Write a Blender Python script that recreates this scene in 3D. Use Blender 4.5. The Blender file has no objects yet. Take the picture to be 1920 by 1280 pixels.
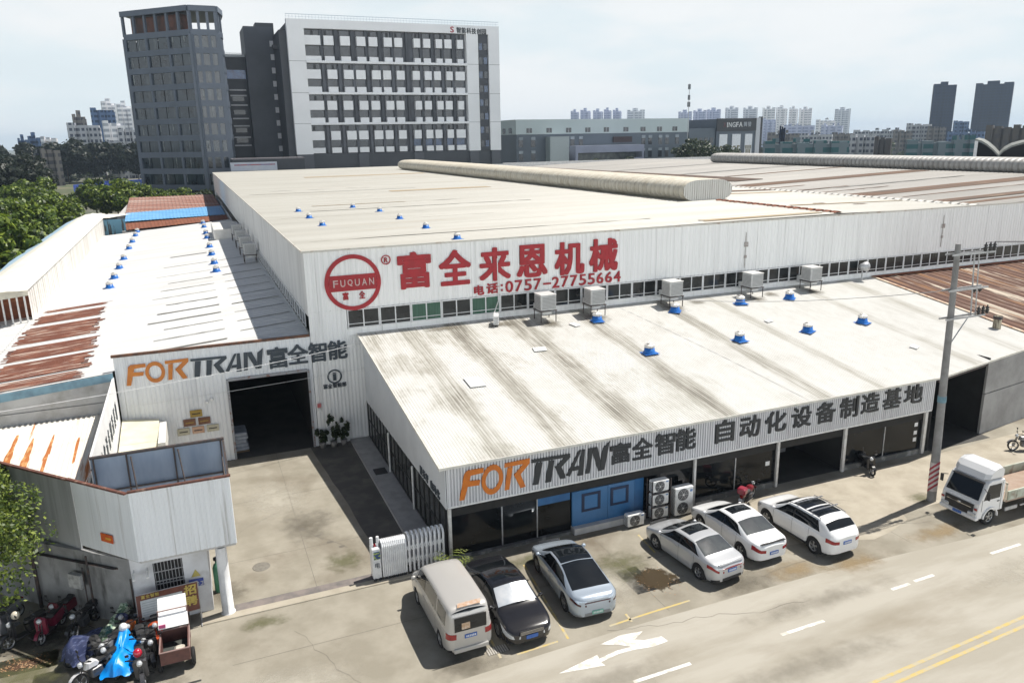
import bpy, math, random
import numpy as np
from mathutils import Matrix, Vector
random.seed(7)
rng = np.random.default_rng(11)
scene = bpy.context.scene
COL = scene.collection
rad = math.radians
# ------------------------------------------------------------------ camera
CAM = np.array([-8.6103, -28.2230, 17.2000])
CR = np.array([[0.922874, -0.384711, -0.017345], [0.113455, 0.22857, 0.966894], [-0.36801, -0.894289, 0.254589]])          # rows: camera right, up, back
FPX = 1442.92
cd = bpy.data.cameras.new('camera'); cam = bpy.data.objects.new('camera', cd); COL.objects.link(cam)
cd.sensor_width = 36; cd.lens = 36 * FPX / 1920; cd.clip_start = 0.3; cd.clip_end = 9000
m4 = Matrix.Identity(4)
for i in range(3):
    for j in range(3): m4[i][j] = CR[j][i]
    m4[i][3] = CAM[i]
cam.matrix_world = m4
scene.camera = cam
# ------------------------------------------------------------------ sun, sky, exposure
SUN = Vector((0.54, 0.09, 1.0)).normalized()
elev = math.asin(SUN.z); azim = math.atan2(SUN.x, SUN.y)
sl = bpy.data.lights.new('sun', 'SUN'); sl.energy = 5.0; sl.angle = rad(0.5); sl.color = (1.0, 0.955, 0.88)
so = bpy.data.objects.new('sun', sl); COL.objects.link(so); so.location = (40, 20, 80)
so.rotation_euler = (-SUN).to_track_quat('-Z', 'Y').to_euler()
w = bpy.data.worlds.new('World'); scene.world = w; w.use_nodes = True
nt = w.node_tree; nt.nodes.clear()
def wn(t, **k):
    n = nt.nodes.new(t)
    for a, b in k.items(): setattr(n, a, b)
    return n
sky = wn('ShaderNodeTexSky', sky_type='NISHITA', sun_disc=False, sun_elevation=elev, sun_rotation=azim, dust_density=1.0, ozone_density=1.0, air_density=.6)
tc = wn('ShaderNodeTexCoord'); mp = wn('ShaderNodeMapping'); mp.inputs['Scale'].default_value = (1.0, 1.0, 3.4)
no = wn('ShaderNodeTexNoise'); no.inputs['Scale'].default_value = 3.1; no.inputs['Detail'].default_value = 8; no.inputs['Roughness'].default_value = 0.55
cr = wn('ShaderNodeMapRange'); cr.inputs['From Min'].default_value = .36; cr.inputs['From Max'].default_value = .60; cr.inputs['To Min'].default_value = .92; cr.inputs['To Max'].default_value = 1.0
sx = wn('ShaderNodeSeparateXYZ'); hz = wn('ShaderNodeMapRange', interpolation_type='SMOOTHSTEP'); hz.inputs['From Min'].default_value = .14; hz.inputs['From Max'].default_value = .29; hz.inputs['To Min'].default_value = 1.0; hz.inputs['To Max'].default_value = .04   # thin bright haze low down, clearer blue overhead
mu = wn('ShaderNodeMath', operation='MULTIPLY')
mx = wn('ShaderNodeMix', data_type='RGBA'); mx.inputs['B'].default_value = (8.5, 8.9, 9.05, 1)
bg = wn('ShaderNodeBackground'); bg.inputs['Strength'].default_value = 0.05
ow = wn('ShaderNodeOutputWorld')
L = nt.links.new
L(tc.outputs['Generated'], mp.inputs['Vector']); L(mp.outputs['Vector'], no.inputs['Vector']); L(no.outputs['Fac'], cr.inputs['Value']); L(tc.outputs['Generated'], sx.inputs['Vector']); L(sx.outputs['Z'], hz.inputs['Value'])
L(cr.outputs['Result'], mu.inputs[0]); L(hz.outputs['Result'], mu.inputs[1])
L(mu.outputs['Value'], mx.inputs['Factor']); L(sky.outputs['Color'], mx.inputs['A'])
back = wn('ShaderNodeMapRange', interpolation_type='SMOOTHSTEP'); back.inputs['From Min'].default_value = .25; back.inputs['From Max'].default_value = -.7; back.inputs['To Min'].default_value = 1.0; back.inputs['To Max'].default_value = 3.3   # added low sky band behind the camera, brightens the shaded fronts
vs = wn('ShaderNodeVectorMath', operation='SCALE'); cm_ = wn('ShaderNodeMix', data_type='RGBA'); cm_.inputs['A'].default_value = (13.3, 14.75, 15.3, 1); cm_.inputs['B'].default_value = (14.6, 15.1, 15.3, 1); cf = wn('ShaderNodeMapRange', interpolation_type='SMOOTHSTEP'); cf.inputs['From Min'].default_value = .40; cf.inputs['From Max'].default_value = .58; L(no.outputs['Fac'], cf.inputs['Value']); L(cf.outputs['Result'], cm_.inputs['Factor']); L(cm_.outputs['Result'], vs.inputs[0]); L(sx.outputs['Y'], back.inputs['Value']); L(back.outputs['Result'], vs.inputs['Scale']); L(vs.outputs['Vector'], mx.inputs['B'])
L(mx.outputs['Result'], bg.inputs['Color']); L(bg.outputs['Background'], ow.inputs['Surface'])
scene.view_settings.view_transform = 'Standard'; scene.view_settings.look = 'None'; scene.view_settings.exposure = 0.34; scene.view_settings.gamma = 1.0
scene.cycles.max_bounces = 6; scene.cycles.transparent_max_bounces = 6; scene.cycles.use_denoising = True

# ------------------------------------------------------------------ measuring helpers (pixel of the 1920 wide photograph -> point of the place)
def ray(px, py):
    d = np.array([px - 960, 640 - py, -FPX]); return CR.T @ (d / np.linalg.norm(d))
def atz(px, py, z=0.0):
    d = ray(px, py); return CAM + d * (z - CAM[2]) / d[2]
def aty(px, py, y):
    d = ray(px, py); return CAM + d * (y - CAM[1]) / d[1]
# ------------------------------------------------------------------ materials
MATS = {}
def nodes_of(name):
    m = bpy.data.materials.new(name); m.use_nodes = True
    t = m.node_tree; b = t.nodes['Principled BSDF']
    return m, t, b
def mat(name, c, rough=.6, metal=0.0, c2=None, scale=3.0, stretch=(1, 1, 1), detail=5, lo=.4, hi=.65, bump=0.0, bscale=None, spec=.5, c3=None, scale3=.4, lo3=.5, hi3=.7, coat=0.0, stretch3=(1, 1, 1)):
    """Principled surface whose base colour wanders between c, c2 and c3 by object-space noise."""
    if name in MATS: return MATS[name]
    m, t, b = nodes_of(name)
    b.inputs['Base Color'].default_value = (*c, 1); b.inputs['Roughness'].default_value = rough; b.inputs['Metallic'].default_value = metal
    b.inputs['Specular IOR Level'].default_value = spec; b.inputs['Coat Weight'].default_value = coat; b.inputs['Coat Roughness'].default_value = .04
    l = t.links.new
    co = t.nodes.new('ShaderNodeTexCoord')
    def noise(sc, st, de):
        p = t.nodes.new('ShaderNodeMapping'); p.inputs['Scale'].default_value = st
        n = t.nodes.new('ShaderNodeTexNoise'); n.inputs['Scale'].default_value = sc; n.inputs['Detail'].default_value = de; n.inputs['Roughness'].default_value = .6
        l(co.outputs['Object'], p.inputs['Vector']); l(p.outputs['Vector'], n.inputs['Vector']); return n
    def ramp(n, a, z):
        r = t.nodes.new('ShaderNodeMapRange'); r.inputs['From Min'].default_value = a; r.inputs['From Max'].default_value = z
        l(n.outputs['Fac'], r.inputs['Value']); return r
    if c2 is None: c2 = tuple(x * .82 for x in c)
    n = noise(scale, stretch, detail); r = ramp(n, lo, hi)
    x = t.nodes.new('ShaderNodeMix'); x.data_type = 'RGBA'; x.inputs['A'].default_value = (*c, 1); x.inputs['B'].default_value = (*c2, 1)
    l(r.outputs['Result'], x.inputs['Factor']); out = x.outputs['Result']
    if c3 is not None:
        n3 = noise(scale3, stretch3, 6); r3 = ramp(n3, lo3, hi3)
        y = t.nodes.new('ShaderNodeMix'); y.data_type = 'RGBA'; y.inputs['B'].default_value = (*c3, 1)
        l(out, y.inputs['A']); l(r3.outputs['Result'], y.inputs['Factor']); out = y.outputs['Result']
    l(out, b.inputs['Base Color'])
    if bump:
        nb = noise(bscale or scale * 6, stretch, 4); bp = t.nodes.new('ShaderNodeBump'); bp.inputs['Strength'].default_value = bump; bp.inputs['Distance'].default_value = .03
        l(nb.outputs['Fac'], bp.inputs['Height']); l(bp.outputs['Normal'], b.inputs['Normal'])
    MATS[name] = m
    return m
def glassy(name, c=(.012, .014, .016), rough=.04, spec=.6, c2=None, scale=.6):
    return mat(name, c, rough, 0, c2 or tuple(x * 1.8 + .004 for x in c), scale, spec=spec)
def leafmat(name, a, b, c):
    m, t, bs = nodes_of(name); l = t.links.new
    g = t.nodes.new('ShaderNodeNewGeometry'); r = t.nodes.new('ShaderNodeValToRGB')
    r.color_ramp.elements[0].color = (*a, 1); r.color_ramp.elements[1].color = (*c, 1); e = r.color_ramp.elements.new(.5); e.color = (*b, 1)
    l(g.outputs['Random Per Island'], r.inputs['Fac'])
    l(r.outputs['Color'], bs.inputs['Base Color']); bs.inputs['Roughness'].default_value = .5
    tr = t.nodes.new('ShaderNodeBsdfTranslucent'); l(r.outputs['Color'], tr.inputs['Color'])
    mxs = t.nodes.new('ShaderNodeMixShader'); mxs.inputs['Fac'].default_value = .35
    l(bs.outputs['BSDF'], mxs.inputs[1]); l(tr.outputs['BSDF'], mxs.inputs[2]); l(mxs.outputs['Shader'], t.nodes['Material Output'].inputs['Surface'])
    return m
# ------------------------------------------------------------------ mesh builder
def soft_stain_shade(name, c, strength=.8, scale=2.2, hard=.18, rough=.8):
    """stain that fades out at its ragged edge: alpha falls with the distance from the middle of the sheet"""
    if name in MATS: return MATS[name]
    m, t, b = nodes_of(name); l = t.links.new; b.inputs['Base Color'].default_value = (*c, 1); b.inputs['Roughness'].default_value = rough
    co = t.nodes.new('ShaderNodeTexCoord'); vd_ = t.nodes.new('ShaderNodeVectorMath'); vd_.operation = 'DISTANCE'; vd_.inputs[1].default_value = (.5, .5, 0)
    mq = t.nodes.new('ShaderNodeVectorMath'); mq.operation = 'MULTIPLY'; mq.inputs[1].default_value = (1, 1, 0); l(co.outputs['Generated'], mq.inputs[0]); l(mq.outputs['Vector'], vd_.inputs[0])
    n = t.nodes.new('ShaderNodeTexNoise'); n.inputs['Scale'].default_value = scale; n.inputs['Detail'].default_value = 7; n.inputs['Roughness'].default_value = .65; l(co.outputs['Object'], n.inputs['Vector'])
    a = t.nodes.new('ShaderNodeMath'); a.operation = 'MULTIPLY_ADD'; a.inputs[1].default_value = .62; l(n.outputs['Fac'], a.inputs[0]); l(vd_.outputs['Value'], a.inputs[2])
    r = t.nodes.new('ShaderNodeMapRange'); r.interpolation_type = 'SMOOTHSTEP'; r.inputs['From Min'].default_value = .70; r.inputs['From Max'].default_value = .70 - hard * 2; r.inputs['To Max'].default_value = strength; l(a.outputs['Value'], r.inputs['Value']); l(r.outputs['Result'], b.inputs['Alpha'])
    MATS[name] = m; return m
class MB:
    def __init__(s): s.v = []; s.f = []; s.sm = []
    def add(s, vs, fs, smooth=False):
        o = len(s.v); s.v.extend([tuple(map(float, q)) for q in vs])
        for f in fs: s.f.append([i + o for i in f]); s.sm.append(smooth)
        return s
    def box(s, x0, y0, z0, x1, y1, z1):
        v = [(x0, y0, z0), (x1, y0, z0), (x1, y1, z0), (x0, y1, z0), (x0, y0, z1), (x1, y0, z1), (x1, y1, z1), (x0, y1, z1)]
        return s.add(v, [(0, 3, 2, 1), (4, 5, 6, 7), (0, 1, 5, 4), (1, 2, 6, 5), (2, 3, 7, 6), (3, 0, 4, 7)])
    def bbox(s, x0, y0, z0, x1, y1, z1, b):      # box with chamfered edges
        X = (x0, x1); Y = (y0, y1); Z = (z0, z1); V = []; 
        rings = [(Z[0], b), (Z[0] + b, 0), (Z[1] - b, 0), (Z[1], b)]
        for z, i in rings:
            V += [(x0 + i + b, y0 + i, z), (x1 - i - b, y0 + i, z), (x1 - i, y0 + i + b, z), (x1 - i, y1 - i - b, z), (x1 - i - b, y1 - i, z), (x0 + i + b, y1 - i, z), (x0 + i, y1 - i - b, z), (x0 + i, y0 + i + b, z)]
        F = [tuple(range(7, -1, -1)), tuple(range(24, 32))]
        for r in range(3):
            for k in range(8): F.append((r * 8 + k, r * 8 + (k + 1) % 8, r * 8 + 8 + (k + 1) % 8, r * 8 + 8 + k))
        return s.add(V, F)
    def quad(s, a, b, c, d): return s.add([a, b, c, d], [(0, 1, 2, 3)])
    def slab(s, pts, up):                        # polygon (3-D points) given a thickness vector
        up = np.array(up, float); n = len(pts); a = [np.array(q, float) for q in pts]
        V = a + [q + up for q in a]
        return s.add(V, [tuple(range(n - 1, -1, -1)), tuple(range(n, 2 * n))] + [(i, (i + 1) % n, n + (i + 1) % n, n + i) for i in range(n)])
    def tube(s, a, b, r, n=10, r2=None, caps=True):
        a = np.array(a, float); b = np.array(b, float); d = b - a; d /= np.linalg.norm(d)
        u = np.cross(d, (0, 0, 1) if abs(d[2]) < .9 else (1, 0, 0)); u /= np.linalg.norm(u); w_ = np.cross(d, u); r2 = r if r2 is None else r2
        V = []
        for c, q in ((a, r), (b, r2)):
            for k in range(n):
                t = 2 * math.pi * k / n; V.append(c + q * (u * math.cos(t) + w_ * math.sin(t)))
        F = [(k, (k + 1) % n, n + (k + 1) % n, n + k) for k in range(n)]
        s.add(V, F, True)
        if caps: s.add(V[:n], [tuple(range(n - 1, -1, -1))]); s.add(V[n:], [tuple(range(n))])
        return s
    def path(s, pts, r, n=6):
        for a, b in zip(pts[:-1], pts[1:]): s.tube(a, b, r, n)
        return s
    def lathe(s, prof, c=(0, 0, 0), n=20, axis='z', smooth=True, star=0.0):
        V = []
        for (r, h) in prof:
            for k in range(n):
                t = 2 * math.pi * k / n; q = r * (1 - (star if k % 2 else 0))
                x, y = q * math.cos(t), q * math.sin(t)
                p = (x, y, h) if axis == 'z' else ((x, h, y) if axis == 'y' else (h, x, y))
                V.append((p[0] + c[0], p[1] + c[1], p[2] + c[2]))
        F = []
        for i in range(len(prof) - 1):
            for k in range(n): F.append((i * n + k, i * n + (k + 1) % n, (i + 1) * n + (k + 1) % n, (i + 1) * n + k))
        return s.add(V, F, smooth)
    def corr(s, a, b, nrm, zlo, zhi, pitch=.25, dep=.03, top=.4, slant=.1):
        """corrugated sheet standing on the line a-b, profile pushed along nrm; zlo, zhi numbers or functions of 0..1"""
        a = np.array(a, float); b = np.array(b, float); nrm = np.array(nrm, float)[:2]; Ln = np.linalg.norm(b - a); k = max(1, int(Ln / pitch)); T = []
        for i in range(k):
            for u, h in ((0, 0), (1 - top - 2 * slant, 0), (1 - top - slant, 1), (1 - slant, 1)): T.append(((i + u) / k, h * dep))
        T.append((1.0, 0)); V = []
        for t, h in T:
            q = a + (b - a) * t + nrm * h
            V.append((q[0], q[1], zlo(t) if callable(zlo) else zlo)); V.append((q[0], q[1], zhi(t) if callable(zhi) else zhi))
        return s.add(V, [(2 * i, 2 * i + 2, 2 * i + 3, 2 * i + 1) for i in range(len(T) - 1)])
    def sheet(s, P00, P10, P11, P01, pitch=.25, dep=.03, top=.35, slant=.1, th=.0):
        """corrugated roof sheet, ribs run from the P00-P10 edge to the P01-P11 edge"""
        A, B, C_, D = [np.array(q, float) for q in (P00, P10, P11, P01)]; Ln = np.linalg.norm(B - A); k = max(1, int(Ln / pitch)); T = []
        n = np.cross(B - A, D - A); n /= np.linalg.norm(n)
        if n[2] < 0: n = -n
        for i in range(k):
            for u, h in ((0, 0), (1 - top - 2 * slant, 0), (1 - top - slant, 1), (1 - slant, 1)): T.append(((i + u) / k, h * dep))
        T.append((1.0, 0)); V = []
        for t, h in T: V.append(A + (B - A) * t + n * h); V.append(D + (C_ - D) * t + n * h)
        s.add(V, [(2 * i, 2 * i + 2, 2 * i + 3, 2 * i + 1) for i in range(len(T) - 1)])
        return s
    def soft(s, out, w_, r=.05, sc=.93, y0=0.0):
        """side outline (x, z) given the width w_ about y0, its edges rounded"""
        o = np.array(out, float); c = o.mean(0); inn = c + (o - c) * sc; n = len(o); V = []
        for q, y in ((inn, -w_ / 2), (o, -w_ / 2 + r), (o, w_ / 2 - r), (inn, w_ / 2)): V += [(a, y + y0, b) for a, b in q]
        F = [tuple(range(n)), tuple(range(4 * n - 1, 3 * n - 1, -1))]
        for k in range(3):
            for i in range(n): F.append((k * n + i, k * n + n + i, k * n + n + (i + 1) % n, k * n + (i + 1) % n))
        return s.add(V, F)
    def obj(s, name, m, parent=None, world=True, smooth=None):
        me = bpy.data.meshes.new(name); V = s.v
        if parent is not None and world:
            o = woff(parent); V = [(a - o[0], b - o[1], c - o[2]) for a, b, c in V]
        me.from_pydata(V, [], s.f)
        me.polygons.foreach_set('use_smooth', s.sm if smooth is None else [smooth] * len(s.f))
        me.materials.append(m); me.update()
        ob = bpy.data.objects.new(name, me); COL.objects.link(ob)
        if parent is not None: ob.parent = parent
        return ob
def woff(p):
    v = Vector((0, 0, 0))
    while p is not None: v += p.location; p = p.parent
    return v
def tag(o, label=None, cat=None, group=None, kind=None):
    for k, v in (('label', label), ('category', cat), ('group', group), ('kind', kind)):
        if v: o[k] = v
    return o
def thing(name, label, cat, loc=(0, 0, 0), rz=0.0, group=None):
    o = bpy.data.objects.new(name, None); COL.objects.link(o); o.location = loc; o.rotation_euler = (0, 0, rz); o.empty_display_size = .2
    return tag(o, label, cat, group)
def dup(o, parent=None):
    c = o.copy(); COL.objects.link(c)
    if parent is not None: c.parent = parent
    for ch in list(o.children): dup(ch, c)
    return c
def place(src, loc, rz=None, label=None, group=None, sc=None):
    c = dup(src); c.location = loc
    if rz is not None: c.rotation_euler = (0, 0, rz)
    if label: c['label'] = label
    if group: c['group'] = group
    if sc: c.scale = (sc, sc, sc) if not isinstance(sc, tuple) else sc
    return c
# ------------------------------------------------------------------ lettering
GLY = {}
def glyph(ch, bold=.03):
    k = (ch, bold)
    if k not in GLY:
        c = bpy.data.curves.new('letter', 'FONT'); c.body = ch; c.offset = bold; c.extrude = .5; c.resolution_u = 3
        o = bpy.data.objects.new('letter', c); COL.objects.link(o)
        me = bpy.data.meshes.new_from_object(o.evaluated_get(bpy.context.evaluated_depsgraph_get()))
        V = np.array([v.co[:] for v in me.vertices]); F = [tuple(q.vertices) for q in me.polygons]
        bpy.data.objects.remove(o); bpy.data.curves.remove(c); bpy.data.meshes.remove(me)
        a, b = V.min(0), V.max(0); V = (V - a) / (b - a)
        GLY[k] = (V, F)
    return GLY[k]
def put(mb, ch, P, X, U, w_, h, dep, bold=.03, shear=0.0):
    """add one character: lower left corner P, along X, up U, standing proud by dep; shifted copies at slightly different depths make it bold"""
    V, F = glyph(ch, 0.0); P = np.array(P, float); X = np.array(X, float); U = np.array(U, float); N = np.cross(X, U)
    e = bold * .8; sh = [(0, 0)] if bold <= 0 else [(0, 0), (-e, -e * .6), (e, -e * .6), (-e, e * .6), (e, e * .6), (0, e * .8), (0, -e * .8)]
    for i, (sx, sy) in enumerate(sh):
        mb.add([P + X * ((q[0] * (1 - 2 * e) + e + sx) * w_ + q[1] * h * shear) + U * (q[1] * (1 - 2 * e) + e + sy) * h + N * q[2] * (dep + i * .0025) for q in V], F)
    return mb
def flat(mb, poly, P, X, U, w_, h, dep):
    P = np.array(P, float); X = np.array(X, float); U = np.array(U, float); N = np.cross(X, U)
    a = sum(poly[i - 1][0] * poly[i][1] - poly[i][0] * poly[i - 1][1] for i in range(len(poly)))
    if a < 0: poly = poly[::-1]
    return mb.slab([P + X * a_ * w_ + U * b_ * h for a_, b_ in poly], N * dep)
def ring(mb, c, X, U, r0, r1, dep, n=48):
    c = np.array(c, float); X = np.array(X, float); U = np.array(U, float); N = np.cross(X, U)
    V = []
    for r, d in ((r0, 0), (r1, 0), (r1, dep), (r0, dep)):
        for k in range(n):
            t = 2 * math.pi * k / n; V.append(c + X * r * math.cos(t) + U * r * math.sin(t) + N * d)
    F = []
    for i in range(4):
        for k in range(n): F.append((i * n + k, i * n + (k + 1) % n, ((i + 1) % 4) * n + (k + 1) % n, ((i + 1) % 4) * n + k))
    return mb.add(V, F)
LOGO = dict(
 F=[[(0.0,0.014),(0.03,0.0),(0.05,0.398),(0.122,0.38),(0.129,0.542),(0.059,0.568),(0.067,0.729),(0.146,0.752),(0.147,0.902),(0.046,0.911),(0.026,0.816)]],
 R=[[(0.282,0.912),(0.447,0.932),(0.447,0.779),(0.389,0.471),(0.427,0.042),(0.393,0.024),(0.346,0.487),(0.406,0.793),(0.281,0.779)],[(0.302,0.752),(0.336,0.76),(0.318,0.055),(0.289,0.049)]],
 T=[[(0.461,0.87),(0.722,0.839),(0.725,0.722),(0.666,0.454),(0.694,0.178),(0.699,0.058),(0.662,0.064),(0.622,0.487),(0.683,0.741),(0.461,0.763)],[(0.491,0.74),(0.535,0.731),(0.514,0.03),(0.476,0.038)],[(0.577,0.728),(0.615,0.722),(0.599,0.033),(0.56,0.034)]],
 A=[[(0.704,0.136),(0.782,0.888),(0.8,0.887),(0.729,0.082)],[(0.803,0.884),(0.825,0.892),(0.824,0.043),(0.785,0.05)],[(0.757,0.374),(0.792,0.377),(0.788,0.246),(0.747,0.243)]],
 N=[[(0.852,0.896),(0.884,0.89),(0.87,0.066),(0.841,0.065)],[(0.886,0.889),(0.913,0.887),(0.945,0.408),(0.939,0.078),(0.932,0.066),(0.883,0.717)],[(0.954,0.811),(1.0,1.0),(0.976,0.091),(0.963,0.083),(0.942,0.07)]])
def logo_letters(parent, P, w_, h, dep, orange, dark, shear=0.0):
    X = (1, 0, 0); U = (0, 0, 1)
    for ch in 'FORTAN':
        mb = MB()
        if ch == 'O':
            n = 40; V = []; cx, cy, rx, ry = .206, .475, .0685, .47
            for kx, ky, d in ((1, 1, 0), (.64, .64, 0), (.64, .64, dep), (1, 1, dep)):
                for k in range(n):
                    t = 2 * math.pi * k / n; xx = cx + rx * kx * math.cos(t); yy = cy + ry * ky * math.sin(t)
                    V.append((P[0] + (xx + shear * yy) * w_, P[1] - d, P[2] + yy * h))
            F = [(i * n + k, i * n + (k + 1) % n, ((i + 1) % 4) * n + (k + 1) % n, ((i + 1) % 4) * n + k) for i in range(4) for k in range(n)]
            mb.add(V, F)
        else:
            for pl in LOGO[ch]: flat(mb, [(a + shear * b, b) for a, b in pl], P, X, U, w_, h, dep)
        mb.obj('letter', orange if ch in 'FOR' else dark, parent)
# ------------------------------------------------------------------ palette
concrete = mat('concrete', (.305, .28, .228), .9, c2=(.24, .218, .172), scale=.55, detail=10, lo=.40, hi=.60, bump=.2, bscale=9, c3=(.15, .125, .09), scale3=.23, lo3=.53, hi3=.72)
roadmat = mat('road_concrete', (.385, .36, .308), .9, c2=(.325, .30, .248), scale=.5, stretch=(.35, 1.6, 1), detail=10, lo=.42, hi=.6, bump=.2, bscale=8, c3=(.24, .21, .16), scale3=.2, stretch3=(.4, 1.2, 1), lo3=.56, hi3=.74)
pavemat = mat('pale_concrete', (.40, .36, .29), .9, c2=(.31, .275, .215), scale=.7, detail=9, bump=.12, bscale=9)
landmat = mat('land', (.13, .13, .105), .95, c2=(.05, .075, .035), scale=.02, detail=8, c3=(.22, .2, .17), scale3=.05)
whitewall = mat('white_cladding', (.82, .82, .81), .5, c2=(.66, .66, .65), scale=1.3, stretch=(3.5, 3.5, .06), detail=6, lo=.45, hi=.8, c3=(.36, .35, .34), scale3=1.1, stretch3=(5, 5, .05), lo3=.62, hi3=.78)
fascmat = mat('fascia_metal', (.70, .71, .73), .38, .15, c2=(.58, .58, .60), scale=2, stretch=(3, 3, .1))
roofcream = mat('cream_roof', (.45, .438, .395), .5, c2=(.365, .352, .31), scale=.25, stretch=(.18, 1.6, 1), detail=8, lo=.4, hi=.7, c3=(.33, .245, .16), scale3=.35, stretch3=(.07, 1.5, 1), lo3=.60, hi3=.76)
roofgrey = mat('grey_roof', (.27, .255, .235), .55, c2=(.21, .20, .18), scale=.25, stretch=(.15, 1.3, 1), detail=8, c3=(.32, .30, .27), scale3=.2, stretch3=(.2, 1.2, 1))
roofwhite = mat('white_roof', (.64, .635, .605), .45, c2=(.53, .515, .465), scale=.8, stretch=(2.6, .16, 1), detail=8, lo=.47, hi=.72, c3=(.27, .25, .20), scale3=.55, stretch3=(3.0, .14, 1), lo3=.60, hi3=.78)
roofleft = mat('left_white_roof', (.66, .66, .65), .45, c2=(.55, .545, .53), scale=.6, stretch=(.2, 1.6, 1), detail=7, lo=.45, hi=.75)
bandmat = mat('aged_skylight', (.27, .25, .195), .6, c2=(.42, .40, .335), scale=1.1, stretch=(5, .22, 1), lo=.38, hi=.6, c3=(.12, .105, .08), scale3=1.2, stretch3=(7, .16, 1), lo3=.58, hi3=.74)
bandgreen = mat('aged_skylight_green', (.40, .38, .27), .6, c2=(.48, .46, .38), scale=1.3, stretch=(4, .2, 1))
seammat = mat('grey_seam', (.22, .215, .195), .6, c2=(.38, .37, .345), scale=1.5, stretch=(.3, 3, 1), lo=.5, hi=.75)
rustmat = mat('rust', (.23, .075, .035), .85, c2=(.135, .045, .025), scale=2.5, stretch=(.6, 1.6, 1), detail=8, c3=(.42, .2, .09), scale3=1.6, stretch3=(.3, 2.5, 1), lo3=.58, hi3=.7)
rustroof = mat('rusted_sheet', (.105, .050, .033), .85, c2=(.48, .41, .33), scale=1.0, stretch=(1.5, .055, 1), detail=4, lo=.54, hi=.60, c3=(.24, .12, .055), scale3=1.1, stretch3=(1.6, .09, 1), lo3=.54, hi3=.64)
rustleft = mat('rusted_left_sheet', (.15, .048, .026), .85, c2=(.50, .40, .33), scale=1.7, stretch=(.3, 2.2, 1), detail=9, lo=.54, hi=.63, c3=(.24, .09, .05), scale3=1.3)
browntrim = mat('brown_trim', (.10, .06, .045), .8, c2=(.2, .09, .05), scale=4)
darksteel = mat('dark_steel', (.035, .035, .038), .6, c2=(.08, .05, .04), scale=6)
blackframe = mat('black_frame', (.018, .018, .02), .45)
glassdark = glassy('dark_glass', (.005, .006, .007), .03, .26)
glassside = glassy('side_glass', (.03, .032, .03), .12, .4, c2=(.07, .075, .07), scale=1.1)
glassstrip = glassy('strip_glass', (.012, .014, .015), .08, .5)
glassgreen = mat('green_curtain_glass', (.03, .085, .06), .15, c2=(.05, .13, .09), scale=3, stretch=(5, 5, .2), spec=.5)
framewhite = mat('white_frame', (.72, .73, .74), .4, c2=(.6, .6, .6), scale=3)
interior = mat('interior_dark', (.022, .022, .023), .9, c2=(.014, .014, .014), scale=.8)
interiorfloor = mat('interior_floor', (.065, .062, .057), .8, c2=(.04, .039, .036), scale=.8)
redpaint = mat('red_paint', (.37, .010, .018), .5, c2=(.29, .010, .016), scale=3)
orange = mat('orange_letters', (.62, .175, .015), .45, c2=(.52, .14, .015), scale=3)
charcoal = mat('charcoal_letters', (.028, .032, .036), .45)
slateletters = mat('slate_letters', (.045, .06, .075), .5)
bluesteel = mat('blue_steel', (.02, .16, .46), .45, c2=(.015, .12, .36), scale=4)
whitesteel = mat('white_steel', (.78, .78, .77), .35, c2=(.62, .62, .6), scale=6)
greysteel = mat('grey_steel', (.45, .46, .47), .4, .3, c2=(.34, .34, .35), scale=6)
paintwhite = mat('road_white', (.74, .73, .70), .8, c2=(.52, .49, .43), scale=3.5, detail=9, lo=.46, hi=.62)
paintyellow = mat('road_yellow', (.50, .38, .13), .8, c2=(.42, .37, .26), scale=3, detail=8, lo=.42, hi=.58)
plasterdirty = mat('dirty_plaster', (.52, .51, .50), .9, c2=(.36, .355, .34), scale=.9, detail=9, c3=(.17, .165, .15), scale3=.7, stretch3=(1.5, 1.5, .35), lo3=.60, hi3=.75)
# ------------------------------------------------------------------ ground, road, markings
def sheetobj(name, pts, z, m, parent=None):
    return MB().add([(a, b, z) for a, b in pts], [tuple(range(len(pts)))]).obj(name, m, parent)
g = sheetobj('ground', [(-3500, -300), (5200, -300), (5200, 6500), (-3500, 6500)], -.03, landmat); tag(g, kind='structure')
yard = sheetobj('yard', [(-60, -60), (130, -60), (130, 15.0), (-60, 15.0)], 0, concrete); tag(yard, kind='structure')
rd = sheetobj('road', [(-60, -26), (130, -26), (130, -8.3), (22.5, -7.9), (13, -7.3), (4, -7.25), (-7, -7.6), (-60, -8.2)], .004, roadmat); tag(rd, kind='structure')
pv = sheetobj('pavement', [(12.9, -4.9), (15, -5.3), (17.4, -6.2), (18.6, -6.0), (20.2, -5.5), (20.5, -4.95), (23, -4.9), (28.6, -5.1), (60, -5.2), (60, -1.6), (36, -.4), (27, -.75), (21, -.75), (16.4, -.75), (14, -1.4)], .004, pavemat); tag(pv, kind='structure')
def mark(name, pts, m=paintwhite, par=rd, z=.009): return sheetobj(name, pts, z, m, par)
ar = MB(); z_ = .009
for pl in ([(.99, -8.47), (2.6, -8.74), (2.54, -8.52), (2.62, -8.14)], [(2.55, -8.53), (3.3, -8.4), (3.95, -8.43), (3.9, -8.25), (3.3, -8.22), (2.58, -8.36)], [(3.95, -8.43), (4.6, -8.56), (5.25, -8.5), (5.18, -8.17), (4.5, -8.12), (3.9, -8.25)], [(3.9, -8.25), (4.5, -8.12), (4.22, -7.95), (3.6, -8.0)], [(2.97, -7.7), (3.6, -8.0), (4.22, -7.95), (4.73, -7.66), (3.92, -7.53)]):
    a_ = sum(pl[i - 1][0] * pl[i][1] - pl[i][0] * pl[i - 1][1] for i in range(len(pl))); pl = pl if a_ > 0 else pl[::-1]
    ar.add([(x, y, z_) for x, y in pl], [tuple(range(len(pl)))]); z_ += .0012
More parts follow.
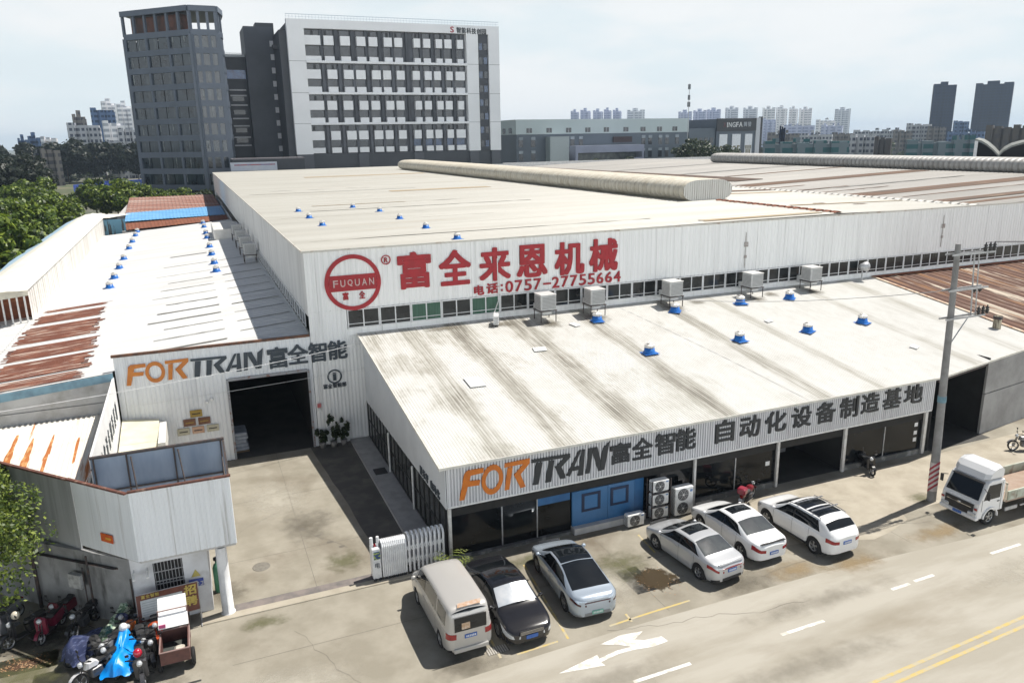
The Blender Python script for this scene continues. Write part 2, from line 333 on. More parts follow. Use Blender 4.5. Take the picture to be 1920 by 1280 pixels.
ar.obj('turn_arrow', paintwhite, rd)
for (a, b) in ((3.04, 5.27), (9.1, 11.08), (14.94, 15.9), (16.21, 17.29), (20.86, 22.72), (26.5, 28.5), (32, 34)):
    yy = -9.88 + (a - 3) * .045 if a > 12 else -9.83
    mark('lane_dash', [(a, yy - .07), (b, yy - .05), (b, yy + .09), (a, yy + .07)])
for o in (0, .34):
    mark('centre_line', [(5, -13.3 - o), (40, -11.5 - o), (40, -11.37 - o), (5, -13.17 - o)], paintyellow)
def bay(a, b, w_=.09):
    d = np.array(b, float) - np.array(a, float); n = np.array((-d[1], d[0])) / np.linalg.norm(d) * w_ / 2; a = np.array(a); b = np.array(b)
    sheetobj('bay_line', [a - n, b - n, b + n, a + n], .004, paintyellow, yard)
for a, b in (((-.42, -5.2), (-.48, -6.95)), ((2.62, -1.8), (2.1, -6.95)), ((3.8, -6.9), (5.7, -6.8)), ((4.72, -6.5), (4.68, -7.0)), ((8.28, -1.6), (8.12, -3.2)), ((5.7, -6.8), (7.4, -6.75)), ((.1, -7.0), (1.7, -6.93))): bay(a, b)
def blob(cx, cy, rx, ry, n=22, j=.25): return [(cx + rx * (1 + random.uniform(-j, j)) * math.cos(2 * math.pi * k / n), cy + ry * (1 + random.uniform(-j, j)) * math.sin(2 * math.pi * k / n)) for k in range(n)]
wet = mat('wet_stain', (.075, .05, .02), .25, c2=(.13, .10, .06), scale=2.5, lo=.45, hi=.6)
stain_or_shade = mat('faint_stain', (.29, .26, .21), .9, c2=(.40, .365, .295), scale=1.2, lo=.35, hi=.6)
rects = lambda cx, cy, rx, ry: [(cx - rx, cy - ry), (cx + rx, cy - ry), (cx + rx, cy + ry), (cx - rx, cy + ry)]
sheetobj('water_stain', rects(7.05, -4.95, 1.25, 1.15), .0042, soft_stain_shade('wet_puddle', (.055, .038, .018), .93, 2.6, .08, .3), yard)
greasy = soft_stain_shade('greasy_stain', (.11, .095, .07), .55, 1.3, .22); bike_shade = soft_stain_shade('ground_shade', (.045, .04, .032), .82, 1.6, .2); faint = soft_stain_shade('faint_grease', (.20, .18, .14), .38, 1.2, .24); ochre = soft_stain_shade('ochre_stain', (.30, .21, .10), .55, 1.6, .2); pale = soft_stain_shade('pale_stain', (.46, .43, .36), .7, 1.5, .2); moss = soft_stain_shade('moss_stain', (.12, .12, .05), .6, 2.0, .2)  # the darkest one paints in the deep shade around the motorbikes
for i, (cx, cy, rx, ry, m_) in enumerate(((6.2, -3.6, 2.2, 2.0, moss), (5.2, -4.6, 1.6, 2.2, pale), (1.0, -3.6, 2.4, 2.6, greasy), (-1.6, -6.9, 2.2, 1.2, greasy), (10, -6.6, 2.8, 1.3, greasy), (12.6, -6.7, 2.2, 1.1, ochre), (15.2, -7.3, 2.4, 1.0, ochre), (20.6, -6.9, 3.2, .9, ochre), (22.6, -4.2, 1.2, .9, moss), (-7.8, -1.5, 1.5, .7, moss), (-4.2, 1.6, 1.3, 1.4, moss), (-6.3, 9, 2.4, 3.4, pale), (-5.2, 5.5, 2.2, 2.6, greasy), (-12.6, -1.6, 2.6, 2.4, bike_shade), (-15.2, .9, 2.6, 2.0, bike_shade), (-12.5, -3.8, 3.4, 2.4, greasy), (-15.5, -1.2, 2.6, 2.2, moss), (-15.6, -.6, 1.0, .5, soft_stain_shade('leaf_stain', (.09, .045, .025), .8, 4, .14)), (-9, 1.0, 1.6, 1.4, greasy), (3.4, -1.6, 3.0, .8, moss), (-7.5, -5.5, 3.5, 1.6, pale), (-4.5, -8.6, 4, 1.1, faint), (2, -9.5, 5, 1.2, faint), (12, -8.8, 6, .9, faint), (9, -11.5, 7, 1.0, faint), (22, -10.5, 6, 1.2, pale), (17.5, -2.6, 1.2, .8, greasy), (15.6, -3.1, .9, .7, greasy))):
    sheetobj('stain_or_shade', rects(cx, cy, rx, ry), (.0014 + .0001 * i) if cy > -7 and cx < 13 else .0062 + .0001 * i, m_, yard)
crackm = mat('crack', (.16, .145, .12), .95)
jt = MB()
for yy in (-3.6, 3.4, 9.2): 
    xs = np.linspace(-9, -2 if yy > 0 else 24, 14)
    for a, b in zip(xs[:-1], xs[1:]): jt.quad((a, yy, .0035), (b, yy, .0035), (b, yy + .018, .0035), (a, yy + .018, .0035))
for xx in (-5.6, 6.3, 18.6): jt.quad((xx, -7 if xx > 0 else -.3, .0035), (xx + .018, -7 if xx > 0 else -.3, .0035), (xx + .018, -1.2 if xx > 0 else 15, .0035), (xx, -1.2 if xx > 0 else 15, .0035))
jt.obj('slab_joint', crackm, yard)
r4 = random.Random(21)
for sx_, sy_, ang, n_, step in ((3.6, -7.1, -.2, 26, .32), (9.5, -6.9, .15, 24, .34), (-6.8, -2.5, -1.2, 14, .3), (17.6, -1.4, -1.0, 9, .22), (17.9, -2.2, -.4, 8, .2), (18.3, -5.0, -.3, 10, .3), (24, -5.6, .05, 20, .4), (14, -6.4, .8, 9, .25), (-8.2, 6, .6, 9, .3)):
    f = MB(); x_, y_ = sx_, sy_; z_c = .0034 if y_ > -6.5 and x_ < 13 else .0088
    for k in range(n_):
        a = ang + r4.uniform(-.38, .38); x2, y2 = x_ + step * math.cos(a), y_ + step * math.sin(a); w_ = r4.uniform(.004, .010); nx_, ny_ = -math.sin(a) * w_, math.cos(a) * w_
        f.quad((x_ - nx_, y_ - ny_, z_c), (x2 - nx_, y2 - ny_, z_c), (x2 + nx_, y2 + ny_, z_c), (x_ + nx_, y_ + ny_, z_c)); x_, y_ = x2, y2
    f.obj('crack', crackm, yard)
ck = MB()
for x, y in ((-5.5, 5.2), (-4.9, 4.3), (-4.5, 3.5), (-4.05, 2.9)):
    ck.add([(a, b, .005) for a, b in blob(x, y, .16, .09, 9, .4)], [tuple(range(9))])
px_, py_ = -5.9, 5.8
for i in range(16):
    nx, ny = px_ + .14 + random.uniform(-.06, .06), py_ - .2 + random.uniform(-.06, .06); ck.quad((px_, py_, .0045), (px_ + .03, py_, .0045), (nx + .03, ny, .0045), (nx, ny, .0045)); px_, py_ = nx, ny
ck.obj('crack', crackm, yard)
ironm = mat('cast_iron', (.20, .185, .155), .7, c2=(.14, .13, .11), scale=8)
yard_shade = mat('shaded_concrete', (.085, .08, .072), .75, c2=(.15, .135, .115), scale=.9, detail=9, lo=.45, hi=.7)
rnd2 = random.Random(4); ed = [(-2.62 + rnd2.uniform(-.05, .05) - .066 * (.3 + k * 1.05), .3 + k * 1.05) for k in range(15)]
sheetobj('shade_strip', [(-1.33, .3)] + [(-1.33, 15.0)] + ed[::-1], .0062, yard_shade, yard)  # painted shade: deepens the showroom roof's shadow, edge follows the shadow line
mh = tag(MB().lathe([(0, .008), (.30, .008), (.32, .006), (.36, .006), (.36, 0)], (-7.5, 2.6, 0), 28).obj('manhole_cover', ironm), 'round grey manhole cover set in the yard concrete', 'manhole cover')
gr = thing('drain_grate', 'small slotted drain grate in the concrete beside the beige van', 'drain grate', (-.45, -6.5, 0))
fr_ = MB(); 
for k in range(9): fr_.box(-.80 + k * .085, -6.68, .002, -.75 + k * .085, -6.30, .014)
fr_.obj('grate_bars', mat('pale_iron', (.42, .40, .36), .7), gr); MB().box(-.84, -6.7, .001, -.02, -6.28, .006).obj('pit', crackm, gr)
# gate track and kerb across the yard entrance
tr = MB().box(-8.7, -.36, 0, -.25, .14, .008).obj('gate_track', mat('track_dark', (.21, .18, .165), .85, c2=(.13, .12, .115), scale=2)); tag(tr, kind='structure')
kb = MB().bbox(-9.9, -.78, -.02, -.25, -.38, .05, .02).obj('kerb', pavemat); tag(kb, kind='structure')
# ------------------------------------------------------------------ large warehouse
WH = thing('warehouse', 'big warehouse with white ribbed front, cream roof and long row of windows', 'warehouse', (-3.1, 15.1, 0))
f = MB()
f.corr((-3.1, 15.1), (90, 15.1), (0, -1, 0), 7.95, 11.36, .30, .03)
f.corr((-3.1, 15.1), (-.97, 15.1), (0, -1, 0), 0.0, 7.95, .21, .03); f.corr((-.97, 15.1), (.3, 15.1), (0, -1, 0), 0.0, 6.4, .21, .03)
f.box(-.97, 15.09, 6.4, 90, 15.16, 6.80)
f.obj('front_wall', whitewall, WH)
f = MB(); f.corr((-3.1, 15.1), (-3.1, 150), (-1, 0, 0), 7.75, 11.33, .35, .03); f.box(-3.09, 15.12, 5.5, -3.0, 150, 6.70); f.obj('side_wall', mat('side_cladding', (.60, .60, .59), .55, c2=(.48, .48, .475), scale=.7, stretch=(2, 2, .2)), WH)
f = MB(); f.box(-3.1, 149.8, 0, 120, 150, 11.3); f.box(119.8, 15.2, 0, 120, 149.7, 11.3); f.obj('back_wall', whitewall, WH)
def roofz(x): return np.interp(x, [-3.1, 35.4, 50.2, 84, 120], [11.36, 11.50, 11.30, 12.40, 11.3])
f = MB()
xs = [-3.14, 35.4, 50.2]
for a, b in zip(xs[:-1], xs[1:]): f.sheet((a, 15.05, roofz(a)), (a, 150, roofz(a)), (b, 150, roofz(b)), (b, 15.05, roofz(b)), .6, .035)
f.obj('roof', roofcream, WH)
f = MB()
for a, b in ((50.2, 84), (84, 120)): f.sheet((a, 15.05, roofz(a)), (a, 122, roofz(a)), (b, 122, roofz(b)), (b, 15.05, roofz(b)), .6, .035)
f.obj('grey_roof', roofgrey, WH)
f = MB(); f.box(52, 122, 0, 120, 122.3, 12.4); f.obj('parapet', mat('pale_parapet', (.7, .7, .69), .6), WH)
f = MB(); f.box(-3.2, 15.0, 11.33, 90, 15.06, 11.43); f.box(-3.2, 15.06, 11.30, -3.13, 150, 11.41); f.obj('eave_trim', mat('eave_trim', (.55, .53, .48), .5, c2=(.3, .2, .14), scale=1.5, lo=.55, hi=.7), WH)
# rust streaks and strips lying on the roof
def strip(x0, x1, y, wd, m, name='rusted_panel', z=.055, y1=None):
    y1 = y if y1 is None else y1; k = 12; V = []
    for i in range(k + 1):
        x = x0 + (x1 - x0) * i / k; yy = y + (y1 - y) * i / k
        V += [(x, yy - wd / 2 + random.uniform(-.06, .06), roofz(x) + z), (x, yy + wd / 2 + random.uniform(-.06, .06), roofz(x) + z)]
    return MB().add(V, [(2 * i, 2 * i + 2, 2 * i + 3, 2 * i + 1) for i in range(k)]).obj(name, m, WH)
ruststrip = mat('rust_strip', (.15, .08, .045), .85, c2=(.085, .065, .05), scale=.8, stretch=(.2, 2, 1), c3=(.4, .3, .2), scale3=1, stretch3=(.15, 2, 1), lo3=.6, hi3=.75)
orangeish = mat('ochre_strip', (.33, .22, .11), .8, c2=(.40, .35, .26), scale=1, stretch=(.2, 3, 1), lo=.4, hi=.6)
for x0, x1, y, wd, m in ((51, 80, 46, 3.0, ruststrip), (50.8, 80, 28.5, 2.9, ruststrip), (50.8, 76, 19.6, 1.5, ruststrip), (50.8, 76, 17.2, 1.0, ruststrip), (60, 81, 60, 1.1, ruststrip), (52, 70, 24.2, .35, ruststrip), (51, 58, 36.5, .5, ruststrip), (55, 75, 36, .5, seammat), (51, 60, 33, .35, ruststrip), (51, 56, 41, .5, ruststrip), (53, 82, 70, 1.2, seammat), (53, 82, 88, 1.4, seammat),
                         (10, 31, 108, 3.0, orangeish), (13.5, 26, 62.5, 2.0, orangeish), (24, 34.5, 16.2, .9, orangeish), (2, 11, 46, .35, orangeish), (36.6, 50, 39.5, 1.6, ruststrip), (37, 49.6, 36.0, 1.0, orangeish), (37, 49.5, 22, .5, orangeish), (40, 41.2, 22.6, .5, ruststrip), (42.5, 43.7, 20.6, .5, ruststrip)):
    strip(x0, x1, y, wd, m)
lightseam = mat('pale_seam', (.52, .50, .44), .5)
for k in range(12): strip(-2 + (k % 3) * 3, 22 - (k % 4) * 4, 19.5 + k * 5.3, .16, lightseam, 'roof_seam', .045)
# ridge caps: saw-toothed flashing
def ridgecap(x, y0, y1, m, wd=.35):
    f = MB(); k = int((y1 - y0) / .8)
    for i in range(k):
        y = y0 + (y1 - y0) * i / k; f.add([(x - wd, y, roofz(x) + .04), (x, y, roofz(x) + .16), (x, y + .55, roofz(x) + .16), (x - wd, y + .55, roofz(x) + .04), (x + wd, y, roofz(x) + .04), (x + wd, y + .55, roofz(x) + .04)], [(0, 1, 2, 3), (1, 4, 5, 2)])
    f.box(x - .12, y0, roofz(x) + .045, x + .12, y1, roofz(x) + .12)
    return f.obj('ridge_cap', m, WH)
ridgecap(35.4, 15.2, 29.6, rustmat); ridgecap(50.2, 15.4, 52, mat('valley_flashing', (.72, .70, .66), .6))
MB().slab([(55.0, 52, roofz(55.0) + .05), (59.4, 52, roofz(59.4) + .05), (56.4, 121, roofz(56.4) + .05), (52.6, 121, roofz(52.6) + .05)], (0, 0, .05)).obj('rusted_panel', mat('dark_valley', (.075, .05, .038), .85, c2=(.13, .08, .05), scale=.6), WH)
# windows of the long strip
def window(par, x0, x1, z0, z1, y, panes, m, axis='x', fw=.07, d=.06):
    def bx(mb, a, b, c, e, p0, p1):
        if axis == 'x': mb.box(a, y + p0, c, b, y + p1, e)
        else: mb.box(y + p0, a, c, y + p1, b, e)
    fr = MB(); bx(fr, x0, x1, z0, z0 + fw, -d, 0); bx(fr, x0, x1, z1 - fw, z1, -d, 0); st = (x1 - x0) / panes
    for k in range(panes + 1):
        c = x0 + k * st; wd = fw * (.9 if k in (0, panes) else .45); bx(fr, max(x0, c - wd), min(x1, c + wd), z0 + fw, z1 - fw, -d, 0)
    bx(fr, x0 + fw, x1 - fw, z0 + .24, z0 + .275, -d * .7, -.005)
    w_ = fr.obj('window', framewhite, par); pn = MB(); bx(pn, x0 + .02, x1 - .02, z0 + .02, z1 - .02, -d * .5, .03); pn.obj('pane', m, w_); return w_
x = -.95; k = 0
while x < 62:
    wd = 1.86; window(WH, x, x + wd, 6.82, 7.94, 15.09, 2, glassgreen if k in (2, 4) else glassstrip); x += wd + .02; k += 1
y = 16.4
for k in range(22):
    window(WH, y, y + 2.2, 6.72, 7.74, -3.10, 2, glassside, 'y'); y += 2.3
# gutter pipe and marks of removed lamps
rmk = mat('wall_rust_mark', (.42, .40, .38), .8, c2=(.25, .2, .17), scale=5)
for px in (1398, 1768):
    q = aty(px, 460 if px < 1500 else 425, 15.04); f = MB(); f.box(q[0] - .02, 15.02, q[2] - 1.6, q[0] + .02, 15.05, q[2] + .9)
    f.box(q[0] - .12, 15.0, q[2] - .1, q[0] + .2, 15.05, q[2] + .22); f.box(q[0] - .08, 15.0, q[2] - .9, q[0] + .12, 15.05, q[2] - .7); f.obj('wall_bracket', rmk, WH)
# red sign on the front wall
SG = thing('painted_sign', 'red company sign with a circle emblem, six big characters and a phone number', 'sign', (7.5, 15.06, 8))
X1, U1 = (1, 0, 0), (0, 0, 1); Yw = 15.064
for ch, a, b, z0, z1 in (('富', 2.12, 4.14, 8.79, 10.99), ('全', 4.6, 6.62, 8.77, 10.93), ('来', 7.13, 9.2, 8.8, 10.89), ('恩', 9.58, 11.69, 8.83, 10.9), ('机', 12.17, 14.28, 8.77, 10.9), ('械', 14.63, 16.72, 8.79, 10.95), ('电', 6.76, 7.42, 8.04, 8.66), ('话', 7.56, 8.4, 8.06, 8.72)):
    put(MB(), ch, (a, Yw, z0), X1, U1, b - a, z1 - z0, .05, .045).obj('character', redpaint, SG)
d = MB(); d.box(8.52, Yw - .05, 8.16, 8.64, Yw, 8.28); d.box(8.52, Yw - .05, 8.46, 8.64, Yw, 8.58); d.obj('colon', redpaint, SG)
xs = np.linspace(8.82, 16.45, 13)
for i, ch in enumerate('0757-27755664'):
    if ch == '-': MB().box(11.38, Yw - .05, 8.30, 11.92, Yw, 8.41).obj('hyphen', redpaint, SG)
    else: put(MB(), ch, (xs[i], Yw, 8.03), X1, U1, .5, .72, .05, .03).obj('digit', redpaint, SG)
em = MB(); ring(em, (-.49, Yw, 9.47), X1, U1, 1.36, 1.60, .05, 64); e_ = em.obj('emblem', redpaint, SG)
b_ = MB(); zc = 9.47; 
def chord(z): return math.sqrt(1.362 ** 2 - (z - zc) ** 2)
b_.slab([(-.49 - chord(9.02), Yw, 9.02), (-.49 + chord(9.02), Yw, 9.02), (-.49 + 1.36, Yw, 9.47), (-.49 + chord(9.92), Yw, 9.92), (-.49 - chord(9.92), Yw, 9.92), (-.49 - 1.36, Yw, 9.47)], (0, -.05, 0)); b_.obj('band', redpaint, e_)
lt = MB(); xs = np.linspace(-1.62, .42, 6)
for a, ch in zip(xs, 'FUQUAN'): put(lt, ch, (a, Yw - .05, 9.27), X1, U1, .28, .40, .02, .02)
lt.obj('lettering', mat('worn_white', (.6, .45, .43), .6), e_)
lt = MB(); put(lt, '富', (-1.13, Yw, 8.5), X1, U1, .34, .45, .03, .04); put(lt, '全', (-.2, Yw, 8.5), X1, U1, .36, .45, .03, .04); lt.obj('lettering', redpaint, e_)
rm = MB(); ring(rm, (1.47, Yw, 10.62), X1, U1, .22, .28, .04, 24); put(rm, 'R', (1.36, Yw, 10.46), X1, U1, .22, .3, .04, .03); rm.obj('registered_mark', redpaint, SG)
# ------------------------------------------------------------------ showroom in front
SH = thing('showroom', 'low showroom with long white roof, ribbed fascia and dark glass front', 'showroom', (0, 0, 0))
def rz(y): return 4.40 + (y + .25) * .1362
def showroof():
    """white sheet, dirt in streaks down the slope: old skylight rows, blotches, cleaner to the right"""
    m, t, b = nodes_of('showroom_roof'); l = t.links.new; b.inputs['Roughness'].default_value = .5
    co = t.nodes.new('ShaderNodeTexCoord'); sp = t.nodes.new('ShaderNodeSeparateXYZ'); l(co.outputs['Object'], sp.inputs['Vector'])
    def M(op, a, v, c=None):
        n = t.nodes.new('ShaderNodeMath'); n.operation = op; n.use_clamp = False
        for i, q in enumerate((a, v, c)):
            if q is None: continue
            if isinstance(q, (int, float)): n.inputs[i].default_value = q
            else: l(q, n.inputs[i])
        return n.outputs[0]
    def N(sc, st, de, ro=.6):
        p = t.nodes.new('ShaderNodeMapping'); p.inputs['Scale'].default_value = st; n = t.nodes.new('ShaderNodeTexNoise'); n.inputs['Scale'].default_value = sc; n.inputs['Detail'].default_value = de; n.inputs['Roughness'].default_value = ro
        l(co.outputs['Object'], p.inputs['Vector']); l(p.outputs['Vector'], n.inputs['Vector']); return n.outputs['Fac']
    def R(a, lo, hi, t0=0.0, t1=1.0):
        n = t.nodes.new('ShaderNodeMapRange'); n.interpolation_type = 'SMOOTHSTEP'; n.inputs['From Min'].default_value = lo; n.inputs['From Max'].default_value = hi; n.inputs['To Min'].default_value = t0; n.inputs['To Max'].default_value = t1; l(a, n.inputs['Value']); return n.outputs['Result']
    X = sp.outputs['X']; Y = sp.outputs['Y']; Xw = M('ADD', X, M('MULTIPLY', M('SUBTRACT', N(.6, (1, 1, 1), 3), .5), .5))
    fine = R(N(1.0, (9, .22, 1), 4), .36, .60); blot = R(N(.30, (1.2, .8, 1), 8, .7), .44, .66); left = R(X, 24, 0, .25, 1.0); back = R(Y, 9, 15, 0, .35)
    bands = None
    for xc, wd, am in ((2.4, .75, .55), (5.4, .95, .95), (9.1, 1.1, 1.0), (13.8, .9, .95), (19.8, .75, .9), (23.6, .6, .45), (31.5, .7, .4), (36, .8, .4)):
        g_ = R(M('ABSOLUTE', M('SUBTRACT', Xw, xc), 0), wd, wd * .25, 0, am); bands = g_ if bands is None else M('MAXIMUM', bands, g_)
    patch = M('MULTIPLY', bands, R(N(.35, (.8, .45, 1), 5), .30, .58, .45, 1.0))
    dirt = M('ADD', M('MULTIPLY', patch, M('ADD', M('MULTIPLY', fine, .62), .25)), M('MULTIPLY', M('MULTIPLY', M('ADD', blot, back), left), M('ADD', M('MULTIPLY', fine, .38), .16)))
    mo = R(N(2.2, (1, .5, 1), 5), .40, .66)
    ramp = t.nodes.new('ShaderNodeValToRGB'); e = ramp.color_ramp.elements; e[0].color = (.585, .58, .555, 1); e[1].color = (.20, .185, .155, 1); k = e.new(.42); k.color = (.385, .37, .325, 1)
    l(M('ADD', dirt, M('MULTIPLY', mo, .07)), ramp.inputs['Fac']); l(ramp.outputs['Color'], b.inputs['Base Color']); return m
f = MB(); f.sheet((-.48, -.52, rz(-.52)), (27.8, -.52, rz(-.52)), (27.8, 15.07, rz(15.07)), (-.48, 15.07, rz(15.07)), .14, .012)
f.sheet((27.8, -.52, rz(-.52)), (39.2, 1.35, rz(1.35)), (39.2, 15.07, rz(15.07)), (27.8, 15.07, rz(15.07)), .14, .012); f.obj('roof', showroof(), SH)
f = MB(); f.slab([(-.5, -.55, rz(-.55) - .09), (-.44, -.55, rz(-.55) - .09), (-.44, 15.05, rz(15.05) - .09), (-.5, 15.05, rz(15.05) - .09)], (0, 0, .13)); f.slab([(-.44, -.55, rz(-.5) - .08), (27.8, -.55, rz(-.5) - .08), (27.8, -.5, rz(-.5) - .08), (-.44, -.5, rz(-.5) - .08)], (0, 0, .11)); f.slab([(27.8, -.55, rz(-.5) - .08), (39.2, 1.32, rz(1.35) - .08), (39.2, 1.38, rz(1.35) - .08), (27.8, -.5, rz(-.5) - .08)], (0, 0, .11)); f.obj('eave_trim', mat('eave_white', (.68, .66, .6), .5), SH)
drip = soft_stain_shade('roof_drip', (.16, .14, .105), .7, 2.0, .2)
for x, y, rx, ry in ((10.9, 13.2, 1.3, 1.2), (14.3, 13.2, 1.3, 1.2), (20.1, 13.2, 1.4, 1.2), (26.7, 13.3, 1.2, 1.1), (31.9, 13.4, 1.1, 1.0), (22.2, 13.9, 1.0, .8), (28.4, 13.8, .9, .8), (4.5, 14.3, 2.2, .7), (8, 13.9, 1.4, .8)):
    MB().add([(a, b, rz(b) + .022 + .0008 * x) for a, b in rects(x, y, rx, ry)], [(0, 1, 2, 3)]).obj('stain_or_shade', drip, SH)
f = MB(); f.corr((-.13, -.25), (27.62, -.25), (0, -1, 0), 2.50, 4.34, .135, .075, .46, .04); f.obj('fascia', fascmat, SH)
f = MB(); f.box(-.13, -.30, 2.42, 27.62, -.2, 2.5); f.obj('fascia_trim', whitesteel, SH)
f = MB(); f.box(-.1, -.18, 1.98, 27.6, -.1, 2.42); f.obj('header', mat('header_grey', (.03, .029, .028), .7, spec=.2), SH)
f = MB(); V = [(-.15, -.24, 2.38), (-.15, 15.05, 2.30), (-.15, 15.05, rz(15.05) - .03), (-.15, -.24, rz(-.24) - .03)]
f.slab(V, (-.03, 0, 0)); f.obj('side_wall', mat('side_white', (.64, .66, .68), .45, c2=(.56, .58, .6), scale=.5), SH)
f = MB(); f.box(-1.32, -.2, 0, -.2, 15.0, .14); f.obj('step', mat('step_concrete', (.42, .41, .40), .85, c2=(.33, .32, .31), scale=2), SH)
for k in range(19):
    y0 = .05 + k * .785; f = MB(); f.box(-.16, y0, .18, -.09, y0 + .75, 2.34); p_ = f.obj('side_pane', glassside, SH)
f = MB()
for k in range(20): 
    y0 = .0 + k * .785; f.box(-.2, y0 - .03, .14, -.08, y0 + .04, 2.38)
f.box(-.19, .05, .14, -.08, 14.9, .18); f.box(-.19, .05, 1.2, -.1, 14.9, 1.25); f.obj('side_mullions', blackframe, SH)
for y0 in (4.75, 9.45): MB().tube((-.27, y0, .14), (-.27, y0, 2.34), .05, 8).obj('side_post', whitesteel, SH)
for x, r in ((-.06, .07), (12.15, .06), (17.12, .07), (21.5, .09), (27.25, .10)):
    MB().bbox(x - r, -.34, 0, x + r, -.2, 2.44, .015).obj('front_post', mat('post_grey', (.62, .61, .59), .5, c2=(.5, .48, .45), scale=4), SH)
for a, b in ((.05, 2.3), (2.36, 3.95), (4.02, 5.6), (9.4, 12.08), (12.22, 14.6), (14.66, 17.04), (21.6, 24.4), (24.46, 27.14)):
    MB().box(a, -.14, .14 if a < 9 else .30, b, -.08, 1.98).obj('front_pane', glassdark, SH)
for bx_ in ((.05, -.3, 0, 5.62, -.04, .12), (9.4, -.24, 0, 17.04, -.05, .28), (21.6, -.24, 0, 27.14, -.05, .28)): MB().box(*bx_).obj('sill', mat('sill_dark', (.12, .12, .115), .8, c2=(.3, .3, .28), scale=2, lo=.5, hi=.65), SH)
f = MB(); f.box(5.66, -.5, 0, 9.36, -.1, .30); f.obj('plinth', plasterdirty, SH)
f = MB()
for x in (2.33, 14.63, 24.43): f.box(x - .025, -.17, .14, x + .025, -.1, 1.98)
f.box(3.96, -.19, .14, 4.0, -.12, 1.98); f.obj('mullion', greysteel, SH)
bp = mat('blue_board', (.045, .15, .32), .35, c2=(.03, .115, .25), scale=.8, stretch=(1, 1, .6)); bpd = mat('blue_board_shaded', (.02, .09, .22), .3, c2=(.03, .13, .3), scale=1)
for a, b, wd in ((5.68, 7.48, (6.15, 7.1)), (7.50, 8.88, (7.62, 8.56))):
    dr = MB().box(a, -.22, .30, b, -.12, 1.97).obj('blue_panel', bp, SH)
    q = MB(); x0, x1 = wd; q.box(x0, -.25, .92, x1, -.221, 1.02); q.box(x0, -.25, 1.68, x1, -.221, 1.80); q.box(x0, -.25, 1.02, x0 + .13, -.221, 1.68); q.box(x1 - .13, -.25, 1.02, x1, -.221, 1.68); q.obj('window_frame', mat('navy_frame', (.008, .02, .06), .5), dr)
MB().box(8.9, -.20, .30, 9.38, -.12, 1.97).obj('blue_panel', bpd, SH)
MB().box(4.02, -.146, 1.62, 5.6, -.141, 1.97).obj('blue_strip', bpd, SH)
# room behind the open bay and closing walls
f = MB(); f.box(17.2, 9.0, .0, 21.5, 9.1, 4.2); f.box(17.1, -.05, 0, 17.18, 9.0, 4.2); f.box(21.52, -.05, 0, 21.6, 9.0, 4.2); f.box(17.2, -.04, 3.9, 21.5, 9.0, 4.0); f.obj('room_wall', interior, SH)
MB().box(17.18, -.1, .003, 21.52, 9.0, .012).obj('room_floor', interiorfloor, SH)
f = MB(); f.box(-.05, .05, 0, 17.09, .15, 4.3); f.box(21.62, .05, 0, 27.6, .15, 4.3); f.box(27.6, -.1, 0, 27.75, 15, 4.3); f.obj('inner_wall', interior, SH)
for z in (.75, 1.15, 1.62): MB().box(26.62, -.152, z, 26.86, -.142, z + .22).obj('paper_notice', framewhite, SH)
MB().box(16.5, -.152, 1.2, 16.75, -.142, 1.42).obj('paper_notice', framewhite, SH)
MC = thing('machine', 'grey workshop machine with pale covers standing inside the open showroom bay', 'machine', (19.9, 3.6, 0)); mcm = mat('machine_grey', (.30, .31, .31), .5, c2=(.2, .2, .21), scale=2)
MB().bbox(19.2, 3.0, 0, 20.7, 4.3, .95, .04).obj('base', mcm, MC); MB().bbox(19.35, 3.3, .96, 20.5, 4.25, 1.55, .05).obj('cover', mat('machine_cover', (.5, .5, .48), .5), MC); MB().bbox(18.5, 3.2, .78, 19.18, 4.0, .86, .01).obj('side_table', mcm, MC)
f = MB()
for a, b in ((18.55, 3.25), (18.55, 3.9)): f.tube((a, b, .01), (a, b, .78), .03, 6)
f.obj('table_legs', mcm, MC)
mt = tag(MB().bbox(-1.08, 9.3, .14, -.42, 10.1, .165, .008).obj('door_mat', blackframe), 'black door mat on the step along the showroom side glazing', 'door mat')
# the long sign on the fascia
FS = thing('fascia_sign', 'orange and black company sign with fifteen characters along the showroom fascia', 'sign', (13, -.29, 3))
Yf = -.288
logo_letters(FS, (.38, Yf, 2.72), 7.0, 1.42, .07, orange, charcoal, .012)
for ch, a, b, z0, z1 in (('富', 7.5, 8.58, 2.98, 3.98), ('全', 8.63, 9.73, 2.98, 4.02), ('智', 9.84, 10.94, 2.98, 4.07), ('能', 10.98, 12.1, 3.0, 4.1), ('自', 13.2, 14.3, 3.0, 4.16), ('动', 14.61, 15.83, 3.0, 4.13), ('化', 16.11, 17.45, 3.0, 4.13), ('设', 17.76, 19.04, 3.0, 4.1), ('备', 19.3, 20.62, 2.98, 4.12), ('制', 20.89, 22.15, 3.0, 4.14), ('造', 22.32, 23.6, 3.06, 4.16), ('基', 23.85, 25.15, 3.06, 4.2), ('地', 25.35, 26.71, 3.1, 4.2)):
    put(MB(), ch, (a, Yf, z0), X1, U1, b - a, z1 - z0, .06, .035).obj('character', charcoal, FS)
SS = thing('side_sign', 'two short groups of dark blue characters low on the showroom side wall', 'sign', (-.19, 2, 2.6))
for i, ch in enumerate('展示厅自动化'):
    y0 = 3.2 - i * .48 - (.25 if i > 2 else 0); put(MB(), ch, (-.181, y0 + .4, 2.45), (0, -1, 0), U1, .4, .42, .02, .035).obj('character', slateletters, SS)
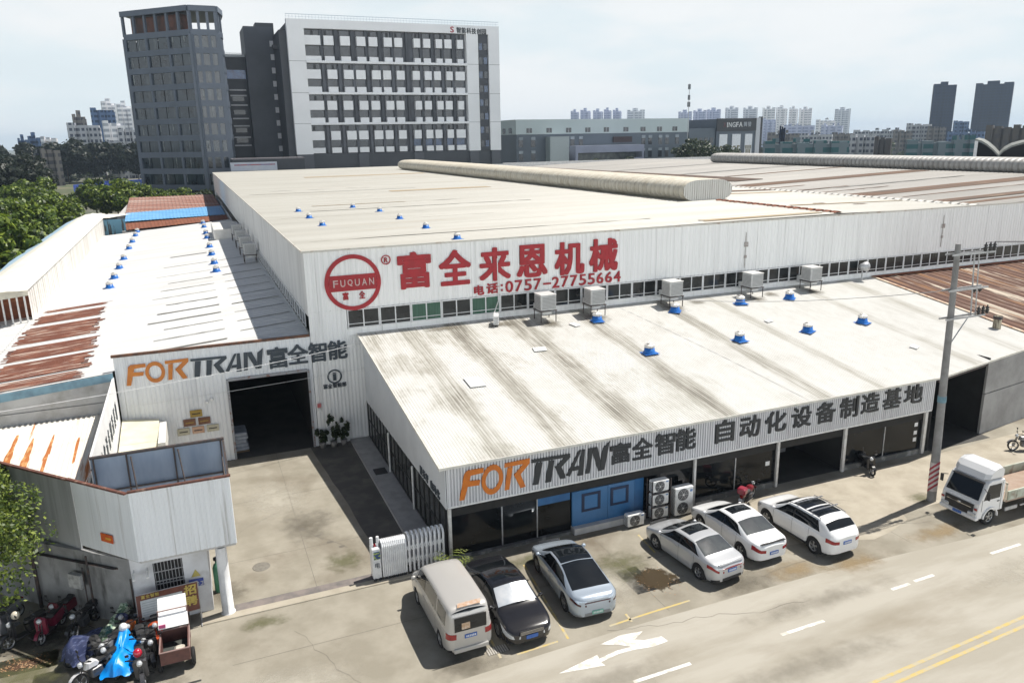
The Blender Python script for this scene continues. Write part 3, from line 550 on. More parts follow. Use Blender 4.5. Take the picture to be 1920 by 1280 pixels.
# ------------------------------------------------------------------ rusty roofed workshop at the right
RW = thing('workshop', 'workshop with rusty brown striped roof beside the long white showroom roof', 'workshop', (39.2, 1, 0))
f = MB(); f.sheet((39.22, 1.37, rz(1.37)), (62, 4.9, rz(4.9) + .1), (62, 15.06, rz(15.06)), (39.22, 15.06, rz(15.06)), .75, .05); f.obj('roof', rustroof, RW)
f = MB(); f.box(39.1, 14.75, rz(14.8) + .06, 62, 15.0, rz(14.8) + .14); f.obj('flashing', rustmat, RW)
f = MB(); f.slab([(38.98, 1.4, rz(1.4) + .04), (39.2, 1.4, rz(1.4) + .04), (39.2, 15, rz(15) + .04), (38.98, 15, rz(15) + .04)], (0, 0, .05)); f.obj('ridge_flashing', mat('warm_flashing', (.6, .5, .38), .6, c2=(.35, .16, .08), scale=2), RW)
gw = mat('grey_render', (.34, .335, .33), .85, c2=(.24, .235, .23), scale=.6, detail=8)
f = MB()
def wq(x, dy=0): return .0 + (x - 28) * .145 + dy
f.slab([(32.6, wq(32.6, -.35), 0), (45, wq(45, -.35), 0), (45, wq(45, -.2), 0), (32.6, wq(32.6, -.2), 0)], (0, 0, 2.45)); f.slab([(32.6, wq(32.6, -.33), 2.49), (45, wq(45, -.33), 2.49), (45, wq(45, -.2), 2.49), (32.6, wq(32.6, -.2), 2.49)], (0, 0, 2.0)); f.obj('front_wall', gw, RW)
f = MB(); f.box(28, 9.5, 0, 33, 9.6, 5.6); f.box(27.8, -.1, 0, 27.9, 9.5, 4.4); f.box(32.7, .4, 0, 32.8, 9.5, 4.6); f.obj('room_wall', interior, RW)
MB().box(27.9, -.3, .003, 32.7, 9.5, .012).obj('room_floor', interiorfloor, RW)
MB().slab([(27.8, -.35, 4.05), (39.2, 1.45, 4.3), (39.2, 1.65, 4.3), (27.8, -.2, 4.05)], (0, 0, .22)).obj('eave_beam', darksteel, RW)
# ------------------------------------------------------------------ yard shed with the big doorway
YS = thing('yard_shed', 'white ribbed shed with dark open doorway, white roof with rust patch and seams', 'shed', (-13.1, 15.1, 0))
def lz(x): return 6.72 + (x + 3.1) * .082
f = MB()
f.corr((-13.12, 15.1), (-7.78, 15.1), (0, -1, 0), 0, 4.72, .22, .025); f.corr((-13.12, 15.1), (-3.12, 15.1), (0, -1, 0), 4.72, 6.62, .22, .025); f.corr((-3.34, 15.1), (-3.12, 15.1), (0, -1, 0), 0, 4.72, .22, .025)
f.obj('front_wall', mat('yard_cladding', (.76, .775, .79), .5, c2=(.64, .655, .67), scale=1.2, stretch=(3, 3, .1), lo=.45, hi=.75, c3=(.40, .40, .40), scale3=1.2, stretch3=(5, 5, .06), lo3=.63, hi3=.78), YS)
f = MB(); f.box(-13.2, 14.98, 6.62, -3.15, 15.16, 6.75); f.obj('parapet_cap', browntrim, YS)
f = MB(); f.box(-7.8, 15.0, 0, -7.68, 15.14, 4.7); f.box(-3.44, 15.0, 0, -3.32, 15.14, 4.7); f.box(-7.68, 15.0, 4.6, -3.44, 15.14, 4.76); f.obj('door_frame', mat('door_frame', (.3, .31, .33), .6, c2=(.2, .1, .07), scale=4, lo=.55, hi=.65), YS)
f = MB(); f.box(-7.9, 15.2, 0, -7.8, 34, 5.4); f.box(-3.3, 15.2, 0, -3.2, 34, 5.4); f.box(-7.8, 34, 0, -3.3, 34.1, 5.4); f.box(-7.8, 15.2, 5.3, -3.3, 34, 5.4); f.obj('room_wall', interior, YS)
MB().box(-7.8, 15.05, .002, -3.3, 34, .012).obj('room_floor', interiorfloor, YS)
f = MB(); f.sheet((-3.14, 15.2, lz(-3.14)), (-3.14, 90, lz(-3.14)), (-19.9, 90, lz(-19.9)), (-19.9, 15.2, lz(-19.9)), .55, .03); f.sheet((-19.9, 14.85, lz(-19.9)), (-19.9, 36, lz(-19.9)), (-28, 36, lz(-27)), (-28, 14.85, lz(-27)), .55, .03); f.sheet((-13.2, 14.8, lz(-13.2)), (-13.2, 15.2, lz(-13.2)), (-19.9, 15.2, lz(-19.9)), (-19.9, 14.8, lz(-19.9)), .4, .02); f.obj('roof', roofleft, YS)
sag = MB()
ys = [17.6, 20.2, 22.8, 25.4, 28.1, 31, 34, 37.2, 40.5, 44.5, 50, 57]
for i, y in enumerate(ys):
    x0 = -11.9 + (i % 3) * .5; x1 = -7.4; V = []
    for k in range(10):
        x = x0 + (x1 - x0) * k / 9; V += [(x, y + random.uniform(-.03, .03), lz(x) + .05), (x, y + .20 + random.uniform(-.05, .05), lz(x) + .05)]
    MB().add(V, [(2 * k, 2 * k + 2, 2 * k + 3, 2 * k + 1) for k in range(9)]).obj('roof_seam', seammat, YS)
for i, y in enumerate([18.5, 21.3, 24.2, 27.2, 30.3, 33.4, 36.8, 40.5, 44.8, 49.5]):
    V = []
    for k in range(6):
        x = -6.6 + 3.2 * k / 5; V += [(x, y + .4, lz(x) + .05), (x, y + .55 + .05 * (k % 2), lz(x) + .05)]
    MB().add(V, [(2 * k, 2 * k + 2, 2 * k + 3, 2 * k + 1) for k in range(5)]).obj('roof_seam', seammat, YS)
for y0, y1, x0, x1 in ((15.0, 16.6, -19.0, -14.7), (17.0, 20.6, -19.3, -14.5), (21.2, 24.6, -19.5, -14.6), (25.6, 30.6, -19.6, -14.9), (31.6, 34.6, -19.5, -15.0), (35.6, 36.6, -19.3, -14.9)):
    f = MB(); k = 16
    for a in range(k):
        ya = y0 + (y1 - y0) * a / k; yb = y0 + (y1 - y0) * (a + .93) / k; e0 = x0 + random.uniform(-.1, .4); e1 = x1 - random.uniform(-.2, .5)
        f.quad((e0, ya, lz(e0) + .055), (e1, ya, lz(e1) + .055), (e1, yb, lz(e1) + .055), (e0, yb, lz(e0) + .055))
    f.obj('rusted_patch', rustleft, YS)
f = MB(); f.box(-3.16, 15.3, lz(-3.2) - .1, -3.11, 90, lz(-3.2) + .16); f.obj('wall_flashing', seammat, YS)
f = MB(); f.slab([(-13.2, 14.72, lz(-13.2) - .42), (-27, 14.72, lz(-27) - .42), (-27, 14.72, lz(-27) - .03), (-13.2, 14.72, lz(-13.2) - .03)], (0, .07, 0)); f.obj('blue_eave', mat('blue_eave', (.22, .38, .47), .6, c2=(.15, .25, .32), scale=1.5), YS)
f = MB(); f.box(-30, 14.82, 3.3, -13.24, 14.95, 4.35); f.box(-30, 14.85, 4.38, -13.24, 14.95, 5.5); f.obj('side_panel', mat('grey_panels', (.55, .555, .55), .7, c2=(.44, .44, .44), scale=.8, c3=(.3, .29, .27), scale3=.6), YS)
# yard shed sign
YG = thing('yard_sign', 'orange and slate company sign with four characters above the open doorway', 'sign', (-7, 15.06, 5.6))
Yy = 15.066
logo_letters(YG, (-12.66, Yy, 5.03), 6.95, 1.22, .05, mat('orange_faded', (.58, .20, .03), .5, c2=(.5, .16, .03), scale=3), slateletters)
for ch, a, b, z0, z1 in (('富', -5.52, -4.41, 5.0, 6.24), ('全', -4.45, -3.29, 5.1, 6.26), ('智', -3.28, -2.24, 5.08, 6.25), ('能', -2.2, -1.09, 5.1, 6.23)):
    put(MB(), ch, (a, Yy, z0), X1, U1, b - a, z1 - z0, .05, .035).obj('character', slateletters, YG)
NG = thing('number_sign', 'dark circled number one with a short row of characters right of the doorway', 'sign', (-1.9, 15.06, 3.7))
f = MB(); ring(f, (-1.93, Yy, 4.1), X1, U1, .34, .42, .04, 32); f.obj('circle', slateletters, NG)
put(MB(), '1', (-2.02, Yy, 3.86), X1, U1, .18, .48, .04, .04).obj('digit', slateletters, NG)
for i, ch in enumerate('富全智能部'): put(MB(), ch, (-2.62 + i * .27, Yy, 3.42), X1, U1, .25, .28, .03, .03).obj('character', slateletters, NG)
brass = mat('brass_plate', (.38, .27, .07), .4, .4, c2=(.3, .2, .05), scale=9); wood = mat('wood_plate', (.19, .085, .045), .5, c2=(.12, .05, .03), scale=9); silver = mat('silver_plate', (.5, .48, .38), .4, .3, c2=(.38, .36, .28), scale=9); copper = mat('copper_plate', (.5, .3, .2), .4, .3, c2=(.55, .4, .32), scale=9)
for lab, x, z, m in (('gold wall plaque at the top of the plaque pyramid', -9.82, 2.83, brass), ('dark brown wooden plaque at the left of the pyramid middle row', -10.2, 2.36, wood), ('dark brown wooden plaque at the right of the pyramid middle row', -9.45, 2.36, wood), ('dull silver plaque at the left of the pyramid bottom row', -10.56, 1.88, silver), ('coppery plaque in the middle of the pyramid bottom row', -9.81, 1.88, copper), ('dull silver plaque at the right of the pyramid bottom row', -9.06, 1.88, silver)):
    t = thing('wall_plaque', lab, 'plaque', (x, 15.05, z), 0, 'award plaques beside the doorway'); MB().bbox(x, 15.0, z, x + .62, 15.04, z + .4, .012).obj('plate', m, t); MB().box(x + .1, 14.992, z + .16, x + .52, 14.998, z + .22).obj('engraved_line', blackframe if m is not wood else brass, t)
for i, (x, z) in enumerate(((-8.88, 3.62), (-8.62, 3.74))):
    t = thing('security_camera', ('small white camera ball on the yard wall, the lower of the pair', 'small white camera ball on the yard wall, the higher of the pair')[i], 'camera', (x, 15.05, z), 0, 'white cameras on the yard wall'); MB().lathe([(0, -.1), (.07, -.08), (.1, 0), (.07, .08), (0, .1)], (x, 14.93, z), 12).obj('dome', whitesteel, t); MB().tube((x, 14.95, z), (x, 15.06, z), .03, 8).obj('bracket', greysteel, t)
fa = thing('alarm_box', 'small red and white alarm box on the wall right of the doorway', 'alarm', (-2.94, 15.05, 2.3)); MB().bbox(-3.05, 14.96, 2.36, -2.83, 15.07, 2.62, .02).obj('red_case', mat('red_case', (.5, .1, .1), .4, c2=(.6, .4, .4), scale=6), fa); MB().bbox(-3.03, 14.97, 2.12, -2.85, 15.07, 2.34, .02).obj('white_case', whitesteel, fa)
# wrapped bundle just inside the doorway
bd = thing('wrapped_bundle', 'stack of pale grey wrapped sheets just inside the open doorway', 'bundle', (-7.2, 16.4, 0)); wrap = mat('plastic_wrap', (.45, .48, .52), .35, c2=(.32, .34, .38), scale=3)
for k in range(5): MB().bbox(-7.72 + .03 * (k % 2), 15.9, .12 + k * .22, -6.95 - .05 * (k % 3), 17.3, .12 + k * .22 + .21, .05).obj('sheet_stack', wrap, bd)
MB().bbox(-7.75, 15.95, .0, -6.95, 17.3, .11, .01).obj('pallet', mat('pallet_wood', (.2, .14, .08), .8), bd)
# long raised shed along the left, back roofs
LS = thing('long_shed', 'long narrow cream shed raised above the white roof beside the trees', 'shed', (-21.5, 34, 0))
def ls(y): return -19.75 - (y - 34) * .0
f = MB(); f.corr((-19.75, 34.2), (-19.75, 92), (1, 0, 0), 5.2, 7.62, .8, .05, .25, .04); f.obj('side_wall', mat('shed_white', (.78, .77, .74), .6, c2=(.6, .58, .54), scale=.8, stretch=(3, 3, .15)), LS)
f = MB(); prof = [(-19.6, 7.62), (-20.6, 7.80), (-21.6, 7.84), (-22.6, 7.66), (-23.7, 7.2)]; fy = [33, 32.2, 31.6, 37, 44]
for i, ((a, za), (b, zb_)) in enumerate(zip(prof[:-1], prof[1:])): f.quad((a, fy[i], za), (b, fy[i + 1], zb_), (b, 99, zb_), (a, 98, za))
f.quad((-18.9, 92, 7.60), (-19.6, 92, 7.62), (-19.6, 99, 7.6), (-16.6, 99, 7.45)); f.obj('roof', mat('shed_cream', (.80, .78, .70), .55, c2=(.74, .71, .62), scale=.4), LS)
f = MB(); f.quad((-23.7, 44, 7.2), (-25.1, 58, 6.6), (-25.1, 99, 6.6), (-23.7, 99, 7.2)); f.quad((-22.6, 37, 7.66), (-23.7, 44, 7.2), (-24.4, 44, 6.9), (-23.2, 36, 7.3)); f.obj('blue_eave', mat('pale_blue_sheet', (.45, .62, .75), .5, c2=(.35, .52, .68), scale=.6), LS)
f = MB(); f.slab([(-19.55, 33.0, 7.3), (-22.6, 31.5, 7.2), (-22.6, 31.5, 7.6), (-21, 32.2, 7.8), (-19.55, 33.0, 7.64)], (0, .1, 0)); f.obj('front_fascia', mat('cream_fascia', (.62, .6, .5), .6), LS)
f = MB()
for k in range(7): x = -19.9 - k * .45; f.box(x - .05, 33.4, 5.2, x + .05, 33.5, 7.35)
f.obj('frame_posts', whitesteel, LS); MB().box(-23, 35.2, 5.2, -19.9, 35.3, 7.3).obj('inner_wall', rustmat, LS)
f = MB(); f.box(-23.2, 34.5, 0, -19.8, 98, 5.2); f.box(-23.2, 35.4, 5.2, -23.0, 98, 6.7); f.obj('wall', mat('shed_render', (.45, .44, .42), .8), LS)
BR = thing('rusty_shed', 'low shed with rusty red roof and one bright blue roof strip beyond the white roof', 'shed', (-11, 100, 0))
def sl(name, pts, m, p=BR): return MB().slab(pts, (0, 0, -.12)).obj(name, m, p)
f = MB(); f.sheet((-16.9, 91, 5.9), (-3.3, 95, 6.3), (-3.3, 102, 6.4), (-17.4, 98, 6.2), .5, .03); f.obj('dark_rust_roof', rustmat, BR)
bl = mat('bright_blue_roof', (.18, .42, .70), .45, c2=(.12, .34, .62), scale=.5)
f = MB(); f.sheet((-17.6, 100, 6.3), (-3.3, 104, 6.3), (-3.3, 118, 6.7), (-18, 111, 6.7), .5, .03); f.obj('blue_roof', bl, BR)
f = MB(); f.sheet((-18.2, 112, 6.5), (-3.3, 120, 6.4), (-3.6, 147, 7.0), (-19.4, 147, 7.0), .7, .05); f.obj('rust_roof', mat('pink_rust', (.24, .10, .07), .8, c2=(.40, .31, .27), scale=.5, stretch=(.2, 2.2, 1), lo=.48, hi=.62), BR)
f = MB(); f.box(-19.4, 112, 0, -3.4, 146.5, 6.3); f.box(-17.5, 91.5, 0, -3.4, 110, 5.7); f.obj('wall', plasterdirty, BR)
f = MB(); f.box(-19.7, 92.0, 5.2, -17.0, 92.1, 7.35); f.obj('end_wall', mat('blue_panel_wall', (.12, .3, .42), .5, c2=(.04, .05, .05), scale=.9, stretch=(2, 1, .2), lo=.5, hi=.55), BR)
# ------------------------------------------------------------------ gatehouse
GH = thing('gatehouse', 'white gatehouse at the yard entrance under an open sign box with rusty top edge', 'gatehouse', (-10.5, 0, 0))
cw = mat('gate_cladding', (.74, .765, .79), .5, c2=(.63, .655, .68), scale=1.4, stretch=(3, 3, .12), lo=.45, hi=.75, c3=(.30, .28, .26), scale3=1.5, stretch3=(5, 5, .09), lo3=.57, hi3=.75)
f = MB(); f.corr((-11.65, -.5), (-8.36, -.5), (0, -1, 0), 2.92, 5.58, .16, .02); f.obj('front_panel', cw, GH)
f = MB(); f.slab([(-11.67, -.52, 2.92), (-13.7, 1.72, 2.92), (-13.7, 1.72, 5.58), (-11.67, -.52, 5.58)], (.03, .03, 0)); f.obj('oblique_panel', cw, GH)
ow_ = mat('old_fence_sheet', (.40, .41, .42), .7, c2=(.28, .285, .29), scale=1.2, stretch=(3, 3, .2), lo=.42, hi=.7)
f = MB(); f.slab([(-13.72, 1.74, 2.6), (-20.5, 9.2, 2.6), (-20.5, 9.2, 5.55), (-13.72, 1.74, 5.55)], (.04, .03, 0)); f.obj('long_panel', ow_, GH)
inblue = mat('inside_blue', (.26, .32, .41), .6, c2=(.17, .225, .31), scale=.7, stretch=(1, 1, .3), lo=.4, hi=.6)
f = MB(); f.slab([(-13.2, 3.36, 3.0), (-8.42, 3.36, 3.0), (-8.42, 3.36, 5.6), (-13.2, 3.36, 5.6)], (0, .05, 0)); f.obj('back_panel', inblue, GH)
f = MB(); f.slab([(-13.75, 1.9, 2.9), (-13.2, 3.4, 2.9), (-13.2, 3.4, 4.6), (-13.75, 1.9, 4.6)], (.04, 0, 0)); f.obj('side_sheet', inblue, GH)
f = MB()
for a, b in (((-11.7, -.56, 5.58), (-8.32, -.56, 5.58)), ((-11.7, -.56, 5.58), (-13.74, 1.70, 5.58)), ((-13.74, 1.70, 5.56), (-20.5, 9.2, 5.54))):
    A = np.array(a); B = np.array(b); n = np.array((-(B - A)[1], (B - A)[0], 0)); n /= np.linalg.norm(n); f.slab([A, B, B + n * .12, A + n * .12], (0, 0, .07))
f.obj('rusty_top', mat('rusty_edge', (.13, .05, .035), .85, c2=(.3, .2, .15), scale=3, lo=.55, hi=.65, c3=(.06, .04, .035), scale3=5), GH)
f = MB(); y = 3.33
f.box(-13.22, y - .06, 5.6, -8.36, y + .1, 5.68); f.box(-8.44, -.42, 5.52, -8.36, y - .08, 5.6)
for x in (-11.95, -10.25, -8.5, -13.1): f.tube((x, y - .03, 3), (x, y - .03, 5.6), .035, 6)
f.box(-13.1, y - .08, 4.2, -8.45, y - .02, 4.26)
for x in (-11.8, -10.1): f.tube((x, y - .05, 5.5), (x + .35, 1.2, 3.0), .03, 6)
for dx in (0, .25): f.tube((-8.5, y - .1, 4.9 - dx), (-8.5, .6, 3.0), .035, 6)
f.tube((-13.6, 2, 4.6), (-13.2, 3.3, 5.2), .03, 6); f.tube((-13.9, 2.6, 3.3), (-13.1, 3.2, 4.4), .03, 6)
f.box(-8.46, -.45, 2.95, -8.38, -.37, 5.55); f.box(-8.44, -.42, 2.96, -8.38, 3.3, 3.02); f.obj('sign_frame', darksteel, GH)
f = MB(); f.slab([(-11.6, -.42, 2.80), (-8.40, -.42, 2.80), (-8.40, 3.3, 2.80), (-13.3, 3.3, 2.80), (-13.6, 1.8, 2.80)], (0, 0, .14)); f.obj('roof_slab', plasterdirty, GH)
f = MB(); f.box(-12.05, .15, 0, -11.32, .33, 2.8); f.box(-10.32, .15, 0, -9.62, .33, 2.8); f.box(-11.32, .15, 2.42, -10.32, .33, 2.8); f.box(-9.62, .16, 0, -9.45, 3.2, 2.8); f.obj('front_wall', mat('gate_render', (.66, .67, .69), .85, c2=(.54, .54, .55), scale=1, c3=(.42, .42, .42), scale3=.8), GH)
f = MB(); f.slab([(-12.06, .15, 0), (-15.45, 3.1, 0), (-21, 8.2, 0), (-21, 8.4, 0), (-15.4, 3.3, 0), (-12.0, .34, 0)], (0, 0, 2.75)); f.obj('oblique_wall', mat('grimy_shaded_wall', (.30, .30, .30), .9, c2=(.2, .2, .2), scale=.9, detail=9, c3=(.08, .078, .075), scale3=.8, stretch3=(1.5, 1.5, .4), lo3=.56, hi3=.7), GH)  # dirt and the shade under the trees are both in this wall's colour
f = MB(); f.slab([(-12.5, .5, 2.28), (-15.5, 3.1, 2.28), (-15.45, 3.18, 2.28), (-12.4, .6, 2.28)], (-.12, -.12, .08)); f.tube((-13.55, 1.2, .0), (-13.55, 1.2, 2.7), .04, 6); f.tube((-12.1, .1, 0), (-12.1, .1, 2.0), .03, 6); f.tube((-15.6, 3.05, 0), (-15.6, 3.05, 2.6), .07, 6); f.obj('pipe', darksteel, GH)
f = MB(); f.box(-11.32, .26, 0, -10.32, .31, 2.42); dw = f.obj('barred_door', blackframe, GH)
f = MB(); f.slab([(-13.75, 1.42, 1.35), (-14.2, 1.82, 1.35), (-14.32, 1.68, 1.35), (-13.87, 1.28, 1.35)], (0, 0, .55)); f.obj('meter_box', mat('meter_box', (.42, .42, .41), .6, c2=(.25, .25, .24), scale=5), GH); f = MB(); f.tube((-13.75, 1.35, 0), (-13.75, 1.35, 2.2), .025, 6); f.obj('drain_pipe', darksteel, GH)
f = MB()
for k in range(9): f.tube((-11.28 + k * .115, .2, .05), (-11.28 + k * .115, .2, 2.4), .014, 6)
for z in (.9, 1.5, 1.62, 2.0): f.box(-11.32, .185, z, -10.32, .215, z + .03)
f.obj('bars', greysteel, dw)
MB().lathe([(.26, 0), (.26, .06), (.215, .08), (.195, 2.8)], (-8.95, -.3, 0), 24).obj('round_column', mat('column_white', (.72, .72, .72), .6, c2=(.6, .6, .6), scale=2), GH)
op = thing('orange_plate', 'small orange notice plate on the oblique sign box panel', 'sign', (-12.6, .5, 3.3))
A = np.array((-12.42, .31, 0)); dv = np.array((-2.03, 2.24, 0)); dv /= np.linalg.norm(dv); nv = np.array((-.74, -.67, 0)) * .05
f = MB(); q = A + nv; f.slab([q + (0, 0, 3.42), q + dv * .62 + (0, 0, 3.42), q + dv * .62 + (0, 0, 3.74), q + (0, 0, 3.74)], nv * .4); f.obj('plate', mat('orange_plate', (.62, .12, .02), .5, c2=(.5, .07, .02), scale=6), op)
f = MB(); f.slab([q + nv * .5 + dv * .08 + (0, 0, 3.54), q + nv * .5 + dv * .36 + (0, 0, 3.54), q + nv * .5 + dv * .36 + (0, 0, 3.62), q + nv * .5 + dv * .08 + (0, 0, 3.62)], nv * .1); f.obj('printed_line', mat('plate_yellow', (.7, .4, .05), .5), op)
ns = thing('blue_sign', 'small blue notice with yellow warning triangle beside the barred gatehouse door', 'sign', (-9.9, .14, 1.3))
MB().box(-10.18, .12, 1.15, -9.68, .148, 1.45).obj('blue_plate', mat('blue_plate', (.02, .05, .30), .5, c2=(.1, .14, .45), scale=7), ns)
MB().slab([(-10.08, .148, 1.55), (-9.76, .148, 1.55), (-9.92, .148, 1.84)], (0, -.02, 0)).obj('yellow_triangle', mat('yellow_plate', (.5, .42, .12), .5), ns)
f = MB()
for k, ch in enumerate('门卫'): put(f, ch, (-10.0 + k * .2, .119, 1.19), X1, U1, .15, .14, .008, .02)
f.obj('lettering', framewhite, ns)
for i, x in enumerate((-11.95, -11.5)):
    t = thing('security_camera', ('white bullet camera at the gatehouse corner under the sign box', 'white bullet camera over the barred gatehouse door')[i], 'camera', (x, .05, 2.2), 0, 'cameras on the gatehouse'); MB().tube((x, -.25, 2.1), (x, .05, 2.2), .05, 10).obj('camera_body', whitesteel, t); MB().tube((x, .0, 2.2), (x, .16, 2.3), .02, 6).obj('bracket', greysteel, t)
# inner yard wall, lean-to and low rusty roof
YW = thing('lettered_wall', 'sunlit white wall with a column of dark lettering between gatehouse and yard shed', 'wall', (-13.2, 9, 0))
f = MB(); f.slab([(-13.26, 3.5, 0), (-13.26, 14.95, 0), (-13.26, 14.95, 5.62), (-13.26, 3.5, 5.58)], (.08, 0, 0)); f.obj('panel', mat('bright_wall', (.80, .80, .80), .6, c2=(.74, .74, .74), scale=1), YW)
for i, ch in enumerate('自动化设备制造基地'): put(MB(), ch, (-13.178, 5.0 + i * 1.02, 3.75), (0, 1, 0), U1, .6, .95, .02, .0).obj('character', slateletters, YW)
LT = thing('lean_to', 'small cream roofed lean-to against the yard wall left of the plaques', 'shed', (-12.2, 13, 0))
f = MB(); f.slab([(-13.1, 10.9, 2.75), (-11.35, 10.9, 2.55), (-11.35, 14.9, 3.0), (-13.1, 14.9, 3.2)], (0, 0, .06)); f.obj('roof', mat('cream_sheet', (.60, .58, .46), .6, c2=(.5, .48, .36), scale=1), LT)
f = MB(); f.box(-13.1, 11.1, 0, -11.5, 11.2, 2.55); f.box(-11.6, 11.2, 0, -11.5, 14.9, 2.6); f.obj('wall', whitewall, LT)
MB().box(-11.33, 11.4, 2.1, -11.0, 14.6, 2.95).obj('white_panel', mat('bright_panel', (.8, .79, .74), .5), LT)
RS = thing('low_rusty_roof', 'low white corrugated roof streaked with orange rust behind the gatehouse fence', 'roof', (-16, 10, 0))
f = MB(); f.sheet((-20.5, 9.6, 3.1), (-13.75, 2.6, 3.1), (-13.9, 14.8, 3.75), (-20.5, 14.8, 3.75), .34, .05); f.obj('sheet', mat('rust_streaked', (.72, .69, .62), .6, c2=(.42, .15, .04), scale=1.1, stretch=(2.6, .11, 1), detail=6, lo=.60, hi=.66, c3=(.6, .42, .28), scale3=1.0, stretch3=(2.0, .2, 1), lo3=.6, hi3=.72), RS)
strk = mat('orange_rust_streak', (.40, .13, .03), .85, c2=(.55, .3, .12), scale=3, stretch=(2, .6, 1), lo=.5, hi=.62)
for x in (-18.3, -17.5, -16.75, -15.9, -14.75):
    f = MB(); V = []; y0 = 7.6 - (x + 15.5) * 1.03 + .5; y1 = 12.6 + random.uniform(-.6, .8)
    for k in range(9):
        t = k / 8; y = y0 + (y1 - y0) * t; wd = .17 * (1 - t * .75) + random.uniform(-.03, .03); z = 3.1 + (y - 6) / 8.8 * .65 + .09; V += [(x - wd, y, z), (x + wd, y, z)]
    f.add(V, [(2 * k, 2 * k + 1, 2 * k + 3, 2 * k + 2) for k in range(8)]); f.obj('rust_streak', strk, RS)
f = MB(); f.box(-20.4, 14.6, 0, -13.9, 14.75, 3.6); f.box(-13.7, 3.4, 0, -13.5, 14.7, 2.9); f.obj('wall', plasterdirty, RS)
f = MB()
for k in range(26):
    y = 4.2 + k * .4; x = -13.62 + random.uniform(-.15, .1); f.tube((x - random.uniform(.1, .35), y, 3.2 + random.uniform(0, .3)), (x + random.uniform(0, .2), y + random.uniform(.3, 1.2), 3.3 + random.uniform(.1, .8)), random.uniform(.02, .05), 5)
tag(f.obj('scrap_heap', mat('scrap', (.04, .05, .05), .7, c2=(.18, .2, .2), scale=5)), 'dark heap of scrap steel bars along the lettered wall', 'scrap', None, 'stuff')
# ------------------------------------------------------------------ folding gate
FG = thing('folding_gate', 'retracted white folding gate with a display head at its left end', 'gate', (-3.4, -.3, 0))
gm = mat('gate_white', (.74, .75, .76), .35, c2=(.62, .63, .65), scale=4)
hd = MB().bbox(-3.42, -.52, .1, -3.06, -.02, 1.45, .03).obj('gate_head', gm, FG)
f = MB(); f.tube((-3.38, -.27, 1.4), (-3.38, -.27, 1.85), .07, 8); f.tube((-3.12, -.27, 1.4), (-3.12, -.27, 1.85), .06, 8); f.obj('head_posts', gm, hd)
MB().box(-3.36, -.535, .98, -3.1, -.522, 1.32).obj('screen', mat('screen', (.03, .07, .2), .3, c2=(.4, .5, .1), scale=9, lo=.5, hi=.55), hd)
f = MB(); put(f, '电', (-3.33, -.521, .6), X1, U1, .2, .24, .012, .0); f.obj('lettering', slateletters, hd)
MB().lathe([(0, .12), (.05, .1), (.06, 0)], (-3.25, -.27, 1.45), 10).obj('red_lamp', redpaint, hd)
xs = list(np.linspace(-3.0, -2.05, 13)) + list(np.linspace(-1.9, -.45, 9))
for i, x in enumerate(xs):
    y = -.28; f = MB(); h = 1.62 if i < 13 else 1.72; r = .04 if i < 13 else .048
    pts = [(x, y - .26, .16), (x, y - .26, h - .15), (x, y - .18, h - .02), (x, y, h + .05), (x, y + .18, h - .02), (x, y + .26, h - .15), (x, y + .26, .16)]
    f.path(pts, r, 8); f.obj('bar_frame', gm, FG)
f = MB()
for a, b in zip(xs[12:-1], xs[13:]):
    for z in (.45, 1.0): f.tube((a, -.54, z), (b, -.54, z + .4), .02, 6); f.tube((a, -.54, z + .4), (b, -.54, z), .02, 6)
f.obj('scissor_links', gm, FG)
for x in [-3.35, -3.15] + xs[1::2]:
    for y in (-.54, -.02): MB().lathe([(0, -.03), (.07, -.03), (.07, .03), (0, .03)], (x, y, .08), 10, 'y').obj('wheel', blackframe, FG)
# ------------------------------------------------------------------ background buildings
slab_grey = mat('tower_grey', (.095, .115, .15), .45, c2=(.08, .097, .125), scale=.15)
towerglass = mat('tower_glass', (.022, .034, .045), .06, c2=(.055, .07, .08), scale=.5, stretch=(2.4, 2.4, .25), lo=.52, hi=.62, spec=.6, c3=(.008, .010, .014), scale3=.4)
brick = mat('red_infill', (.17, .075, .052), .8, c2=(.07, .05, .042), scale=.4)
TW = thing('office_tower', 'dark grey glass office tower with open brick coloured top floor', 'office tower', (-8, 178, 0))
foot = [(-18.2, 186.5), (-3.8, 172), (2.1, 172), (3.4, 178), (3.4, 192), (-14, 196)]
def wallrun(mb, A, B, z0, z1, th, out=0.0):
    A = np.array([*A, 0.]); B = np.array([*B, 0.]); d = (B - A); L_ = np.linalg.norm(d); d /= L_; n = np.array((d[1], -d[0], 0)) * 1.0
    mb.slab([A + n * out + (0, 0, z0), B + n * out + (0, 0, z0), B + n * (out - th) + (0, 0, z0), A + n * (out - th) + (0, 0, z0)], (0, 0, z1 - z0)); return d, n, L_
core = MB(); core.slab([(x + (1.0 if x < -5 else (-.8 if x > 0 else .2)), y + 1.0, 0) for x, y in foot], (0, 0, 40.8)); core.obj('core', mat('core_dark', (.03, .033, .038), .7), TW)
nf = 9; zb0 = 7.0; fh = 3.86
sides = [(foot[0], foot[1], 6), (foot[1], foot[2], 3), (foot[2], foot[3], 2), (foot[3], foot[4], 4)]
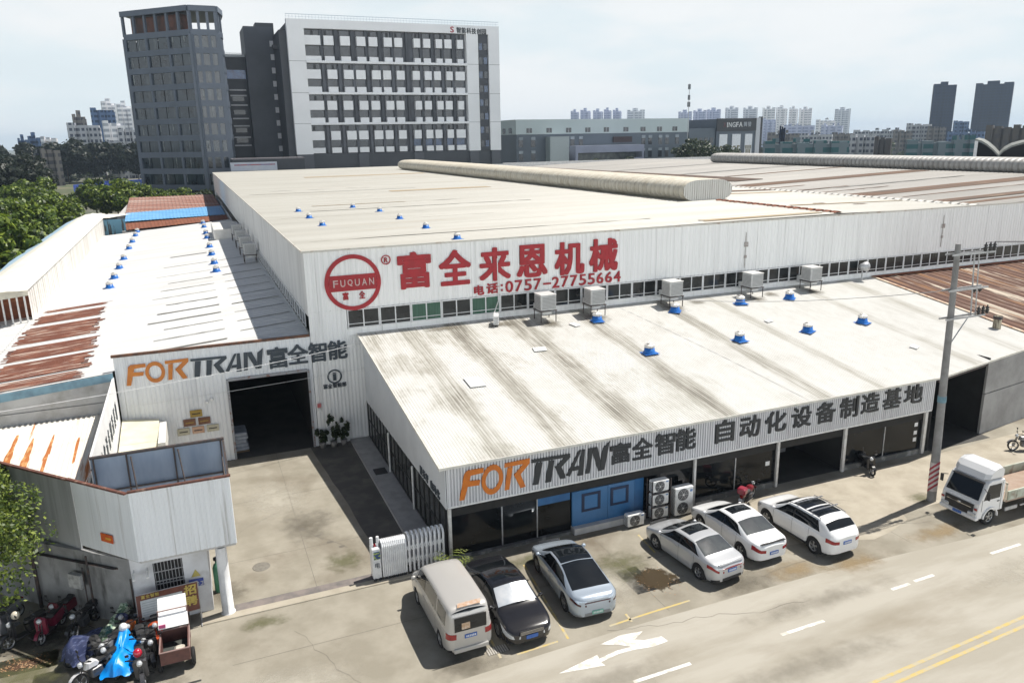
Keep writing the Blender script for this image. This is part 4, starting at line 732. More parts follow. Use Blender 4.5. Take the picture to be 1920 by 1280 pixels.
for k in range(nf + 1):
    z = zb0 + k * fh
    m_ = MB()
    for A, B, nb in sides: wallrun(m_, A, B, z - .55, z + .75, .5, .12)
    m_.obj('floor_band', slab_grey, TW)
    if k == nf: break
    for si, (A, B, nb) in enumerate(sides):
        pm = MB(); d, n, L_ = wallrun(MB(), A, B, 0, 1, .1)
        for b in range(nb):
            a_ = np.array([*A, 0.]) + d * (L_ * b / nb); b_ = np.array([*A, 0.]) + d * (L_ * (b + 1) / nb)
            if si > 1: continue
            w_ = MB(); w_.slab([a_ + d * .12 - n * .35 + (0, 0, z + .75), b_ - d * .12 - n * .35 + (0, 0, z + .75), b_ - d * .12 - n * .25 + (0, 0, z + .75), a_ + d * .12 - n * .25 + (0, 0, z + .75)], (0, 0, fh - 1.3)); wo = w_.obj('window', towerglass, TW)
            cu = MB(); 
            for q in range(1):
                if random.random() < .8:
                    u = random.uniform(.2, L_ / nb - .4); wd = random.uniform(.08, .3); h_ = random.uniform(.5, 1) * (fh - 1.4)
                    cu.slab([a_ + d * u - n * .24 + (0, 0, z + fh - .58 - h_), a_ + d * (u + wd) - n * .24 + (0, 0, z + fh - .58 - h_), a_ + d * (u + wd) - n * .20 + (0, 0, z + fh - .58 - h_), a_ + d * u - n * .20 + (0, 0, z + fh - .58 - h_)], (0, 0, h_))
            if cu.v: cu.obj('curtain', mat('curtain', (.30, .32, .32), .6, c2=(.06, .07, .075), scale=.8), wo)
for si, (A, B, nb) in enumerate(sides):
    d, n, L_ = wallrun(MB(), A, B, 0, 1, .1)
    if si > 1: 
        m_ = MB(); wallrun(m_, A, B, 6.5, 41, .6, 0); m_.obj('side_wall', slab_grey, TW); continue
    for b in range(nb + 1):
        if b % 2 == 0 or si == 1 or b == nb:
            c = np.array([*A, 0.]) + d * (L_ * b / nb); wd = .32 if b not in (0, nb) else .5
            MB().slab([c - d * wd + n * .1 + (0, 0, 6.5), c + d * wd + n * .1 + (0, 0, 6.5), c + d * wd - n * .5 + (0, 0, 6.5), c - d * wd - n * .5 + (0, 0, 6.5)], (0, 0, 35)).obj('pier', slab_grey, TW)
m_ = MB(); ztop = 46.3
for A, B, nb in sides: wallrun(m_, A, B, ztop, 47.5, .8, .5)
m_.slab([(x, y, 46.6) for x, y in foot], (0, 0, .5)); m_.obj('crown_slab', slab_grey, TW)
for si, (A, B, nb) in enumerate(sides[:3]):
    d, n, L_ = wallrun(MB(), A, B, 0, 1, .1)
    for b in range(nb + 1):
        c = np.array([*A, 0.]) + d * (L_ * b / nb); MB().slab([c - d * .3 + (0, 0, 42), c + d * .3 + (0, 0, 42), c + d * .3 - n * .5 + (0, 0, 42), c - d * .3 - n * .5 + (0, 0, 42)], (0, 0, 4.3)).obj('top_column', slab_grey, TW)
d, n, L_ = wallrun(MB(), foot[0], foot[1], 0, 1, .1); A = np.array([*foot[0], 0.])
MB().slab([A + d * .4 - n * 2.2 + (0, 0, 41.4), A + d * (L_ * .78) - n * 2.2 + (0, 0, 41.4), A + d * (L_ * .78) - n * 5 + (0, 0, 41.4), A + d * .4 - n * 4 + (0, 0, 41.4)], (0, 0, 4.9)).obj('brick_infill', brick, TW)
m_ = MB(); m_.slab([(-17.4, 187.4, 0), (-3.6, 173.6, 0), (2.2, 173.6, 0), (3, 190, 0), (-13, 195, 0)], (0, 0, 5.2)); m_.obj('base_wall', mat('tower_base', (.14, .145, .155), .7, c2=(.1, .105, .11), scale=.3), TW)
# mid block between tower and white building
dkb = mat('dark_block', (.048, .052, .062), .6, c2=(.035, .038, .045), scale=.2)
MBK = thing('dark_block', 'charcoal office block with blue windows between the tower and the white building', 'office block', (7, 196, 0))
m_ = MB(); m_.box(3.2, 196, 0, 12, 210, 38.6); m_.box(3.2, 195.7, 38.6, 12, 196, 39); m_.obj('wall', dkb, MBK)
m_ = MB(); m_.box(9.4, 192.5, 0, 16.5, 205, 46.2); m_.obj('stair_wall', mat('dark_block_b', (.055, .062, .078), .6, c2=(.04, .045, .055), scale=.2), MBK)
m_ = MB(); 
for k in range(12): m_.box(3.3 + k * .6, 196.1, 38.6, 3.36 + k * .6, 196.2, 40)
m_.box(3.2, 196.08, 39.9, 9.4, 196.22, 40); m_.box(3.2, 196.15, 38.9, 9.4, 196.2, 39.7); m_.obj('roof_rail', mat('pale_rail', (.5, .53, .55), .5), MBK)
bwin = mat('blue_office_glass', (.05, .13, .32), .2, c2=(.03, .06, .16), scale=.8); whs = mat('white_shelf', (.5, .5, .52), .6)
for z in (33.6,): MB().box(4.2, 195.9, z, 9.2, 195.98, z + 2.2).obj('window', bwin, MBK)
for z in (30.6, 29.2, 26.8, 23.4, 21.5, 18.6, 16.5): MB().box(4.6 + (z % 2) * .2, 195.4, z, 8.9, 195.95, z + .35).obj('balcony_rail', whs, MBK)
for z in (28, 24.6, 20, 17.4): MB().box(5.3, 195.9, z, 8.2, 195.97, z + 1.2).obj('window', mat('office_dark_glass', (.02, .022, .028), .2), MBK)
for z in range(9): MB().box(15.6, 192.35, 15 + z * 3.3, 16.5, 192.48, 16.4 + z * 3.3).obj('stair_window', whs, MBK)
# white apartment building
WB = thing('apartment_building', 'white framed dark apartment block with rows of square white balcony panels', 'apartment building', (46, 178, 0))
wf = mat('building_white', (.78, .78, .79), .6, c2=(.72, .72, .73), scale=.1); dg_ = mat('building_dark', (.10, .105, .12), .65, c2=(.085, .088, .10), scale=.15); dg2 = mat('building_darker', (.05, .053, .062), .6, c2=(.06, .065, .075), scale=.2)
X0, XA, XB, XC, XD, X9 = 18.3, 22.4, 64.6, 67.9, 70.9, 74.0
m_ = MB(); m_.box(X0 + .4, 179.6, 0, X9 - .3, 196, 46.0); m_.obj('core', dg_, WB)
m_ = MB(); m_.box(X0, 177.9, 14.2, XA, 179.6, 46.4); m_.box(XA, 177.9, 44.3, X9, 179.6, 46.4); m_.box(XB, 177.9, 14.2, XC, 179.6, 44.3); m_.box(XD, 177.9, 14.2, X9, 179.6, 44.3); m_.obj('white_frame', wf, WB)
m_ = MB(); m_.box(XC, 178.5, 14.2, XD, 179.6, 44.3); m_.obj('dark_strip', dg2, WB)
for z in (36.6, 29.1, 21.7):
    for a, b in ((X0 - .02, XA), (XB, XC), (XD, X9)): MB().box(a, 177.86, z, b, 177.9, z + .12).obj('joint', mat('joint_grey', (.36, .36, .37), .7), WB)
for z in (36.3, 28.8, 21.4): 
    m_ = MB(); m_.box(XA, 177.7, z, XB, 179.5, z + .55); m_.obj('floor_ledge', wf, WB)
colsA = [(360, 450), (475, 545), (595, 665), (715, 780), (805, 870), (920, 980), (1000, 1060), (1150, 1200), (1225, 1280), (1325, 1375), (1395, 1450), (1497, 1545)]
colsB = [(380, 440), (490, 560), (610, 680), (700, 770), (820, 885), (905, 965), (1010, 1070), (1135, 1190), (1230, 1285), (1305, 1360), (1405, 1455), (1480, 1555)]
wgl = mat('flat_glass', (.014, .017, .024), .15, c2=(.04, .045, .055), scale=.5); bgl = mat('flat_blue_glass', (.07, .11, .2), .2, c2=(.03, .05, .09), scale=1.2)
fwhite = mat('panel_white', (.74, .74, .755), .6, c2=(.8, .8, .81), scale=.2)
for gi, zt in enumerate((44.3, 36.3, 28.8, 21.4)):
    cs = colsA if gi % 2 == 0 else colsB; h = 7.7 if gi == 0 else 7.0
    for ci, (a, b) in enumerate(cs):
        sh = (gi - 1.5) * -.12
        xa = 18.9 + (a / 4 + 480 - 540) * .137 + sh; xb = 18.9 + (b / 4 + 480 - 540) * .137 + sh
        if ci == 0: xa = XA
        MB().box(xa, 178.2, zt - 3.75, xb, 179.55, zt - 1.55).obj('balcony_panel', fwhite, WB)
        MB().box(xa, 178.2, zt - h + .02, xb, 179.55, zt - h + 1.35).obj('balcony_panel', fwhite, WB)
        wn_ = MB().box(xa, 179.35, zt - 1.5, xb, 179.58, zt - .1).obj('window', wgl, WB)
        MB().box(xa, 179.35, zt - h + 1.4, xb, 179.58, zt - 3.8).obj('window', bgl if gi == 3 and ci > 6 else wgl, WB)
        if random.random() < .6:
            sx = random.uniform(xa, xb - .8); MB().box(sx, 179.25, zt - 1.35, sx + .55, 179.34, zt - .3).obj('open_sash', mat('black_gap', (.006, .006, .008), .5), wn_)
    m_ = MB()
    for ci in range(11):
        xa = 18.9 + ((cs[ci][1] + cs[ci + 1][0]) / 8 + 480 - 540) * .137; m_.box(xa - .35, 178.9, zt - h, xa + .35, 179.58, zt)
    m_.obj('pier', dg_ if gi % 2 else dg2, WB)
for k in range(8):
    z = 15.2 + k * 3.6
    for x in (68.2, 69.6): MB().box(x, 178.38, z, x + 1.0, 178.49, z + 1.7).obj('stair_window', bgl if (k + int(x)) % 2 else wgl, WB)
m_ = MB(); m_.box(X0, 178.6, 0, X9, 179.6, 14.15); m_.obj('base_wall', dg2, WB)
for x in (18.4, 34, 49, 64.8, 71.2): MB().box(x, 177.95, 0, x + (4 if x < 20 else 2.6), 178.58, 14.1).obj('base_pier', dg_, WB)
m_ = MB(); m_.box(16.6, 180, 0, 18.6, 197, 44.0); m_.obj('left_wall', dg2, WB)
m_ = MB(); m_.box(15.4, 184, 40, 18.2, 186.5, 41); m_.box(12.5, 193, 30, 17, 198, 47.2); m_.obj('roof_room', dkb, WB)
m_ = MB()
for k in range(70): m_.box(X0 + k * .795, 178.2, 46.4, X0 + .05 + k * .795, 178.26, 47.5)
m_.box(X0, 178.18, 47.45, X9, 178.28, 47.55); m_.box(X0, 178.2, 46.9, X9, 178.26, 46.95); m_.obj('roof_railing', mat('rail_blue', (.42, .50, .58), .5), WB)
RSg = thing('roof_sign', 'red emblem and six dark characters at the top right of the white building', 'sign', (66, 177.8, 44.8))
put(MB(), 'S', (60.2, 177.88, 44.45), X1, U1, 1.0, 1.5, .06, .04).obj('emblem', redpaint, RSg)
for i, ch in enumerate('智能科技创园'): put(MB(), ch, (61.9 + i * 1.42, 177.88, 44.4 - i * .05), X1, U1, 1.28, 1.5, .06, .04).obj('character', charcoal, RSg)
BB = thing('banner_board', 'pale banner board on the dark low wall between tower and white building', 'banner', (10, 160, 0))
q0 = aty(433, 318, 158); q1 = aty(519, 303, 158); MB().box(q0[0], 158, q0[2] - .4, q1[0], 158.2, q1[2]).obj('board', mat('banner_pale', (.42, .45, .52), .6, c2=(.5, .52, .56), scale=.5), BB); MB().box(q0[0] + .8, 157.95, q0[2] + .75, q1[0] - .4, 157.99, q0[2] + 1.05).obj('printed_line', mat('banner_red', (.35, .12, .12), .6, c2=(.2, .22, .35), scale=.7), BB)
LW = thing('dark_annex', 'dark low annex wall at the foot of the white building behind the roof', 'annex', (12, 162, 0)); MB().box(1.5, 160, 0, 17.5, 166, 13.6).obj('wall', dkb, LW); MB().box(1.5, 159.7, 13.6, 17.5, 166, 13.9).obj('roof', mat('annex_roof', (.16, .15, .16), .7), LW)
# pale factory behind the roofs
PF = thing('factory', 'long two tone factory, pale upper storey over slate grey with small windows', 'factory', (136, 230, 0))
pal = mat('pale_green_wall', (.50, .57, .58), .6, c2=(.45, .52, .53), scale=.06); sla = mat('slate_wall', (.115, .14, .17), .65, c2=(.10, .12, .145), scale=.08)
MB().box(100.6, 230, 18.5, 173, 262, 23.4).obj('upper_wall', pal, PF); MB().box(100.7, 230.1, 0, 173, 262, 18.45).obj('lower_wall', sla, PF)
MB().box(100.4, 229.8, 23.4, 173.2, 262, 23.6).obj('roof', mat('pale_roof_edge', (.62, .68, .7), .5), PF)
for x in (104.6, 112.4, 120.2, 128, 135.7, 144, 151.4, 158.7, 165.6): 
    w_ = MB().box(x, 229.86, 19.0, x + 2.1, 229.98, 20.6).obj('window', wgl, PF); MB().box(x + .9, 229.8, 19.0, x + 1.05, 229.85, 20.6).obj('sash', whs, w_)
for y in (234, 240, 247, 254): MB().box(100.47, y, 18.9, 100.58, y + 2.4, 20.8).obj('window', wgl, PF)
lgl = mat('pale_sill', (.34, .38, .42), .6, c2=(.2, .23, .26), scale=.4)  # paler panel over each lower window
for i, x in enumerate((101.6, 106.4, 122, 125.5, 152, 155, 159.5, 162.5, 167)):
    for z in (14.2, 9.5): 
        w_ = MB().box(x, 230.0, z, x + 1.6, 230.08, z + 2.4).obj('window', wgl, PF); MB().box(x, 229.9, z + 2.4, x + 1.6, 230.08, z + 3.4).obj('panel', lgl, w_)
MB().box(112, 226, 0, 119.5, 229.9, 17.6).obj('stair_tower', mat('stair_pale', (.42, .47, .48), .6), PF)
m_ = MB(); m_.box(121, 224, 11.8, 149.5, 229.9, 14.3); m_.box(121, 224, 0, 122, 229.9, 11.8); m_.box(148.6, 224, 0, 149.5, 229.9, 11.8); m_.box(142, 223.9, 0, 148.6, 224, 9.8); m_.obj('porch', mat('lilac_porch', (.30, .32, .42), .6, c2=(.26, .28, .36), scale=.2), PF)
MB().box(122.2, 228, 0, 148.4, 229.9, 11.7).obj('porch_glass', mat('porch_dark', (.03, .036, .04), .3, c2=(.1, .12, .12), scale=.5), PF); MB().box(139.5, 229.4, 15.2, 147.5, 229.95, 17.2).obj('rusty_canopy', mat('canopy_brown', (.06, .04, .04), .8), PF)
SB = thing('sign_building', 'dark office building with white lettering on a black fascia and three white banners', 'office building', (196, 230, 0))
MB().box(174, 231, 0, 186.2, 250, 19.8).obj('wing', sla, SB); MB().box(186.4, 230.4, 0, 205.2, 250, 23.2).obj('wall', mat('sign_slate', (.10, .12, .15), .6, c2=(.08, .1, .13), scale=.1), SB)
MB().box(186.2, 229.8, 18.6, 205.2, 230.35, 23.4).obj('black_fascia', mat('black_fascia', (.02, .021, .026), .5), SB); MB().box(205.3, 230, 0, 207.4, 244, 23.6).obj('white_pier', mat('banner_white', (.55, .56, .6), .6), SB)
for k in range(2): MB().box(207.6, 230 + k, 0, 208.4, 230.6 + k, 24).obj('black_pier', blackframe, SB)
for k in range(8): MB().box(176 + (k % 4) * 2.6, 230.9, 14 - (k // 4) * 5, 177.6 + (k % 4) * 2.6, 230.99, 16.2 - (k // 4) * 5).obj('window', wgl, SB)
f = MB(); put(f, 'X', (189.0, 229.78, 20.0), X1, U1, 1.5, 1.9, .05, .0); f.obj('letter', mat('logo_red_grey', (.16, .05, .05), .6), SB)
for i, (ch, x, wd) in enumerate((('I', 190.8, .4), ('N', 191.6, 1.5), ('G', 193.4, 1.5), ('F', 195.2, 1.2), ('A', 196.6, 1.7), ('興', 198.9, 1.7), ('發', 200.9, 1.7))): put(MB(), ch, (x, 229.78, 20.0 + i * .03), X1, U1, wd, 1.9, .05, .02).obj('letter', framewhite if i < 5 else mat('sign_pale', (.4, .42, .46), .6), SB)
for x, wd, tx in ((187.8, 3.8, '28'), (194.0, 4.1, 'CNE'), (200.3, 3.5, '冒')):
    b_ = MB().box(x, 230.2, 4, x + wd, 230.38, 17.4).obj('banner', mat('banner_bright', (.8, .81, .85), .6), SB); f = MB()
    for i, ch in enumerate(tx): put(f, ch, (x + .25 + i * (wd - .4) / len(tx), 230.19, 9.6), X1, U1, (wd - .6) / len(tx), 3.4, .05, .02)
    f.obj('lettering', mat('banner_ink', (.2, .17, .09), .6), b_)
AT = thing('antenna_mast', 'tall thin telecom mast with antenna clusters behind the factory', 'mast', (169.8, 226, 0))
m_ = MB(); m_.tube((169.8, 226, 0), (169.8, 226, 36), .16, 8, .1); m_.obj('mast_pole', greysteel, AT)
for z, r in ((28.5, .42), (31, .3), (34.8, .35)):
    m_ = MB(); 
    for k in range(3): t = k * 2.1; m_.box(169.8 + r * math.cos(t) - .14, 226 + r * math.sin(t) - .14, z - .9, 169.8 + r * math.cos(t) + .14, 226 + r * math.sin(t) + .14, z + .9)
    m_.obj('antenna', mat('antenna_grey', (.2, .21, .22), .6), AT)
# far apartment towers on the skyline
def facade(name, base, win, floor=3.1, bayw=2.2, frac=.5):
    m, t, b = nodes_of(name); l = t.links.new; co = t.nodes.new('ShaderNodeTexCoord'); sp = t.nodes.new('ShaderNodeSeparateXYZ'); l(co.outputs['Object'], sp.inputs['Vector'])
    def md(op, a, v=None, c=None):
        n = t.nodes.new('ShaderNodeMath'); n.operation = op
        l(a, n.inputs[0])
        if c is not None: l(c, n.inputs[1])
        elif v is not None: n.inputs[1].default_value = v
        return n.outputs[0]
    fz = md('LESS_THAN', md('FRACT', md('DIVIDE', sp.outputs['Z'], floor)), frac); ad = md('ADD', sp.outputs['X'], None, sp.outputs['Y']); fx = md('LESS_THAN', md('FRACT', md('DIVIDE', ad, bayw)), .62)
    mk = md('MULTIPLY', fz, None, fx); x = t.nodes.new('ShaderNodeMix'); x.data_type = 'RGBA'; x.inputs['A'].default_value = (*base, 1); x.inputs['B'].default_value = (*win, 1); l(mk, x.inputs['Factor']); l(x.outputs['Result'], b.inputs['Base Color']); b.inputs['Roughness'].default_value = .6; b.inputs['Specular IOR Level'].default_value = .08
    return m
fa_white = facade('far_white', (.84, .83, .84), (.42, .44, .48), 3.1, 5.5); fa_lilac = facade('far_lilac', (.52, .55, .68), (.30, .34, .48), 3.1, 5.5); fa_grey = facade('far_grey', (.70, .72, .76), (.36, .39, .45), 3.1, 5.5); fa_dark = facade('far_dark', (.004, .012, .04), (.002, .005, .018), 3.3, 3); fa_low = facade('far_low', (.44, .45, .47), (.08, .09, .12), 3.2, 2.4); fa_blue = facade('far_blue', (.10, .16, .28), (.03, .05, .10), 3.2, 2.6); fa_tan = facade('far_tan', (.20, .185, .17), (.09, .09, .1), 3.2, 2.6); fa_teal = facade('far_teal', (.16, .20, .22), (.03, .11, .12), 4.2, 9, .55)
def far_tower(px0, px1, pytop, Y, m, label, group, bays=4, name='apartment_tower', dep=18, cat='apartment tower', crown=True):
    a = aty(px0, pytop, Y)[:2] - CAM[:2]; b = aty(px1, pytop, Y)[:2] - CAM[:2]; c = aty((px0 + px1) / 2, pytop, Y); D = np.linalg.norm(c[:2] - CAM[:2]); v = (c[:2] - CAM[:2]) / D; h = c[2]
    W_ = D * (math.atan2(a[1], a[0]) - math.atan2(b[1], b[0])); t = thing(name, label, cat, (c[0], c[1], 0), math.atan2(v[1], v[0]) - math.pi / 2 + random.uniform(-.12, .12), group)
    dep = min(dep, W_ * .8)
    MB().box(-W_ / 2 + .5, 2, 0, W_ / 2 - .5, dep, h - 1.5).obj('wall', m, t, world=False)
    for k in range(bays):
        u0 = -W_ / 2 + W_ * k / bays; u1 = -W_ / 2 + W_ * (k + (.72 if k < bays - 1 else 1)) / bays; MB().box(u0, (k % 2) * 1.2, 0, u1, dep - 1, h - (k % 3) * (1.4 if h > 30 else .5)).obj('bay', m, t, world=False)
    if crown: MB().box(-W_ * .2, 3, h - 2, W_ * .12, max(5, dep * .6), h + 2.2).obj('roof_room', m, t, world=False)
    elif W_ > 20:
        for k in range(3): u = random.uniform(-W_ * .45, W_ * .38); MB().box(u, 1, h - .6, u + W_ * .08, 4, h + random.uniform(.8, 2.2)).obj('roof_room', m, t, world=False)
    return t
T = [(1070, 1086, 208, 'lilac'), (1088, 1107, 206, 'lilac'), (1112, 1131, 207, 'lilac'), (1133, 1147, 205, 'lilac'), (1149, 1165, 206, 'lilac'), (1176, 1209, 206, 'grey'), (1273, 1298, 209, 'lilac'), (1300, 1325, 207, 'lilac'), (1327, 1352, 205, 'lilac'), (1362, 1385, 202, 'grey'), (1394, 1421, 202, 'grey'), (1430, 1454, 202, 'white'), (1457, 1477, 201, 'white'), (1480, 1497, 202, 'white'), (1499, 1523, 203, 'white'), (1568, 1596, 204, 'grey')]
LAB = ['lilac tower at the left end of the skyline towers behind the factory', 'lilac tower second from the left behind the factory roof', 'lilac tower third from the left behind the factory roof', 'lilac tower fourth from the left behind the factory roof', 'lilac tower fifth from the left behind the factory roof', 'lone grey tower right of the lilac row behind the factory',
       'blue lilac tower directly left of the telecom mast top', 'blue lilac tower directly right of the telecom mast', 'blue lilac tower above the left edge of the lettered building', 'slim grey tower above the lettering of the dark building', 'broader grey tower above the right end of the dark lettered building', 'white tower first right of the lettered building', 'tall white tower second right of the lettered building', 'white tower third right of the lettered building', 'white tower fourth right of the lettered building', 'lone slim grey tower furthest right of the pale skyline row']
fm = dict(lilac=fa_lilac, grey=fa_grey, white=fa_white)
for (a, b, y, k), lb in zip(T, LAB): far_tower(a, b, y, 900 if k != 'white' else 820, fm[k], lb, 'apartment towers on the skyline', 4 if b - a > 20 else 3)
far_tower(1752, 1795, 157, 600, fa_dark, 'dark navy high rise tower, the narrower of the pair at right', 'dark high rise pair', 2, dep=30)
far_tower(1830, 1901, 155, 620, fa_dark, 'dark navy high rise tower, the wider of the pair at right', 'dark high rise pair', 4, dep=30)
for a, b, y, Y, m, lb in ((124, 186, 230, 480, fa_low, 'white office building with dark window bands behind the dark trees'), (134, 160, 214, 500, fa_tan, 'beige roof block above the white office building at left'), (168, 214, 202, 560, fa_blue, 'blue glass block behind the white office building at left'), (190, 218, 190, 640, fa_white, 'pale tower with domed top behind the blue block at left'), (219, 246, 195, 600, fa_white, 'striped white apartment tower touching the dark office tower'), (193, 232, 226, 470, fa_white, 'white block with side windows right of the white office building'), (222, 258, 240, 440, fa_low, 'lower grey apartment block just left of the dark tower'), (52, 76, 255, 520, fa_blue, 'small blue grey block at the far left skyline'), (75, 105, 256, 500, fa_white, 'small white house block at the far left skyline'), (32, 52, 259, 540, fa_blue, 'tiny blue block leftmost on the skyline')):
    far_tower(a, b, y, Y, m, lb, 'far buildings left of the tower', 3, 'far_building', 16, 'building', b - a < 30)
# ground-level clutter between: low houses
low = [(36, 70, 276, 400, fa_low, 'low white house row with red roof edge behind the dark trees'), (76, 112, 278, 380, fa_tan, 'low tan roofed house row behind the dark trees'), (108, 128, 280, 420, fa_low, 'small white house at the right end of the low house row'), (196, 226, 262, 420, fa_low, 'low pale block in front of the white block at left'),
       (1430, 1592, 264, 262, fa_teal, 'long grey workshop block with a band of teal windows'), (1594, 1640, 252, 300, fa_low, 'small white building with two storeys right of the teal window block'), (1700, 1850, 262, 262, fa_teal, 'long pale workshop block with white columns at right'), (1640, 1672, 256, 280, mat('brown_roofed', (.06, .05, .045), .8), 'dark brown gabled building beside the small white building'), (1676, 1712, 243, 400, fa_tan, 'brown open framed block in the right middle distance'), (1700, 1746, 231, 440, fa_low, 'white stepped apartment block below the narrow dark tower'), (1740, 1775, 236, 420, fa_tan, 'beige apartment block at the foot of the narrow dark tower'), (1776, 1846, 246, 380, fa_blue, 'long blue office block between the dark towers'), (1790, 1818, 226, 500, fa_blue, 'deep blue block with sign letters on top between the dark towers'), (1849, 1935, 234, 210, mat('brown_block', (.10, .085, .07), .8, c2=(.06, .06, .065), scale=.3), 'brown flat roofed building at the right edge'),
       (1530, 1566, 224, 760, fa_white, 'low white apartment row left of the lone slim tower'), (1430, 1455, 222, 700, fa_lilac, 'low lilac block in front of the first white tower'), (1470, 1528, 234, 640, fa_lilac, 'low lilac row in front of the tall white towers'), (1540, 1580, 234, 600, fa_lilac, 'low lilac row beside the lone slim tower'), (1462, 1473, 236, 300, fa_dark, 'small dark roof house above the teal window block'), (1440, 1500, 248, 420, fa_tan, 'brownish low house row above the teal window block'), (1500, 1560, 250, 430, fa_low, 'grey low house row above the teal window block'), (1560, 1600, 248, 440, fa_tan, 'tan low house row left of the small white building'), (1600, 1690, 243, 470, fa_low, 'long grey low row behind the brown gabled building')]
for a, b, y, Y, m, lb in low: far_tower(a, b, y, Y, m, lb, None, 5 if b - a > 60 else 3, 'low_building', 14, 'building', False)
# open vaulted canopy at the right edge
VC = thing('vaulted_canopy', 'dark open shed with curved white roof edges beyond the grey roof', 'shed', (110, 70, 0))
vd = ray(1875, 290); vd = np.array((vd[0], vd[1], 0)); vd /= np.linalg.norm(vd); vr = np.array((vd[1], -vd[0], 0))
def atd(px, py, D): d = ray(px, py); return CAM + d * D / np.dot(d, vd)
q = [atd(px, py, 158) for px, py in ((1828, 264), (1840, 267), (1850, 273), (1862, 283), (1872, 294), (1882, 284), (1897, 276), (1918, 270), (1945, 266))]
f = MB()
for a, b in zip(q[:-1], q[1:]): f.slab([a, b, b + vd * 26, a + vd * 26], (0, 0, .30))
f.obj('roof', mat('canopy_grey', (.22, .23, .21), .6), VC)
f = MB(); f.add([tuple(p_ + vd * .8 + np.array((0, 0, -.1))) for p_ in q] + [tuple((q[-1] + vd * .8) * (1, 1, 0)), tuple((q[0] + vd * .8 + vr * .4) * (1, 1, 0))], [tuple(range(11))]); f.obj('dark_opening', mat('opening_black', (.008, .008, .009), .9), VC); MB().slab([q[0] * (1, 1, 0), q[0] * (1, 1, 0) + vr * .5, q[0] * (1, 1, 0) + vr * .5 + vd * .5, q[0] * (1, 1, 0) + vd * .5], (0, 0, q[0][2])).obj('white_post', framewhite, VC)
# ------------------------------------------------------------------ trees
def crown(cx, cy, cz, rx, ry, rz_, n, s, clumps=26, holes=.55, seed=1):
    r = np.random.default_rng(seed); cs = []
    while len(cs) < clumps:
        p = r.uniform(-1, 1, 3); d = np.linalg.norm(p)
        if d < 1 and d > .35: cs.append((p, r.uniform(.22, .42)))
    V = np.zeros((n * 4, 3)); F = np.arange(n * 4).reshape(n, 4)
    ci = r.integers(0, clumps, n); P = np.array([c[0] for c in cs])[ci]; R_ = np.array([c[1] for c in cs])[ci][:, None]
    d = r.normal(size=(n, 3)); d /= np.linalg.norm(d, axis=1)[:, None]; pos = P + d * R_ * r.uniform(.55, 1.0, (n, 1)); pos = pos * (rx, ry, rz_) + (cx, cy, cz)
    nn = d * .6 + r.normal(size=(n, 3)) * .5 + (0, 0, .55); nn /= np.linalg.norm(nn, axis=1)[:, None]
    u = np.cross(nn, r.normal(size=(n, 3))); u /= np.linalg.norm(u, axis=1)[:, None]; v = np.cross(nn, u); sz = s * r.uniform(.6, 1.3, (n, 1))
    for k, (a, b) in enumerate(((-1, 0), (0, -.55), (1, 0), (0, .55))): V[k::4] = pos + u * sz * a + v * sz * b
    m = MB(); m.v = [tuple(q) for q in V.tolist()]; m.f = F.tolist(); m.sm = [False] * n; return m, [c[0] * np.array((rx, ry, rz_)) + np.array((cx, cy, cz)) for c in cs]
bark = mat('bark', (.10, .075, .055), .9, c2=(.06, .05, .04), scale=4)
lf_bright = leafmat('leaf_bright', (.018, .042, .006), (.075, .128, .014), (.25, .32, .04)); lf_dark = leafmat('leaf_dark', (.008, .016, .008), (.013, .022, .010), (.022, .030, .014)); lf_near = leafmat('leaf_near', (.022, .045, .010), (.09, .14, .022), (.28, .34, .06)); lf_mid = leafmat('leaf_mid', (.018, .032, .012), (.03, .05, .015), (.05, .07, .02))
def tree(name, label, cat, x, y, h, r, m, n, s, seed, group=None, rzf=.62, tr=.18, cz=None, clumps=26):
    t = thing(name, label, cat, (x, y, 0), 0, group); cz = h - r * rzf if cz is None else cz
    cm, cs = crown(0, 0, cz, r, r, r * rzf, n, s, clumps, seed=seed); cm.obj('crown', m, t, world=False)
    f = MB(); f.tube((0, 0, -.05), (.1, .05, cz - r * .2), tr, 8, tr * .6)
    for c in cs[:9]: f.tube((.1, .05, cz - r * .45), tuple(c * np.array((.8, .8, 1)) ), tr * .4, 5, tr * .12)
    f.obj('trunk', bark, t, world=False); return t
# green row beside the long shed
protos = [tree('green_tree', 'bright green tree at the near end of the row beside the long shed', 'tree', -27, 38, 9.2, 4.2, lf_bright, 4200, .34, 20 + k, 'bright green trees beside the long shed') for k in range(3)]
spots = []
rr = random.Random(5)
for i in range(15):
    for j in range(6):
        y = 40 + i * 9.5 + rr.uniform(-3, 3); x = -28.6 - j * 7.2 - i * .35 + rr.uniform(-2, 2)
        if y > 150 and j < 1: continue
        spots.append((x, y))
spots += [(-22, 150), (-19, 158), (-14, 160), (-9, 158), (-25, 160), (-16, 166), (-28, 172), (-22, 178)]
protos[0].location = (-28.5, 31, 0); protos[1].location = (-36, 31, 0); protos[2].location = (-43, 34, 0)
protos[1]['label'] = 'bright green tree second from the shed at the near end of the row'; protos[2]['label'] = 'bright green tree third from the shed at the near end of the row'
for i, (x, y) in enumerate(spots):
    ed = 'by the shed' if x > -30 else ('mid row' if x > -48 else 'outer left')
    c = place(protos[i % 3], (x, y, 0), rr.uniform(0, 6.28), f'bright green tree, {ed}, {i + 4}th of the row counted from the near end', None, rr.uniform(.82, 1.12))
    if y > 148: c['label'] = f'small green tree {i - len(spots) + 9} of the group at the foot of the dark tower'
dk = [tree('dark_tree', 'near black evergreen tree in the dark belt behind the green trees', 'tree', -70, 215, 12.5, 7.5, lf_dark, 3600, .75, 40 + k, 'dark trees behind the green row') for k in range(2)]
